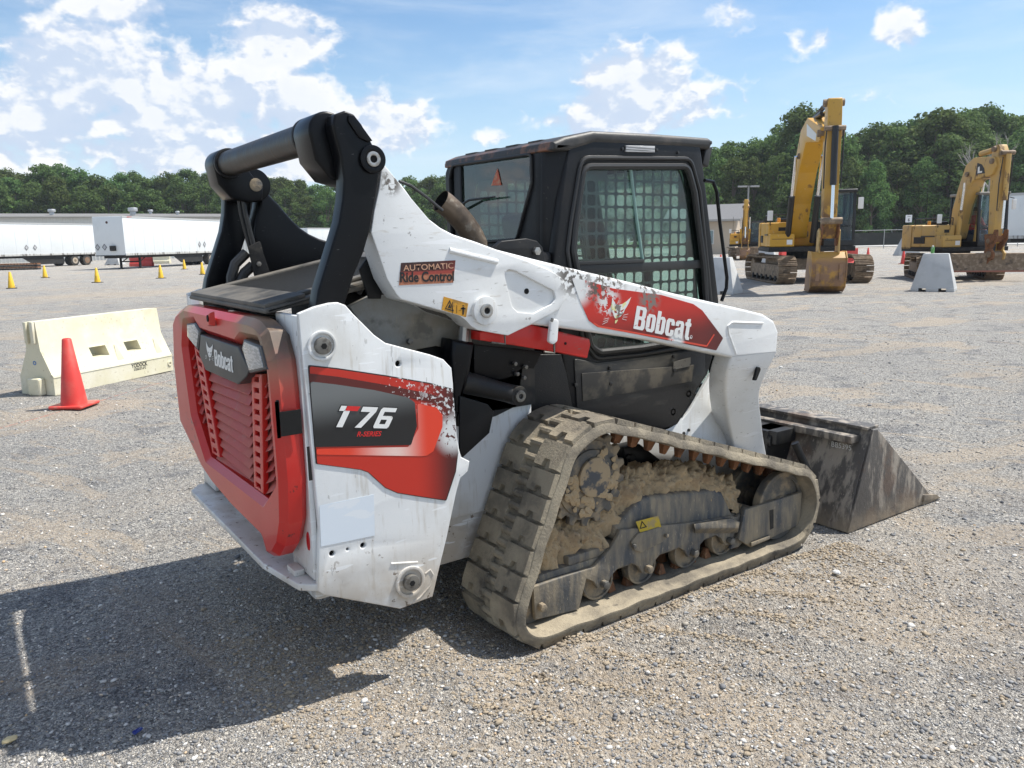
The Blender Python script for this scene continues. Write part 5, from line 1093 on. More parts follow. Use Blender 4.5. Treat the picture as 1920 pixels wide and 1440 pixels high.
for x in (.99, 1.62): mb = MB(); mb.hexa([(x-.055, yfront(.26)-.003, .255), (x+.055, yfront(.26)-.003, .255), (x+.055, yfront(.26)+.02, .255), (x-.055, yfront(.26)+.02, .255)], [(x-.012, yfront(.44)-.014, .44), (x+.012, yfront(.44)-.014, .44), (x+.012, yfront(.44)+.01, .44), (x-.012, yfront(.44)+.01, .44)]); mb.build('dimple', wmat('cream_plastic_dimple', (.56, .52, .38), .5), bb, bev=.004)
MB().box((-.09, -.13, 0), (.002, .05, .20)).build('end_lug', M_cream, bz, bev=.03, bseg=3)
MB().box((-.035, -.07, .58), (-.0, -.028, HB-.002)).build('end_tongue', M_cream, bz, bev=.008); MB().box((-.035, .028, .58), (-.0, .07, HB-.002)).build('end_tongue', M_cream, bz, bev=.008)
MB().hexa([(0, -.258, .195), (Lb, -.258, .195), (Lb, -.20, .195), (0, -.20, .195)], [(0, -.245, .232), (Lb, -.245, .232), (Lb, -.20, .236), (0, -.20, .236)]).build('ledge', M_cream, bz, bev=.008)
MB().ring((Lb-.055, .10), 'y', .035, .016, -.262, -.25, 20).build('drain_plug', M_cream, bz, bev=.004)
text('lettering', 'YODOCK', (Lb*.615, .135), (Lb*.76, .135), .050, 'y', -.2515, M_letb, bz, off=.03)
mb = MB(); r_ = random.Random(3)
for row, (zz, nn_) in enumerate(((.113, 15), (.096, 24))):
    x = Lb*.635
    for k in range(nn_):
        w_ = .010 if row else .013
        if r_.random() < .85: mb.add([(x, -.2512, zz), (x+w_*.7, -.2512, zz), (x+w_*.7, -.2512, zz+.011), (x, -.2512, zz+.011)], [(0, 1, 2, 3)])
        x += w_*(.80 if row else 1)
mb.build('small_print', M_letb, bz, smooth=None)
mb = MB(); mb.ring((.0, .36), 'x', .024, .014, -.003, -.001, 20); mb.build('blue_paint_mark', flat('blue_spray_paint', (.03, .16, .42), .6), bz)
LOCAL[0] = False

# ---- concrete blocks
M_conc = wmat('cast_concrete', (.46, .47, .47), .85, layers=[dict(c=(.36, .36, .35), s=3, t=.45, w=.3, a=.6), dict(c=(.55, .55, .53), s=14, t=.58, w=.1, a=.4), dict(c=(.22, .21, .19), s=30, t=.68, w=.03, a=.6)], bump=.3)
def block(loc, rz, label, h=1.02, w=1.05, d=.95, tw=.72, td=.28):
    LOCAL[0] = True
    t = thing('concrete_block', label, 'concrete block', loc, 'tapered concrete barrier blocks', rz)
    mb = MB(); z0 = .09
    mb.hexa([(-d/2, -w/2, z0), (d/2, -w/2, z0), (d/2, w/2, z0), (-d/2, w/2, z0)], [(-td/2, -tw/2, h), (td/2, -tw/2, h), (td/2, tw/2, h), (-td/2, tw/2, h)])
    b = mb.build('body', M_conc, t, bev=.02)
    for y0, y1 in ((-w/2, -w*.32), (-w*.14, w*.14), (w*.32, w/2)): MB().box((-d/2-.012, y0-.003, 0), (d/2+.012, y1+.003, z0+.004)).build('foot', M_conc, t, bev=.008)
    LOCAL[0] = False; return t
q = PZ(1752, 547); block(q+Vector((.35, .2, 0)), math.radians(36-14), 'grey tapered concrete block in front of the right-hand excavator, nearest of the blocks', tw=.62)
block(PZ(1700, 479), .9, 'farthest concrete block, by the fence left of the number sign', h=1.25, w=1.5)
block(PZ(1348, 553)+Vector((.5, .4, 0)), .4, 'concrete block half hidden behind the grab handle of the loader cab', tw=.6)
block(PZ(1437, 494), .5, 'concrete block seen behind the engine box of the big excavator')
block(far(215, 485, 78), .7, 'concrete block under the gap between the two white trailers', h=1.1, w=1.7)
bt = PZ(1752, 547)+Vector((.33, .30, 0)); LOCAL[0] = True
gc = thing('drink_can', 'small green can standing on top of the nearest concrete block', 'can', bt+Vector((0, 0, 1.02))); MB().cyl((0, 0), 'z', .045, 0, .18, 16).build('can_body', wmat('green_can', (.10, .30, .08), .4, layers=[dict(c=(.7, .7, .7), s=12, t=.55, w=.05, a=.8)]), gc, bev=.006); MB().cyl((0, 0), 'z', .025, .18, .22, 14).build('can_cap', M_letw, gc, bev=.004); LOCAL[0] = False

# ---- semi trailers
M_trl = wmat('white_trailer_skin', (.70, .73, .74), .38, layers=[dict(c=(.60, .64, .64), s=.8, t=.45, w=.3, a=.5), dict(c=(.50, .50, .46), s=3, st=(1, 1, .3), t=.6, w=.1, a=.3)], bump=.05, bs=1)
M_tire = wmat('dusty_tyre', (.028, .027, .026), .85, layers=[dict(c=(.10, .09, .075), s=4, t=.45, w=.2, a=.7)])
def trailer(P0, P1, zb, zt, label, wheels=(), skirt=None, legs=None, wid=2.6, diam=(), nose=False, rust=(.12, .10, .08)):
    """long side runs P0 -> P1 (the side that faces the yard), box stands behind it"""
    d = P1-P0; L = d.length; rz = math.atan2(d.y, d.x); LOCAL[0] = True
    t = thing('semi_trailer', label, 'trailer', P0, 'white semi trailers', rz)
    bx = MB().box((0, 0, zb), (L, wid, zt)).build('box', M_trl, t, bev=.06)
    MB().box((-.01, -.03, zb-.02), (L+.01, 0.0, zb+.16)).build('bottom_rail', wmat('dirty_rail', (.50, .50, .48), .5, layers=[dict(c=(.1, .09, .08), s=6, st=(1, 1, .2), t=.5, w=.1, a=.8)]), t, bev=.008)
    MB().box((-.01, -.02, zt-.12), (L+.01, .0, zt+.02)).build('top_rail', flat('trailer_rail', (.42, .43, .43), .5), t)
    mb = MB(); k = int(L/1.25)
    for i in range(1, k): mb.box((i*1.25-.012, -.010, zb+.16), (i*1.25+.012, 0, zt-.12))
    mb.build('panel_seams', M_trl, bx)
    MB().box((.3, .5, zb-.22), (L-.3, wid-.5, zb-.021)).build('underframe', M_dark, t)
    if skirt: a, b, hh = skirt; MB().hexa([(a, .15, zb-.02), (b, .15, zb-.02), (b, .15, zb-hh), (a+1.4, .15, zb-hh)], [(a, .20, zb-.02), (b, .20, zb-.02), (b, .20, zb-hh), (a+1.4, .20, zb-hh)]).build('side_skirt', M_dark, t)
    for x in wheels:
        for y in (.32, wid-.32):
            w_ = MB().cyl((x, .51), 'y', .51, y-.28, y+.28, 36).build('wheel', M_tire, t, bev=.06, bseg=3)
            MB().ring((x, .51), 'y', .30, .14, y-.29, y-.20, 28).build('rim', flat('trailer_rim', (.42, .36, .28) if x == wheels[0] else (.22, .13, .08), .6), w_); MB().cyl((x, .51), 'y', .14, y-.30, y-.2, 18).build('hub', flat('trailer_hub', (.2, .15, .1), .6), w_)
    if wheels: MB().box((max(wheels)+.62, .1, .35), (max(wheels)+.66, .6, zb-.1)).build('mud_flap', M_tire, t)
    if legs is not None:
        for y in (.45, wid-.45):
            l_ = MB().box((legs-.07, y-.07, .05), (legs+.07, y+.07, zb-.02)).box((legs-.16, y-.16, 0), (legs+.16, y+.16, .05)).build('landing_leg', M_dark, t)
        mb = MB(); mb.tube([(legs, .45, .55), (legs, wid-.45, .55)], .05, 8).tube([(legs, .5, .5), (legs+1.1, .6, zb-.1)], .04, 8).tube([(legs, wid-.5, .5), (legs, wid/2, zb-.1)], .04, 8); mb.build('leg_brace', M_dark, t)
    for x, z, axis in diam:
        r = .26; o = [(x-r*.8, z), (x, z-r), (x+r*.8, z), (x, z+r)] if axis == 'y' else [(x-r*.8, z), (x, z-r), (x+r*.8, z), (x, z+r)]
        h = shrink(o, .72)
        plate('placard', o, axis, -.034 if axis == 'y' else -.02, -.028 if axis == 'y' else -.012, flat('placard_frame', (.06, .06, .065), .5), t, holes=[h]); plate('placard_face', h, axis, -.032 if axis == 'y' else -.018, -.029 if axis == 'y' else -.014, flat('placard_silver', (.45, .46, .48), .4), t)
    if nose:
        MB().box((-.20, .75, zb+.35), (-.002, 1.2, zb+.75)).build('gladhand_box', M_dark, t, bev=.03); MB().cyl((1.35, zt-.45), 'x', .10, -.012, -.002, 20).build('round_badge', flat('dark_badge', (.06, .02, .02), .5), t)
        MB().box((-.03, .0, zb-.04), (.0, wid, zb+.02)).build('nose_rail', M_dark, t)
        plate('corner_sticker', [(.55, zt-.10), (1.2, zt-.04), (1.1, zt-.02), (.6, zt-.02)], 'y', -.026, -.022, flat('red_sticker', (.45, .05, .05), .5), t)
    LOCAL[0] = False; return t
pB0, pB1 = far(236, 478, 61.), far(430, 470, 76.)
d_ = (pB1-pB0).normalized(); pBe = pB0+d_*15.5
zbB, ztB = 1.07, zat(232, 405, pB0)
trailer(pB0, pBe, zbB, ztB, 'white semi trailer on landing legs, nose toward the yard, right of the other trailer', skirt=(6.2, 11.0, .75), legs=2.3, diam=((10.4, zbB+.75, 'y'), (11.2, zbB+.75, 'y'), (1.75, zbB+.65, 'x'), (2.35, zbB+.65, 'x')), nose=True, wheels=(12.2, 13.5))
pA1 = far(190, 478, 82.); pA0 = far(0, 480, 71.5); d_ = (pA1-pA0).normalized(); pAs = pA1-d_*15.8
Lw = 15.8; xw = [(far(p, 480, D)-pAs).dot(d_) for p, D in ((141, 79), (162, 80.4))]
trailer(pAs, pA1, 1.1, zat(185, 420, pA1), 'white semi trailer at the left edge with two rear axles showing', wheels=tuple(xw), skirt=(xw[0]-6., xw[0]-1.2, .85), diam=((xw[0]-5.3, 1.85, 'y'), (xw[0]-4.4, 1.85, 'y')))
pC0, pC1 = far(578, 455, 96.), far(640, 455, 101.); d_ = (pC1-pC0).normalized()
trailer(pC0, pC0+d_*12, 1.2, zat(600, 427, pC0), 'white trailer far off, seen through the lift arms of the track loader', wheels=(9.5, 10.8))
pD0, pD1 = far(1878, 470, 46.), far(1990, 470, 44.); d_ = (pD1-pD0).normalized()
trailer(pD0, pD0+d_*13, 1.15, zat(1895, 363, pD0), 'white trailer behind the excavator at the right edge', wheels=(8.0, 9.3), legs=None)

# ---- low buildings
M_wall = wmat('white_ribbed_cladding', (.62, .63, .61), .55, layers=[dict(c=(.45, .44, .41), s=28, st=(1, 1, .02), t=.5, w=.08, a=.5)])
def building(P0, L, rz, wid, h, hr, label, wallm, roofm, name='warehouse', ribs=0, windows=(), vents=(), overhang=.5):
    LOCAL[0] = True; t = thing(name, label, 'building', P0, None, rz)
    w_ = MB().box((0, 0, 0), (L, wid, h)).build('wall', wallm, t)
    if ribs:
        mb = MB()
        for i in range(int(L/ribs)+1): mb.box((i*ribs-.05, -.08, 0), (i*ribs+.05, -.002, h))
        mb.build('wall_ribs', wallm, w_, smooth=None)
    o = overhang; r_ = MB().hexa([(-o, -o, h+.004), (L+o, -o, h+.004), (L+o, wid/2, hr), (-o, wid/2, hr)], [(-o, -o, h+.18), (L+o, -o, h+.18), (L+o, wid/2, hr+.18), (-o, wid/2, hr+.18)])
    r_.hexa([(-o, wid/2, hr), (L+o, wid/2, hr), (L+o, wid+o, h+.004), (-o, wid+o, h+.004)], [(-o, wid/2, hr+.18), (L+o, wid/2, hr+.18), (L+o, wid+o, h+.18), (-o, wid+o, h+.18)])
    rf = r_.build('roof', roofm, t, smooth=None)
    MB().add([(0, 0, h), (0, wid, h), (0, wid/2, hr), (L, 0, h), (L, wid, h), (L, wid/2, hr)], [(0, 1, 2), (3, 5, 4)]).build('gable', wallm, t)
    MB().box((-o, -o-.14, h+.02), (L+o, -o, h+.16)).build('gutter', flat('gutter_metal', (.35, .34, .32), .5), rf)
    for (x, y, s_) in vents:
        zz = h+.18+(hr-h)*min(y, wid-y)/(wid/2)
        v = MB().cyl((x, y), 'z', .35*s_, zz-.1, zz+.5*s_, 18).build('roof_vent', flat('galvanised_vent', (.45, .46, .47), .35, metal=.4), rf, bev=.02); MB().cyl((x, y), 'z', .55*s_, zz+.5*s_, zz+.95*s_, 18).build('vent_cap', flat('galvanised_cap', (.50, .51, .52), .35, metal=.4), v, bev=.12, bseg=3)
    for (x0, z0, x1, z1) in windows:
        f = MB().box((x0, -.05, z0), (x1, -.002, z1)).build('window', flat('white_window_frame', (.6, .6, .58), .5), t); MB().box((x0+.08, -.06, z0+.08), (x1-.08, -.052, z1-.08)).build('pane', M_glass2, f)
    LOCAL[0] = False; return t
q0, q1 = far(-160, 460, 100.), far(500, 460, 124.); dd = q1-q0
hW = zat(100, 409, far(100, 460, 110)); 
building(q0, dd.length, math.atan2(dd.y, dd.x), 20., hW, hW+.75, 'long low white warehouse with ribbed wall behind the two trailers', M_wall, wmat('weathered_metal_roof', (.20, .19, .175), .6, layers=[dict(c=(.10, .08, .06), s=.5, t=.5, w=.2, a=.5)]), ribs=.45,
         vents=((dd.length*.355, 3, .9), (dd.length*.585, 2, 1.2), (dd.length*.66, 8, .7), (dd.length*.735, 5, .6), (dd.length*.12, 7, .6)))
q0, q1 = far(1255, 470, 74.), far(1378, 470, 72.); dd = q1-q0
h2 = zat(1350, 415, far(1350, 470, 72.)); building(q0, dd.length, math.atan2(dd.y, dd.x), 8., h2, h2+1.5, 'beige office building with grey hip roof right of the loader cab', wmat('beige_siding', (.48, .40, .31), .7), wmat('grey_shingles', (.15, .15, .155), .9), name='office_building',
         windows=((dd.length-3.0, .9, dd.length-1.9, 2.2), (1, .9, 2.2, 2.2)), overhang=.6)
# fence with dark screening
LOCAL[0] = True
f0, f1 = far(1372, 460, 88.), far(2050, 460, 78.); dd = f1-f0; LF = dd.length
fz = thing('chain_link_fence', 'long chain link fence with dark screening beyond the excavators', 'fence', f0, None, math.atan2(dd.y, dd.x))
for i in range(int(LF/3.1)+1): MB().tube([(i*3.1, 0, 0), (i*3.1, 0, 2.0)], .04, 8).build('fence_post', flat('galvanised_post', (.42, .43, .42), .4, metal=.3), fz)
MB().tube([(0, 0, 1.9), (LF, 0, 1.9)], .03, 8).build('top_rail', flat('galvanised_rail', (.42, .43, .42), .4, metal=.3), fz)
MB().box((0, .06, .35), (LF, .075, 1.65)).build('screening', wmat('dark_screening_cloth', (.035, .038, .035), .9, layers=[dict(c=(.08, .08, .07), s=1.5, t=.5, w=.2, a=.5)]), fz)
LOCAL[0] = False
# yard lamp and number sign
pL = far(1400, 460, 68.); LOCAL[0] = True
lp = thing('yard_light_pole', 'grey light pole with two lamp heads by the wood', 'light pole', pL, None, math.radians(YAW-90)); zL = zat(1401, 347, pL)
MB().tube([(0, 0, 0), (0, 0, zL-.1)], [.11, .07], 12).build('pole', flat('grey_pole', (.25, .25, .24), .5), lp)
for s_ in (-1, 1):
    h = MB().box((s_*.15-.0, -.12, zL-.18), (s_*.15+s_*.75, .12, zL-.05)) if s_ > 0 else MB().box((-.9, -.12, zL-.18), (-.15, .12, zL-.05)); h.build('lamp_head', flat('lamp_head_grey', (.35, .35, .34), .5), lp, bev=.02)
MB().box((-.9, -.03, zL-.10), (.9, .03, zL-.045)).build('cross_arm', flat('grey_arm', (.25, .25, .24), .5), lp)
pS = far(1700, 470, 62.); sg_ = thing('number_sign', 'small white sign with a black 6 on a dark post before the wood', 'sign', pS, None, math.radians(YAW-90)+.1)
zt_, zb_ = zat(1700, 403, pS), zat(1700, 417, pS); wS = .26
MB().tube([(0, 0.03, 0), (0, .03, zb_)], .035, 8).build('post', M_dark, sg_)
bd_ = plate('sign_board', [(-wS, zb_), (wS, zb_), (wS, zt_), (-wS, zt_)], 'y', 0, .02, flat('white_board', (.75, .75, .75), .5), sg_)
text('lettering', '6', (-.075, zb_+.08), (.075, zb_+.08), .24, 'y', -.003, M_letb, bd_, off=.02); plate('small_print', [(-.13, zt_-.13), (.13, zt_-.13), (.13, zt_-.09), (-.13, zt_-.09)], 'y', -.004, -.002, flat('grey_print', (.25, .25, .25), .5), bd_)
LOCAL[0] = False
# red plastic barriers, oddments under and behind the trailers
def redbar(loc, rz, label, L=1.8, mt=None, nm='water_barrier', cat='barrier'):
    LOCAL[0] = True; t = thing(nm, label, cat, loc, None, rz)
    mb = MB(); p_ = [(-.24, 0), (-.24, .25), (-.10, .45), (-.08, .95), (.08, .95), (.10, .45), (.24, .25), (.24, 0)]
    mb.hexa([(0, y, z) for y, z in p_], [(L, y, z) for y, z in p_]); b = mb.build('body', mt or M_cred, t, bev=.02)
    MB().box((-.05, -.05, .55), (0, .05, .9)).build('end_tongue', mt or M_cred, t, bev=.01); MB().box((.0, -.255, .08), (L, -.24, .14)).build('ledge', mt or M_cred, t)
    LOCAL[0] = False
redbar(far(244, 490, 70.), math.radians(YAW-90), 'red plastic barrier lying behind the trailer landing legs', 2.0)
redbar(far(270, 486, 80.), math.radians(YAW-88), 'tan plastic barrier between the trailer landing legs', 2.6, M_cream)
redbar(far(1566, 480, 36.), math.radians(YAW-90), 'red plastic barrier seen past the bucket arm of the big excavator', 1.0)
redbar(far(1462, 487, 38.), math.radians(YAW-60), 'short red and white barrier by the left track of the big excavator', .5)
# stacked crawler parts at the far left
LOCAL[0] = True; ts = thing('steel_track_stack', 'rusty stack of steel track chain under the left trailer', 'steel stack', far(20, 490, 66.), None, math.radians(YAW-86))
for i in range(4):
    mb = MB()
    for k in range(22): mb.box((-3.2+k*.25, -.3+.03*(i % 2), i*.14), (-3.2+k*.25+.19, .3, i*.14+.12))
    mb.build('track_chain', M_rust if i % 2 else M_dark, ts)
LOCAL[0] = False

# ---- excavators
M_yel = wmat('weathered_yellow_paint', (.60, .32, .025), .42, layers=[dict(c=(.50, .29, .07), s=1.6, t=.46, w=.3, a=.5), dict(c=(.16, .085, .04), s=3, st=(1, 1, .5), t=.60, w=.08, a=.8, r=.8), dict(c=(.62, .45, .22), s=8, t=.6, w=.1, a=.4)], bump=.1, bs=12)
M_yelf = wmat('faded_yellow_paint', (.54, .335, .09), .5, layers=[dict(c=(.42, .30, .16), s=1.6, t=.42, w=.3, a=.7), dict(c=(.13, .075, .04), s=3, st=(1, 1, .5), t=.57, w=.08, a=.85, r=.8)], bump=.1, bs=12)
M_trk = wmat('rusty_crawler_steel', (.20, .145, .095), .7, metal=.15, layers=[dict(c=(.36, .28, .20), s=7, t=.45, w=.2, a=.7), dict(c=(.06, .045, .035), s=4, t=.56, w=.1, a=.7)], bump=.3, bs=15)
M_bkt = wmat('earth_worn_bucket', (.46, .25, .05), .55, layers=[dict(c=(.26, .15, .09), s=2.2, t=.36, w=.12, a=.95, g=[(2, 1.1, .75)]), dict(c=(.14, .085, .06), s=3, t=.5, w=.15, a=.7, g=[(2, .9, .6)])], bump=.2, bs=12)
M_stk = wmat('weathered_yellow_stick', (.53, .30, .045), .42, layers=[dict(c=(.50, .29, .07), s=1.6, t=.46, w=.3, a=.5), dict(c=(.20, .11, .055), s=4, t=.38, w=.15, a=.95, r=.8, g=[(2, 2.9, 2.1)]), dict(c=(.12, .07, .04), s=5, st=(1, 1, .5), t=.60, w=.08, a=.8, r=.8)], bump=.1, bs=12)
M_blkx = flat('black_excavator_paint', (.012, .012, .013), .4)
M_chr = flat('chrome_rod', (.75, .76, .78), .12, metal=1.)
def excavator(nm, label, loc, rz, yel, und=0., L=4.2, gauge=2.45, tw=.6, th=.92, w=2.75, cabh=2.95, boom=None, stick=None, blade=False, bucket=True, coupler=False, tail=2.7, sc=1., cabw=.98, label_panel=False, panes=True):
    LOCAL[0] = True
    t = thing(nm, label, 'excavator', loc, 'yellow excavators', rz, sc)
    Rm = Matrix.Rotation(und, 3, 'Z')
    def rot(mb): mb.v = [tuple(Rm @ Vector(v)) for v in mb.v]; return mb
    r = th/2-.05
    # crawler tracks: oval of grouser shoes
    for sg in (-1, 1):
        yc = sg*gauge/2; mb = MB(); per = 2*(L-2*r)+2*math.pi*r; k = int(per/.19)
        for i in range(k):
            s = per*i/k; a = L-2*r
            if s < a: c = Vector((-a/2+s, 0, th-.05)); nn = Vector((0, 0, 1)); tt = Vector((1, 0, 0))
            elif s < a+math.pi*r: ph_ = (s-a)/r; nn = Vector((math.sin(ph_), 0, math.cos(ph_))); c = Vector((a/2, 0, r+.05))+nn*r; tt = Vector((math.cos(ph_), 0, -math.sin(ph_)))
            elif s < 2*a+math.pi*r: c = Vector((a/2-(s-a-math.pi*r), 0, .05)); nn = Vector((0, 0, -1)); tt = Vector((-1, 0, 0))
            else: ph_ = math.pi+(s-2*a-math.pi*r)/r; nn = Vector((math.sin(ph_), 0, math.cos(ph_))); c = Vector((-a/2, 0, r+.05))+nn*r; tt = Vector((math.cos(ph_), 0, -math.sin(ph_)))
            Yv = Vector((0, 1, 0)); c = c+Yv*yc
            def bx(t0, t1, n0_, n1_, y0, y1): mb.hexa([c+tt*t0+nn*n0_+Yv*y0, c+tt*t1+nn*n0_+Yv*y0, c+tt*t1+nn*n0_+Yv*y1, c+tt*t0+nn*n0_+Yv*y1], [c+tt*t0+nn*n1_+Yv*y0, c+tt*t1+nn*n1_+Yv*y0, c+tt*t1+nn*n1_+Yv*y1, c+tt*t0+nn*n1_+Yv*y1])
            bx(-.085, .085, -.015, .012, -tw/2, tw/2)
            for g_ in (-.07, -.01, .05): bx(g_, g_+.018, .012, .045, -tw/2, tw/2)
            bx(-.05, .05, -.08, -.015, -.09, .09)
        rot(mb).build('crawler_track', M_trk, t, smooth=None)
        mb = MB().hexa([(-L/2+r, yc-.16, .18), (L/2-r, yc-.16, .18), (L/2-r-.1, yc-.16, th-.30), (-L/2+r+.1, yc-.16, th-.30)], [(-L/2+r, yc+.16, .18), (L/2-r, yc+.16, .18), (L/2-r-.1, yc+.16, th-.30), (-L/2+r+.1, yc+.16, th-.30)])
        tf = rot(mb).build('track_frame', M_trk, t, bev=.02)
        for x, rr_ in ((-L/2+r+.0, r-.10), (L/2-r-.0, r-.10)): rot(MB().cyl((x, r+.05), 'y', rr_, yc-.12, yc+.12, 24)).build('idler_wheel', M_trk, t, bev=.02)
        for i in range(6): rot(MB().cyl((-L/2+r+.35+(L-2*r-.7)*i/5, .17), 'y', .09, yc-.2, yc+.2, 12)).build('track_roller', M_dark, tf)
    rot(MB().box((-.9, -gauge/2+.1, .42), (.9, gauge/2-.1, .80))).build('car_body', M_trk, t, bev=.03)
    MB().cyl((0, 0), 'z', .62, .80, th+.12, 32).build('slew_ring', M_dark, t)
    dz = th+.12
    MB().box((-tail+.5, -w/2, dz), (1.35, w/2, dz+.16)).build('deck', M_dark, t, bev=.01)
    # counterweight with rounded tail
    cwp = [(-tail+.55, -w/2)]+[(-tail+.55-(.55)*math.cos(a), -w/2*math.sin(a)*-1 if False else w/2*math.sin(a)) for a in [math.radians(-90+180*i/12) for i in range(13)]]+[(-tail+.55, w/2), (-tail+1.1, w/2), (-tail+1.1, -w/2)]
    plate('counterweight', cwp, 'z', dz+.05, dz+1.02, yel, t, bev=.05)
    hs = MB().box((-tail+1.102, -w/2+.02, dz+.162), (-.05, w/2-1.1, dz+1.0)).build('engine_hood', yel, t, bev=.06, bseg=3)
    MB().box((-tail+1.102, w/2-1.09, dz+.162), (-.55, w/2-.02, dz+.98)).build('side_compartment', yel, t, bev=.05)
    MB().box((-tail+1.3, -w/2+.5, dz+1.0), (-.6, w/2-1.2, dz+1.14)).build('hood_cover', M_blkx, t, bev=.05)
    # right-hand tool box in two steps
    tb1 = MB().box((-.045, -w/2+.02, dz+.165), (.85, -.52, dz+.98)).build('fuel_tank', yel, t, bev=.05, bseg=3)
    tb2 = MB().box((.852, -w/2+.03, dz+.165), (1.33, -.55, dz+.60)).build('tool_box', yel, t, bev=.05, bseg=3)
    MB().box((.852, -w/2+.35, dz+.70), (.858, -.75, dz+.82)).build('vent_recess', M_dark, tb1); MB().box((1.333, -.80, dz+.24), (1.338, -.62, dz+.40)).build('work_lamp', M_letw, tb2); MB().box((1.331, -w/2+.1, dz+.42), (1.336, -.6, dz+.435)).build('panel_gap', M_dark, tb2)
    mb = MB(); 
    for y in (-w/2+.08, -.60): mb.tube([(.80, y, dz+.98), (.80, y, dz+1.25)], .018, 8)
    mb.tube([(.80, -w/2+.08, dz+1.25), (.80, -.60, dz+1.25)], .018, 8).tube([(.8, -w/2+.08, dz+1.25), (-.6, -w/2+.08, dz+1.25)], .018, 8).tube([(-.6, -w/2+.08, dz+1.0), (-.6, -w/2+.08, dz+1.25)], .018, 8); mb.build('guard_rail', M_blkx, t)
    MB().tube([(-.2, -w/2+.25, dz+1.0), (-.2, -w/2+.25, dz+2.35)], .012, 6).build('antenna', M_dark, t)
    mr = MB().box((.95, -w/2-.04, dz+1.05), (.99, -w/2+.14, dz+1.38)).build('mirror', M_letw, t, bev=.015); MB().tube([(.85, -w/2+.08, dz+.9), (.97, -w/2+.05, dz+1.2)], .014, 6).build('mirror_arm', M_blkx, mr)
    MB().cyl((-.75, -.35), 'z', .06, dz+1.13, dz+1.42, 14).build('exhaust_stack', M_blkx, t); MB().cyl((-.2, -.9), 'z', .06, dz+1.0, dz+1.16, 14).build('beacon', flat('amber_beacon', (.6, .3, .05), .3), t, bev=.02)
    # cab: posts, roof, glass, seat
    y0, y1 = w/2-cabw-.02, w/2-.02; x0, x1 = -.50, 1.30; ch = cabh
    cb = MB()
    for (x, y) in ((x0, y0), (x0, y1-.09), (x1-.10, y0), (x1-.10, y1-.09), (x0+.9, y1-.07), ): cb.hexa([(x, y, dz+.165), (x+.09, y, dz+.165), (x+.09, y+.09, dz+.165), (x, y+.09, dz+.165)], [(x-(.12 if x > .5 else 0), y, ch), (x+.09-(.12 if x > .5 else 0), y, ch), (x+.09-(.12 if x > .5 else 0), y+.09, ch), (x-(.12 if x > .5 else 0), y+.09, ch)])
    cb.box((x0, y0, dz+.165), (x1, y1, dz+.36)).box((x1-.06, y0+.09, dz+.80), (x1-.03, y1-.09, dz+.83)).box((x0, y0, dz+.36), (x0+.05, y1, dz+1.0)).box((x0+.1, y1-.03, dz+.36), (x0+.9, y1-.01, dz+1.0))
    cbo = cb.build('cab', M_blkx, t, bev=.012)
    MB().box((x0-.04, y0-.03, ch), (x1-.06, y1+.03, ch+.10)).build('cab_roof', M_blkx if yel is M_yel else flat('grey_cab_roof', (.22, .21, .19), .6), cbo, bev=.04, bseg=3)
    if panes:
        MB().hexa([(x1-.04, y0+.08, dz+.36), (x1-.035, y0+.08, dz+.36), (x1-.035, y1-.08, dz+.36), (x1-.04, y1-.08, dz+.36)], [(x1-.16, y0+.08, ch-.02), (x1-.155, y0+.08, ch-.02), (x1-.155, y1-.08, ch-.02), (x1-.16, y1-.08, ch-.02)]).build('windscreen', M_glass2, cbo)
        MB().box((x0+.09, y0+.02, dz+1.0), (x1-.2, y0+.025, ch-.02)).build('side_window', M_glass2, cbo); MB().box((x0+.09, y1-.03, dz+1.0), (x1-.2, y1-.025, ch-.02)).build('side_window', M_glass2, cbo); MB().box((x0+.01, y0+.09, dz+1.0), (x0+.015, y1-.09, ch-.05)).build('rear_window', M_glass2, cbo)
    MB().box((x0+.35, y0+.22, dz+.37), (x0+.85, y1-.22, dz+.62)).box((x0+.25, y0+.24, dz+.60), (x0+.40, y1-.24, dz+1.25)).build('seat', flat('grey_seat', (.05, .05, .055), .7), cbo, bev=.05)
    mr = MB().box((x1+.0, y1+.03, ch-.55), (x1+.04, y1+.20, ch-.18)).build('mirror', M_letw, t, bev=.02); MB().tube([(x1-.1, y1, ch-.1), (x1+.03, y1+.1, ch-.15)], .015, 6).build('mirror_arm', M_blkx, mr)
    # boom
    bt_, bw = boom['outline'], boom.get('w', .52)
    yb = boom.get('y', -.12)
    bo = plate('boom', rnd(bt_, .15, 4), 'y', yb-bw/2, yb+bw/2, yel, t, bev=.025)
    if 'logo' in boom: plate('logo_panel', boom['logo'], 'y', yb-bw/2-.006, yb-bw/2-.002, M_blkx, bo); plate('logo_mark', boom['mark'], 'y', yb-bw/2-.012, yb-bw/2-.008, M_letw, bo)
    if label_panel: plate('side_label', boom['label'], 'y', yb-bw/2-.006, yb-bw/2-.002, flat('white_label', (.72, .72, .70), .5), bo)
    for (a_, b_, rb, rs) in boom['cyl']:
        for yy in boom.get('cy', (yb-bw/2-.12, yb+bw/2+.12)):
            A, B = Vector((a_[0], yy, a_[1])), Vector((b_[0], yy, b_[1])); Mx = A.lerp(B, boom.get('cs', .55))
            cyl_ = MB().tube([A, Mx], rb, 16).build('boom_cylinder', boom.get('cm', M_blkx), t); MB().tube([Mx, B], rs, 14).build('cylinder_rod', M_chr, cyl_)
    for (P_, r_) in boom['pins']: MB().cyl(P_, 'y', r_*.75, yb-bw/2-.07, yb+bw/2+.07, 18).build('boom_pin', M_trk, bo, bev=.015)
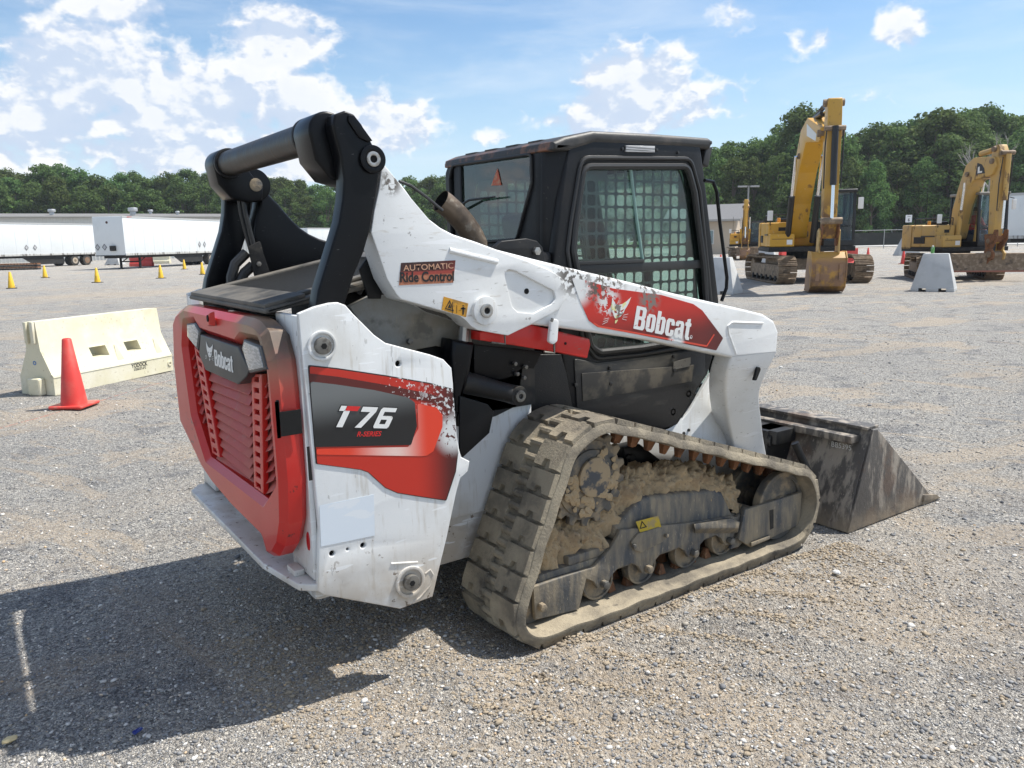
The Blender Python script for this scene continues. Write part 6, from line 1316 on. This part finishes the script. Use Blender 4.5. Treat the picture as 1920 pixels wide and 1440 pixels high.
    if 'scyl' in boom: A, B = [Vector((p[0], yb, p[1])) for p in boom['scyl']]; Mx = A.lerp(B, .6); c_ = MB().tube([A, Mx], .10, 16).build('stick_cylinder', boom.get('sm', M_blkx), t); MB().tube([Mx, B], .05, 14).build('cylinder_rod', M_chr, c_)
    sw_ = stick.get('w', .36); so_ = plate('stick', rnd(stick['outline'], .06, 3), 'y', yb-sw_/2, yb+sw_/2, M_stk if yel is M_yel else yel, t, bev=.02)
    A, B = [Vector((p[0], yb+stick.get('cyo', 0), p[1])) for p in stick['cyl']]; Mx = A.lerp(B, .62)
    c_ = MB().tube([A, Mx], .085, 16).build('bucket_cylinder', stick.get('cm', M_blkx), t); MB().tube([Mx, B], .045, 14).build('cylinder_rod', M_chr, c_)
    for P_, r_ in stick['pins']: MB().cyl(P_, 'y', r_, yb-sw_/2-.09, yb+sw_/2+.09, 16).build('stick_pin', M_trk, so_, bev=.012)
    lx, lz_ = stick['tip']
    for k_ in (-1, 1):
        hx = [p for p in stick['outline']][3:5]
        MB().tube([(stick['cyl'][0][0]-.02, yb+k_*(sw_/2+.03), stick['cyl'][0][1]-.1), (hx[0][0]+.03, yb+k_*(sw_/2+.05), hx[0][1]), (hx[0][0]+.02, yb+k_*(sw_/2+.035), (hx[0][1]+hx[1][1])/2)], .018, 8).build('stick_hose', M_seal, so_)
    MB().box((-.047, -w/2-.004, dz+.55), (.80, -w/2+.022, dz+.60)).build('side_stripe', M_blkx, t); MB().box((-tail+1.3, -w/2-.004, dz+.30), (-tail+2.0, -w/2+.022, dz+.55)).build('side_grille', M_dark, t)
    MB().box((-.6, -w/2-.22, dz-.10), (.4, -w/2-.02, dz-.05)).build('side_step', M_trk, t)
    for yy in (-sw_/2-.05, sw_/2+.01): plate('link_plate', rnd([(lx-.10, lz_-.30), (lx+.14, lz_-.30), (lx+.42, lz_+.10), (lx+.40, lz_+.42), (lx+.22, lz_+.42), (lx+.1, lz_+.12), (lx-.08, lz_+.06)], .05, 3), 'y', yb+yy, yb+yy+.04, M_rust, t, bev=.01)
    mb = MB()
    for k_ in range(3): o_ = .05*k_; mb.tube([(bt_[0][0]+.1, yb+.1+o_, bt_[0][1]+.5)]+[(p[0], yb+.05+o_, p[1]) for p in boom['hose']], .022, 8)
    mb.build('hydraulic_hoses', M_seal, t)
    if bucket:
        BW = stick.get('bw', 1.1); pr = [(lx-.28, lz_-.44), (lx+.28, lz_-.44), (lx+.45, lz_-.62), (lx+.48, lz_-.98), (lx+.34, .16), (lx+.05, .02), (lx-.30, .03), (lx-.62, .10), (lx-.55, .5)]
        pr = [(x, max(z, .015)) for x, z in pr]
        shell = [(lx-.20, lz_-.46), (lx+.26, lz_-.46), (lx+.42, lz_-.62), (lx+.46, lz_-.98), (lx+.34, .20), (lx+.08, .03), (lx-.62, .03)]
        inn = [(lx-.60, .08), (lx+.05, .08), (lx+.29, .23), (lx+.41, lz_-.97), (lx+.37, lz_-.65), (lx+.23, lz_-.51), (lx-.20, lz_-.51)]
        b_ = plate('bucket', shell+inn, 'y', yb-BW/2+.03, yb+BW/2-.03, M_bkt, t, bev=.01)
        for s_ in (-1, 1): plate('bucket_side', pr, 'y', yb+s_*(BW/2-.015)-.015, yb+s_*(BW/2-.015)+.015, M_bkt, b_, bev=.006)
        for s_ in (-1, 1): plate('bucket_ear', rnd([(lx-.2, lz_-.52), (lx+.33, lz_-.52), (lx+.30, lz_+.12), (lx+.1, lz_+.18), (lx-.12, lz_+.1)], .05, 3), 'y', yb+s_*.25-.02, yb+s_*.25+.02, M_yelf, b_, bev=.006)
        for i in range(5): yy = yb-BW/2+.06+(BW-.12)*i/4; MB().hexa([(lx-.60, yy-.06, .02), (lx-.60, yy+.06, .02), (lx-.60, yy+.06, .11), (lx-.60, yy-.06, .11)], [(lx-.84, yy-.03, .03), (lx-.84, yy+.03, .03), (lx-.84, yy+.03, .06), (lx-.84, yy-.03, .06)]).build('bucket_tooth', M_rust, b_)
        for s_ in (-1, 1): MB().hexa([(lx+.475, yb+s_*.30-.05, .35), (lx+.475, yb+s_*.30+.05, .35), (lx+.47, yb+s_*.30+.05, .8), (lx+.47, yb+s_*.30-.05, .8)], [(lx+.495, yb+s_*.30-.05, .35), (lx+.495, yb+s_*.30+.05, .35), (lx+.49, yb+s_*.30+.05, .8), (lx+.49, yb+s_*.30-.05, .8)]).build('wear_strip', M_bkt, b_)
    if coupler:
        o = [(lx-.25, lz_+.25), (lx+.30, lz_+.28), (lx+.34, lz_+.12), (lx+.20, lz_-.05), (lx+.22, lz_-.30), (lx+.34, lz_-.42), (lx+.30, lz_-.62), (lx+.05, lz_-.70), (lx-.02, lz_-.90), (lx-.12, lz_-.72), (lx-.22, lz_-.5), (lx-.15, lz_-.2)]
        for yy in (-.24, .18): plate('quick_coupler', rnd(o, .04, 2), 'y', yb+yy, yb+yy+.06, M_rust if yy < 0 else M_yelf, t, holes=[circ((lx+.08, lz_-.18), .10, 14)], bev=.01)
        MB().cyl((lx+.1, lz_-.45), 'y', .12, yb-.3, yb+.3, 20).build('coupler_pin', M_trk, t, bev=.02); MB().box((lx-.1, yb-.22, lz_-.02), (lx+.2, yb+.22, lz_+.2)).build('coupler_block', M_rust, t, bev=.02)
    if blade:
        bx0 = L/2+.35; pr = [(bx0, .38), (bx0+.10, .36), (bx0+.02, .62), (bx0+.06, .98), (bx0-.04, 1.0), (bx0-.08, .62)]
        p3 = [rot(MB()), None][0]; bo0 = .45; mb = MB().hexa([(x, -blade/2+bo0, z) for x, z in pr], [(x, blade/2+bo0, z) for x, z in pr]); bl = rot(mb).build('dozer_blade', M_trk, t, bev=.01)
        rot(MB().box((bx0+.0, -blade/2+bo0, .32), (bx0+.13, blade/2+bo0, .38))).build('blade_edge', flat('rusty_red_edge', (.30, .12, .08), .6), bl, bev=.005)
        for s_ in (-1, 1): rot(MB().hexa([(1.0, s_*.5-.1, .35), (1.0, s_*.5+.1, .35), (1.0, s_*.5+.1, .6), (1.0, s_*.5-.1, .6)], [(bx0-.05, s_*.5-.1, .45), (bx0-.05, s_*.5+.1, .45), (bx0-.05, s_*.5+.1, .7), (bx0-.05, s_*.5-.1, .7)])).build('blade_arm', M_trk, bl)
    LOCAL[0] = False; return t
# big excavator, boom up and bucket set down towards the camera
def reach(P, Q): d = P-Q; return d.length, math.atan2(d.y, d.x)
Q1 = Vector((24.55, 17.1, 0)); K1 = Vector((19.75, 13.05, 0)); R1, H1 = reach(K1, Q1); H1 += math.asin(.36/R1)
tx = R1-.05
topz = zat(1556, 184, K1); 
excavator('excavator', 'big yellow excavator with its arm upright and bucket resting on the gravel', Q1, H1, M_yel, und=math.radians(9), L=4.4, boom=dict(
    outline=[(.35, 1.55), (.75, 1.45), (1.35, 2.6), (2.2, 3.55), (3.4, 4.35), (tx-.65, topz-1.05), (tx-.30, topz-1.0), (tx-.25, topz-.70), (tx-.6, topz-.62), (3.5, 5.05), (2.3, 4.85), (1.2, 3.9), (.55, 2.6)], w=.56, y=-.36,
    label=[(3.6, 4.52), (tx-1.0, topz-.98), (tx-.9, topz-.80), (3.5, 4.88)], cyl=[((1.15, 1.35), (2.35, 4.05), .095, .05)], pins=[((.55, 1.62), .13), ((2.35, 4.05), .12), ((tx-.35, topz-.85), .13)],
    scyl=[(2.4, 5.05), (tx-.25, topz-.15)], hose=[(1.4, 4.4), (2.6, 5.2), (4.0, 5.3), (tx-.4, topz-.45), (tx-.15, topz-1.1)]),
    stick=dict(outline=[(tx-.32, topz), (tx+.08, topz), (tx+.16, topz-.5), (tx+.20, topz-1.3), (tx+.16, 1.75), (tx+.08, 1.48), (tx-.14, 1.48), (tx-.20, 1.75), (tx-.42, topz-1.2), (tx-.40, topz-.6)], w=.36, cyl=[(tx+.28, topz-.75), (tx+.42, 1.95)], tip=(tx-.02, 1.58), pins=[((tx-.12, topz-.1), .10), ((tx+.24, topz-.8), .07), ((tx+.0, 1.6), .09), ((tx+.40, 1.95), .09)], bw=.92, cyo=0), label_panel=True)
# right-hand excavator with a blade and folded two-piece boom
Q2 = Vector((28.75, 14.12, 0)); H2 = math.radians(240)
excavator('excavator', 'faded yellow excavator with dozer blade and operator inside, at the right edge', Q2, H2, M_yelf, und=math.radians(-25), sc=.9, cabw=1.18, L=3.9, gauge=2.3, tw=.6, w=2.6, cabh=3.1, tail=1.8, blade=3.5, bucket=False, coupler=True, boom=dict(
    outline=[(.15, 1.55), (.5, 1.45), (.80, 2.7), (1.10, 3.35), (1.35, 3.62), (2.30, 3.72), (2.50, 4.05), (2.35, 4.36), (1.25, 4.42), (.85, 4.20), (.50, 3.4), (.25, 2.6)], w=.50, y=-.05,
    cyl=[((.85, 1.35), (1.05, 3.55), .085, .045)], pins=[((.3, 1.62), .12), ((1.0, 3.85), .12), ((2.3, 4.2), .13)], scyl=[(1.3, 4.55), (2.35, 4.65)], cm=M_yelf, sm=M_yelf, logo=[(1.45, 3.80), (1.95, 3.82), (1.90, 3.98), (1.75, 4.14), (1.50, 4.22)], mark=[(1.56, 3.84), (1.80, 3.85), (1.80, 3.91), (1.66, 3.91), (1.65, 4.08), (1.56, 4.06)], hose=[(.45, 3.5), (.9, 4.4), (1.6, 4.65), (2.2, 4.75), (2.6, 4.2)]),
    stick=dict(outline=[(2.14, 4.72), (2.42, 4.76), (2.62, 4.4), (2.64, 3.4), (2.56, 1.55), (2.46, 1.32), (2.30, 1.32), (2.26, 1.6), (2.14, 3.4), (2.06, 4.2)], w=.32, cyl=[(2.76, 4.40), (2.74, 1.85)], cm=M_yelf, tip=(2.42, 1.40), pins=[((2.27, 4.62), .10), ((2.7, 4.45), .08), ((2.4, 1.42), .09)]))
plate_ = None
# small far excavator
Q3 = PZ(1397, 487)+Vector((1.3, 1.0, 0)); H3 = math.radians(219)
excavator('excavator', 'small yellow excavator farthest off, beside the beige office building', Q3, H3, M_yel, und=.05, L=3.9, gauge=2.1, tw=.5, w=2.6, cabh=2.9, tail=2.0, blade=2.6, sc=.86, bucket=True, boom=dict(
    outline=[(.25, 1.5), (.6, 1.4), (1.1, 2.6), (1.8, 3.3), (2.9, 3.85), (3.1, 4.05), (2.9, 4.25), (1.6, 4.0), (.85, 3.2), (.4, 2.4)], w=.42, y=-.1, cyl=[((.95, 1.3), (1.5, 3.3), .085, .045)], pins=[((.4, 1.55), .12), ((3.0, 4.05), .12)], scyl=[(1.6, 4.1), (3.1, 4.5)], cm=M_yel, hose=[(1, 3.7), (2, 4.3), (3.0, 4.3)]),
    stick=dict(outline=[(2.95, 4.6), (3.2, 4.6), (3.35, 4.1), (3.30, 1.5), (3.2, 1.25), (3.05, 1.25), (2.98, 1.6), (2.85, 3.6)], w=.30, cyl=[(3.45, 3.9), (3.5, 1.7)], cm=M_yel, tip=(3.15, 1.35), pins=[((3.1, 4.4), .1), ((3.15, 1.35), .09)], bw=.75))

# ---- the operator in the right-hand excavator
def person(loc, rz):
    me = bpy.data.meshes.new('sk'); V = [(0, 0, .0), (0, 0, .16), (0.02, 0, .36), (0.03, 0, .50), (.05, 0, .58), (.07, 0, .66), (.08, 0, .76), (.03, .19, .47), (.12, .27, .24), (.36, .22, .16), (.42, .21, .17), (.03, -.19, .47), (.12, -.27, .24), (.36, -.22, .16), (.42, -.21, .17), (.05, .10, -.02), (.46, .13, .03), (.50, .13, -.38), (.60, .13, -.42), (.05, -.10, -.02), (.46, -.13, .03), (.50, -.13, -.38), (.60, -.13, -.42)]
    E = [(0, 1), (1, 2), (2, 3), (3, 4), (4, 5), (5, 6), (3, 7), (7, 8), (8, 9), (9, 10), (3, 11), (11, 12), (12, 13), (13, 14), (0, 15), (15, 16), (16, 17), (17, 18), (0, 19), (19, 20), (20, 21), (21, 22)]
    R = [.15, .14, .15, .12, .055, .085, .08, .07, .052, .04, .035, .07, .052, .04, .035, .095, .075, .055, .045, .095, .075, .055, .045]
    me.from_pydata(V, E, []); o = bpy.data.objects.new('sk', me); C.objects.link(o); md = o.modifiers.new('s', 'SKIN'); o.modifiers.new('u', 'SUBSURF').levels = 2
    for i, sv in enumerate(me.skin_vertices[0].data): sv.radius = (R[i], R[i]*(1.0 if i != 3 else 1.0)); sv.use_root = (i == 0)
    dg = bpy.context.evaluated_depsgraph_get(); dg.update(); m2 = bpy.data.meshes.new_from_object(o.evaluated_get(dg)); bpy.data.objects.remove(o)
    m2.materials.clear()
    for mt in (flat('red_shirt', (.50, .07, .06), .8), flat('blue_jeans', (.04, .07, .14), .8), flat('skin', (.38, .21, .15), .6), flat('dark_boot', (.03, .025, .02), .7)): m2.materials.append(mt)
    for p in m2.polygons:
        c = p.center; p.use_smooth = True
        p.material_index = 3 if c.z < -.33 else 1 if (c.z < .06) else 2 if (c.z > .56 or (c.x > .26 and abs(c.y) > .15)) else 0
    LOCAL[0] = True
    t = thing('person', 'operator in a red shirt and dark cap sitting in the cab of the right-hand excavator', 'person', loc, None, rz)
    body = bpy.data.objects.new('body', m2); m2.name = 'body'; C.objects.link(body); body.parent = t
    h = MB(); k = 16
    for i, (r, z) in enumerate([(.105, .70), (.105, .76), (.085, .82), (.04, .85)]):
        for j in range(k): a = 2*math.pi*j/k; h.v.append((.075+r*math.cos(a), r*math.sin(a), z))
    for i in range(3):
        for j in range(k): a = i*k+j; b = i*k+(j+1) % k; h.f.append((a, b, b+k, a+k))
    h.f.append(tuple(range(3*k, 4*k))); h.build('cap', flat('dark_cap', (.02, .02, .03), .8), t, smooth=50)
    MB().hexa([(.15, -.07, .70), (.27, -.05, .69), (.27, .05, .69), (.15, .07, .70)], [(.15, -.07, .715), (.27, -.05, .70), (.27, .05, .70), (.15, .07, .715)]).build('cap_peak', flat('dark_peak', (.02, .02, .03), .8), t)
    LOCAL[0] = False
off = Matrix.Rotation(H2, 3, 'Z') @ (Vector((.15, 2.6/2-.02-.59, 0))*.9); person(Vector((Q2.x+off.x, Q2.y+off.y, (.92+.12+.72)*.9)), H2)

LOCAL[0] = True
sp = thing('plastic_scrap', 'small dark blue scrap of plastic lying in the shadow on the gravel', 'litter', PZ(258, 1374), None, .6)
MB().hexa([(-.018, -.006, .004), (.017, -.008, .006), (.020, .006, .005), (-.015, .008, .007)], [(-.016, -.005, .009), (.015, -.006, .013), (.018, .005, .010), (-.014, .006, .014)]).build('flake', flat('blue_plastic', (.02, .04, .22), .4), sp)
rk = thing('pale_stone', 'pale yellow stone larger than the gravel round it, in the lower left corner', 'stone', PZ(18, 1392), None, .3)
mb = MB(); vv = [Vector(v)*random.uniform(.8, 1.15) for v in ICO]; mb.add([(v.x*.030, v.y*.020, v.z*.012+.010) for v in vv], [tuple(f) for f in ICF]); mb.build('stone_body', flat('yellow_stone', (.62, .50, .28), .8), rk, bev=.002)
rk = thing('pale_stone', 'white stone on the gravel to the right of the front of the track', 'stone', PZ(1568, 1076), None, 1.3)
mb = MB(); vv = [Vector(v)*random.uniform(.8, 1.15) for v in ICO]; mb.add([(v.x*.022, v.y*.017, v.z*.013+.010) for v in vv], [tuple(f) for f in ICF]); mb.build('stone_body', flat('white_stone', (.70, .69, .66), .8), rk, bev=.002)
LOCAL[0] = False
# ================================================================== TREES
def leafmat(name, c0, c1, c2):
    m = bpy.data.materials.new(name); m.use_nodes = True; n = N(m.node_tree)
    ri = n.a('ShaderNodeNewGeometry').outputs['Random Per Island']; ob = n.a('ShaderNodeObjectInfo').outputs['Random']
    tc = n.a('ShaderNodeTexCoord').outputs['Object']
    v = n.m('ADD', n.m('MULTIPLY', ri, .5), n.m('MULTIPLY', n.noise(tc, .45, 3), .5))
    col = n.ramp(v, [(.15, c0), (.5, c1), (.85, c2)])
    hv = n.a('ShaderNodeHueSaturation', {'Hue': n.m('ADD', .48, n.m('MULTIPLY', ob, .05)), 'Saturation': 1., 'Value': n.m('ADD', .68, n.m('MULTIPLY', ob, .65)), 'Color': col})
    P = n.a('ShaderNodeBsdfPrincipled', {'Base Color': hv, 'Roughness': .8, 'Specular IOR Level': .08}); T = n.a('ShaderNodeBsdfTranslucent', {'Color': hv})
    n.a('ShaderNodeOutputMaterial', {0: n.a('ShaderNodeMixShader', {0: .38, 1: P, 2: T})}); return m
M_leaf = leafmat('oak_leaves', (.055, .090, .032), (.10, .155, .048), (.165, .225, .072))
M_bark = wmat('grey_bark', (.13, .105, .08), .9, bump=.5, bs=8)
def tree_proto(seed, slim=1., leafy=1.):
    r = np.random.default_rng(seed); H = 16.
    LOCAL[0] = True; t = thing('tree', '', 'tree', (0, 0, 0))
    rx = H*.30*slim; nc = int(95*leafy)
    mb = MB(); mb.tube([(0, 0, -.2), (.1, 0, H*.25), (-.15, .1, H*.55), (0, 0, H*.86)], [.30, .24, .16, .05], 9)
    cen = []; rad = []
    for k in range(nc):
        z = H*(.10+.86*r.random()**.85); u = (z/H-.10)/.90
        env = rx*(math.sin(math.pi*min(1, max(.0, u*.88+.12)))**.55)*(1.0-.28*u); a = r.uniform(0, 2*math.pi); q = env*math.sqrt(r.uniform(.25, 1.0))
        cen.append((q*math.cos(a), q*math.sin(a), z)); rad.append(r.uniform(.85, 1.75)*(1-.25*u))
    cen.append((r.uniform(-.8, .8), r.uniform(-.8, .8), H*.955)); rad.append(1.3)
    for i in range(0, len(cen), 6): c = cen[i]; mb.tube([(0, 0, max(.8, c[2]*.62)), (c[0]*.5, c[1]*.5, c[2]*.82), c], [.10, .06, .02], 6)
    mb.build('trunk', M_bark, t)
    P = []; Nn = []; S_ = []
    for c, R in zip(cen, rad):
        k = int(115*R*R/1.6); d = r.normal(size=(k, 3)); d /= np.linalg.norm(d, axis=1)[:, None]; rr = R*r.uniform(.55, 1.05, k)[:, None]*np.array([1, 1, .72])
        P.append(np.array(c)+d*rr); nn = d+r.normal(scale=.55, size=(k, 3))+np.array([0, 0, .35]); Nn.append(nn/np.linalg.norm(nn, axis=1)[:, None]); S_.append(r.uniform(.13, .26, k))
    P = np.concatenate(P); Nn = np.concatenate(Nn); S_ = np.concatenate(S_)
    a = np.cross(Nn, r.normal(size=Nn.shape)); a /= np.linalg.norm(a, axis=1)[:, None]; b = np.cross(Nn, a)
    q = np.stack([P+a*S_[:, None], P+b*S_[:, None]*.8, P-a*S_[:, None], P-b*S_[:, None]*.8], 1).reshape(-1, 3)
    rawmesh('crown', q, np.arange(len(q)).reshape(-1, 4), M_leaf, t); LOCAL[0] = False; return t
protos = [tree_proto(11, 1.), tree_proto(12, .85), tree_proto(13, 1.15), tree_proto(14, .95), tree_proto(15, 1.05)]
GL_L = 'green leafy tree in the wood beyond the white trailers and warehouse'; GL_R = 'green leafy tree in the wood beyond the fence behind the excavators'
tr_ = random.Random(5)
def plant(x, ty, D, label, group, pi=None, wid=1.):
    P = far(x, 460, D); h = zat(x, ty, P); s = h/16.
    o = dup(tr_.choice(protos) if pi is None else protos[pi], P, tr_.uniform(0, 6.28), label, group, (s*wid*tr_.uniform(.9, 1.1), s*wid*tr_.uniform(.9, 1.1), s)); return o
topsL = [(-80, 318), (0, 316), (60, 318), (112, 306), (165, 320), (215, 330), (245, 322), (275, 322), (300, 330), (345, 322), (372, 318), (400, 324), (470, 332), (540, 333), (600, 340), (700, 335), (740, 336), (790, 326), (835, 322), (900, 325), (960, 330), (1060, 330), (1250, 300)]
topsR = [(1300, 275), (1340, 268), (1380, 262), (1400, 254), (1430, 250), (1458, 232), (1490, 197), (1525, 208), (1560, 240), (1600, 248), (1640, 226), (1690, 236), (1730, 210), (1762, 206), (1800, 196), (1840, 202), (1880, 212), (1930, 206), (2000, 210), (2150, 215)]
def yl(T, x): return float(np.interp(x, [p[0] for p in T], [p[1] for p in T]))
x = -110
while x < 1280:
    D = 160+tr_.uniform(-8, 8); plant(x, yl(topsL, x)+tr_.uniform(-3, 10), D, GL_L, 'trees of the left wood'); x += tr_.uniform(26, 40)
x = -100
while x < 1280: plant(x, yl(topsL, x)+tr_.uniform(6, 30), 148+tr_.uniform(-4, 4), GL_L, 'trees of the left wood'); x += tr_.uniform(36, 52)
x = -100
while x < 1280: plant(x, yl(topsL, x)+tr_.uniform(0, 12), 172, GL_L, 'trees of the left wood'); x += tr_.uniform(34, 46)
x = 1300
while x < 2060:
    D = 118+tr_.uniform(-6, 6)
    if not 1468 < x < 1530: plant(x, yl(topsR, x)+tr_.uniform(-3, 12), D, GL_R, 'trees of the right wood')
    x += tr_.uniform(30, 46)
x = 1290
while x < 2060: plant(x, yl(topsR, x)+tr_.uniform(28, 85), 109+tr_.uniform(-3, 3), GL_R, 'trees of the right wood'); x += tr_.uniform(34, 50)
x = 1290
while x < 2060: plant(x, yl(topsR, x)+tr_.uniform(2, 16), 130, GL_R, 'trees of the right wood'); x += tr_.uniform(40, 55)
plant(1492, 195, 114, 'tallest dark tree rising above the wood just left of the big excavator arm', 'trees of the right wood', 1, .95)
plant(1740, 207, 112, 'broad pale green tree standing above its neighbours over the number sign', 'trees of the right wood', 2, 1.25)
for p in protos: drop(p)
# bare dead tree at the edge of the right wood
P = far(1842, 460, 101.); hD = zat(1842, 262, P); LOCAL[0] = True
dt = thing('dead_tree', 'bare grey dead tree among the green ones above the right-hand excavator', 'tree', P); mb = MB(); r_ = random.Random(9)
def limb(p, d, L, r, lev):
    q = p+d*L; mb.tube([p, p+d*L*.5+Vector((r_.uniform(-.1, .1), 0, 0)), q], [r, r*.8, r*.55], 6)
    if lev:
        for k in range(3): nd = (d+Vector((r_.uniform(-.7, .7), r_.uniform(-.7, .7), r_.uniform(-.05, .45)))).normalized(); limb(p+d*L*r_.uniform(.5, 1), nd, L*r_.uniform(.5, .75), r*.55, lev-1)
limb(Vector((0, 0, 0)), Vector((.05, 0, 1)).normalized(), hD*.55, .22, 4); mb.build('trunk', flat('bleached_wood', (.30, .28, .25), .9), dt); LOCAL[0] = False

# ================================================================== summer haze
hb_ = MB().box((-60, -160, -1.2), (420, 420, 26)).build('haze', None); hb_['kind'] = 'stuff'
m = bpy.data.materials.new('summer_haze'); m.use_nodes = True; n = N(m.node_tree)
n.t.links.new(n.a('ShaderNodeVolumePrincipled', {'Color': (.86, .92, 1.0), 'Density': .00028, 'Anisotropy': .2}).outputs[0], n.a('ShaderNodeOutputMaterial').inputs['Volume'])
hb_.data.materials.append(m)
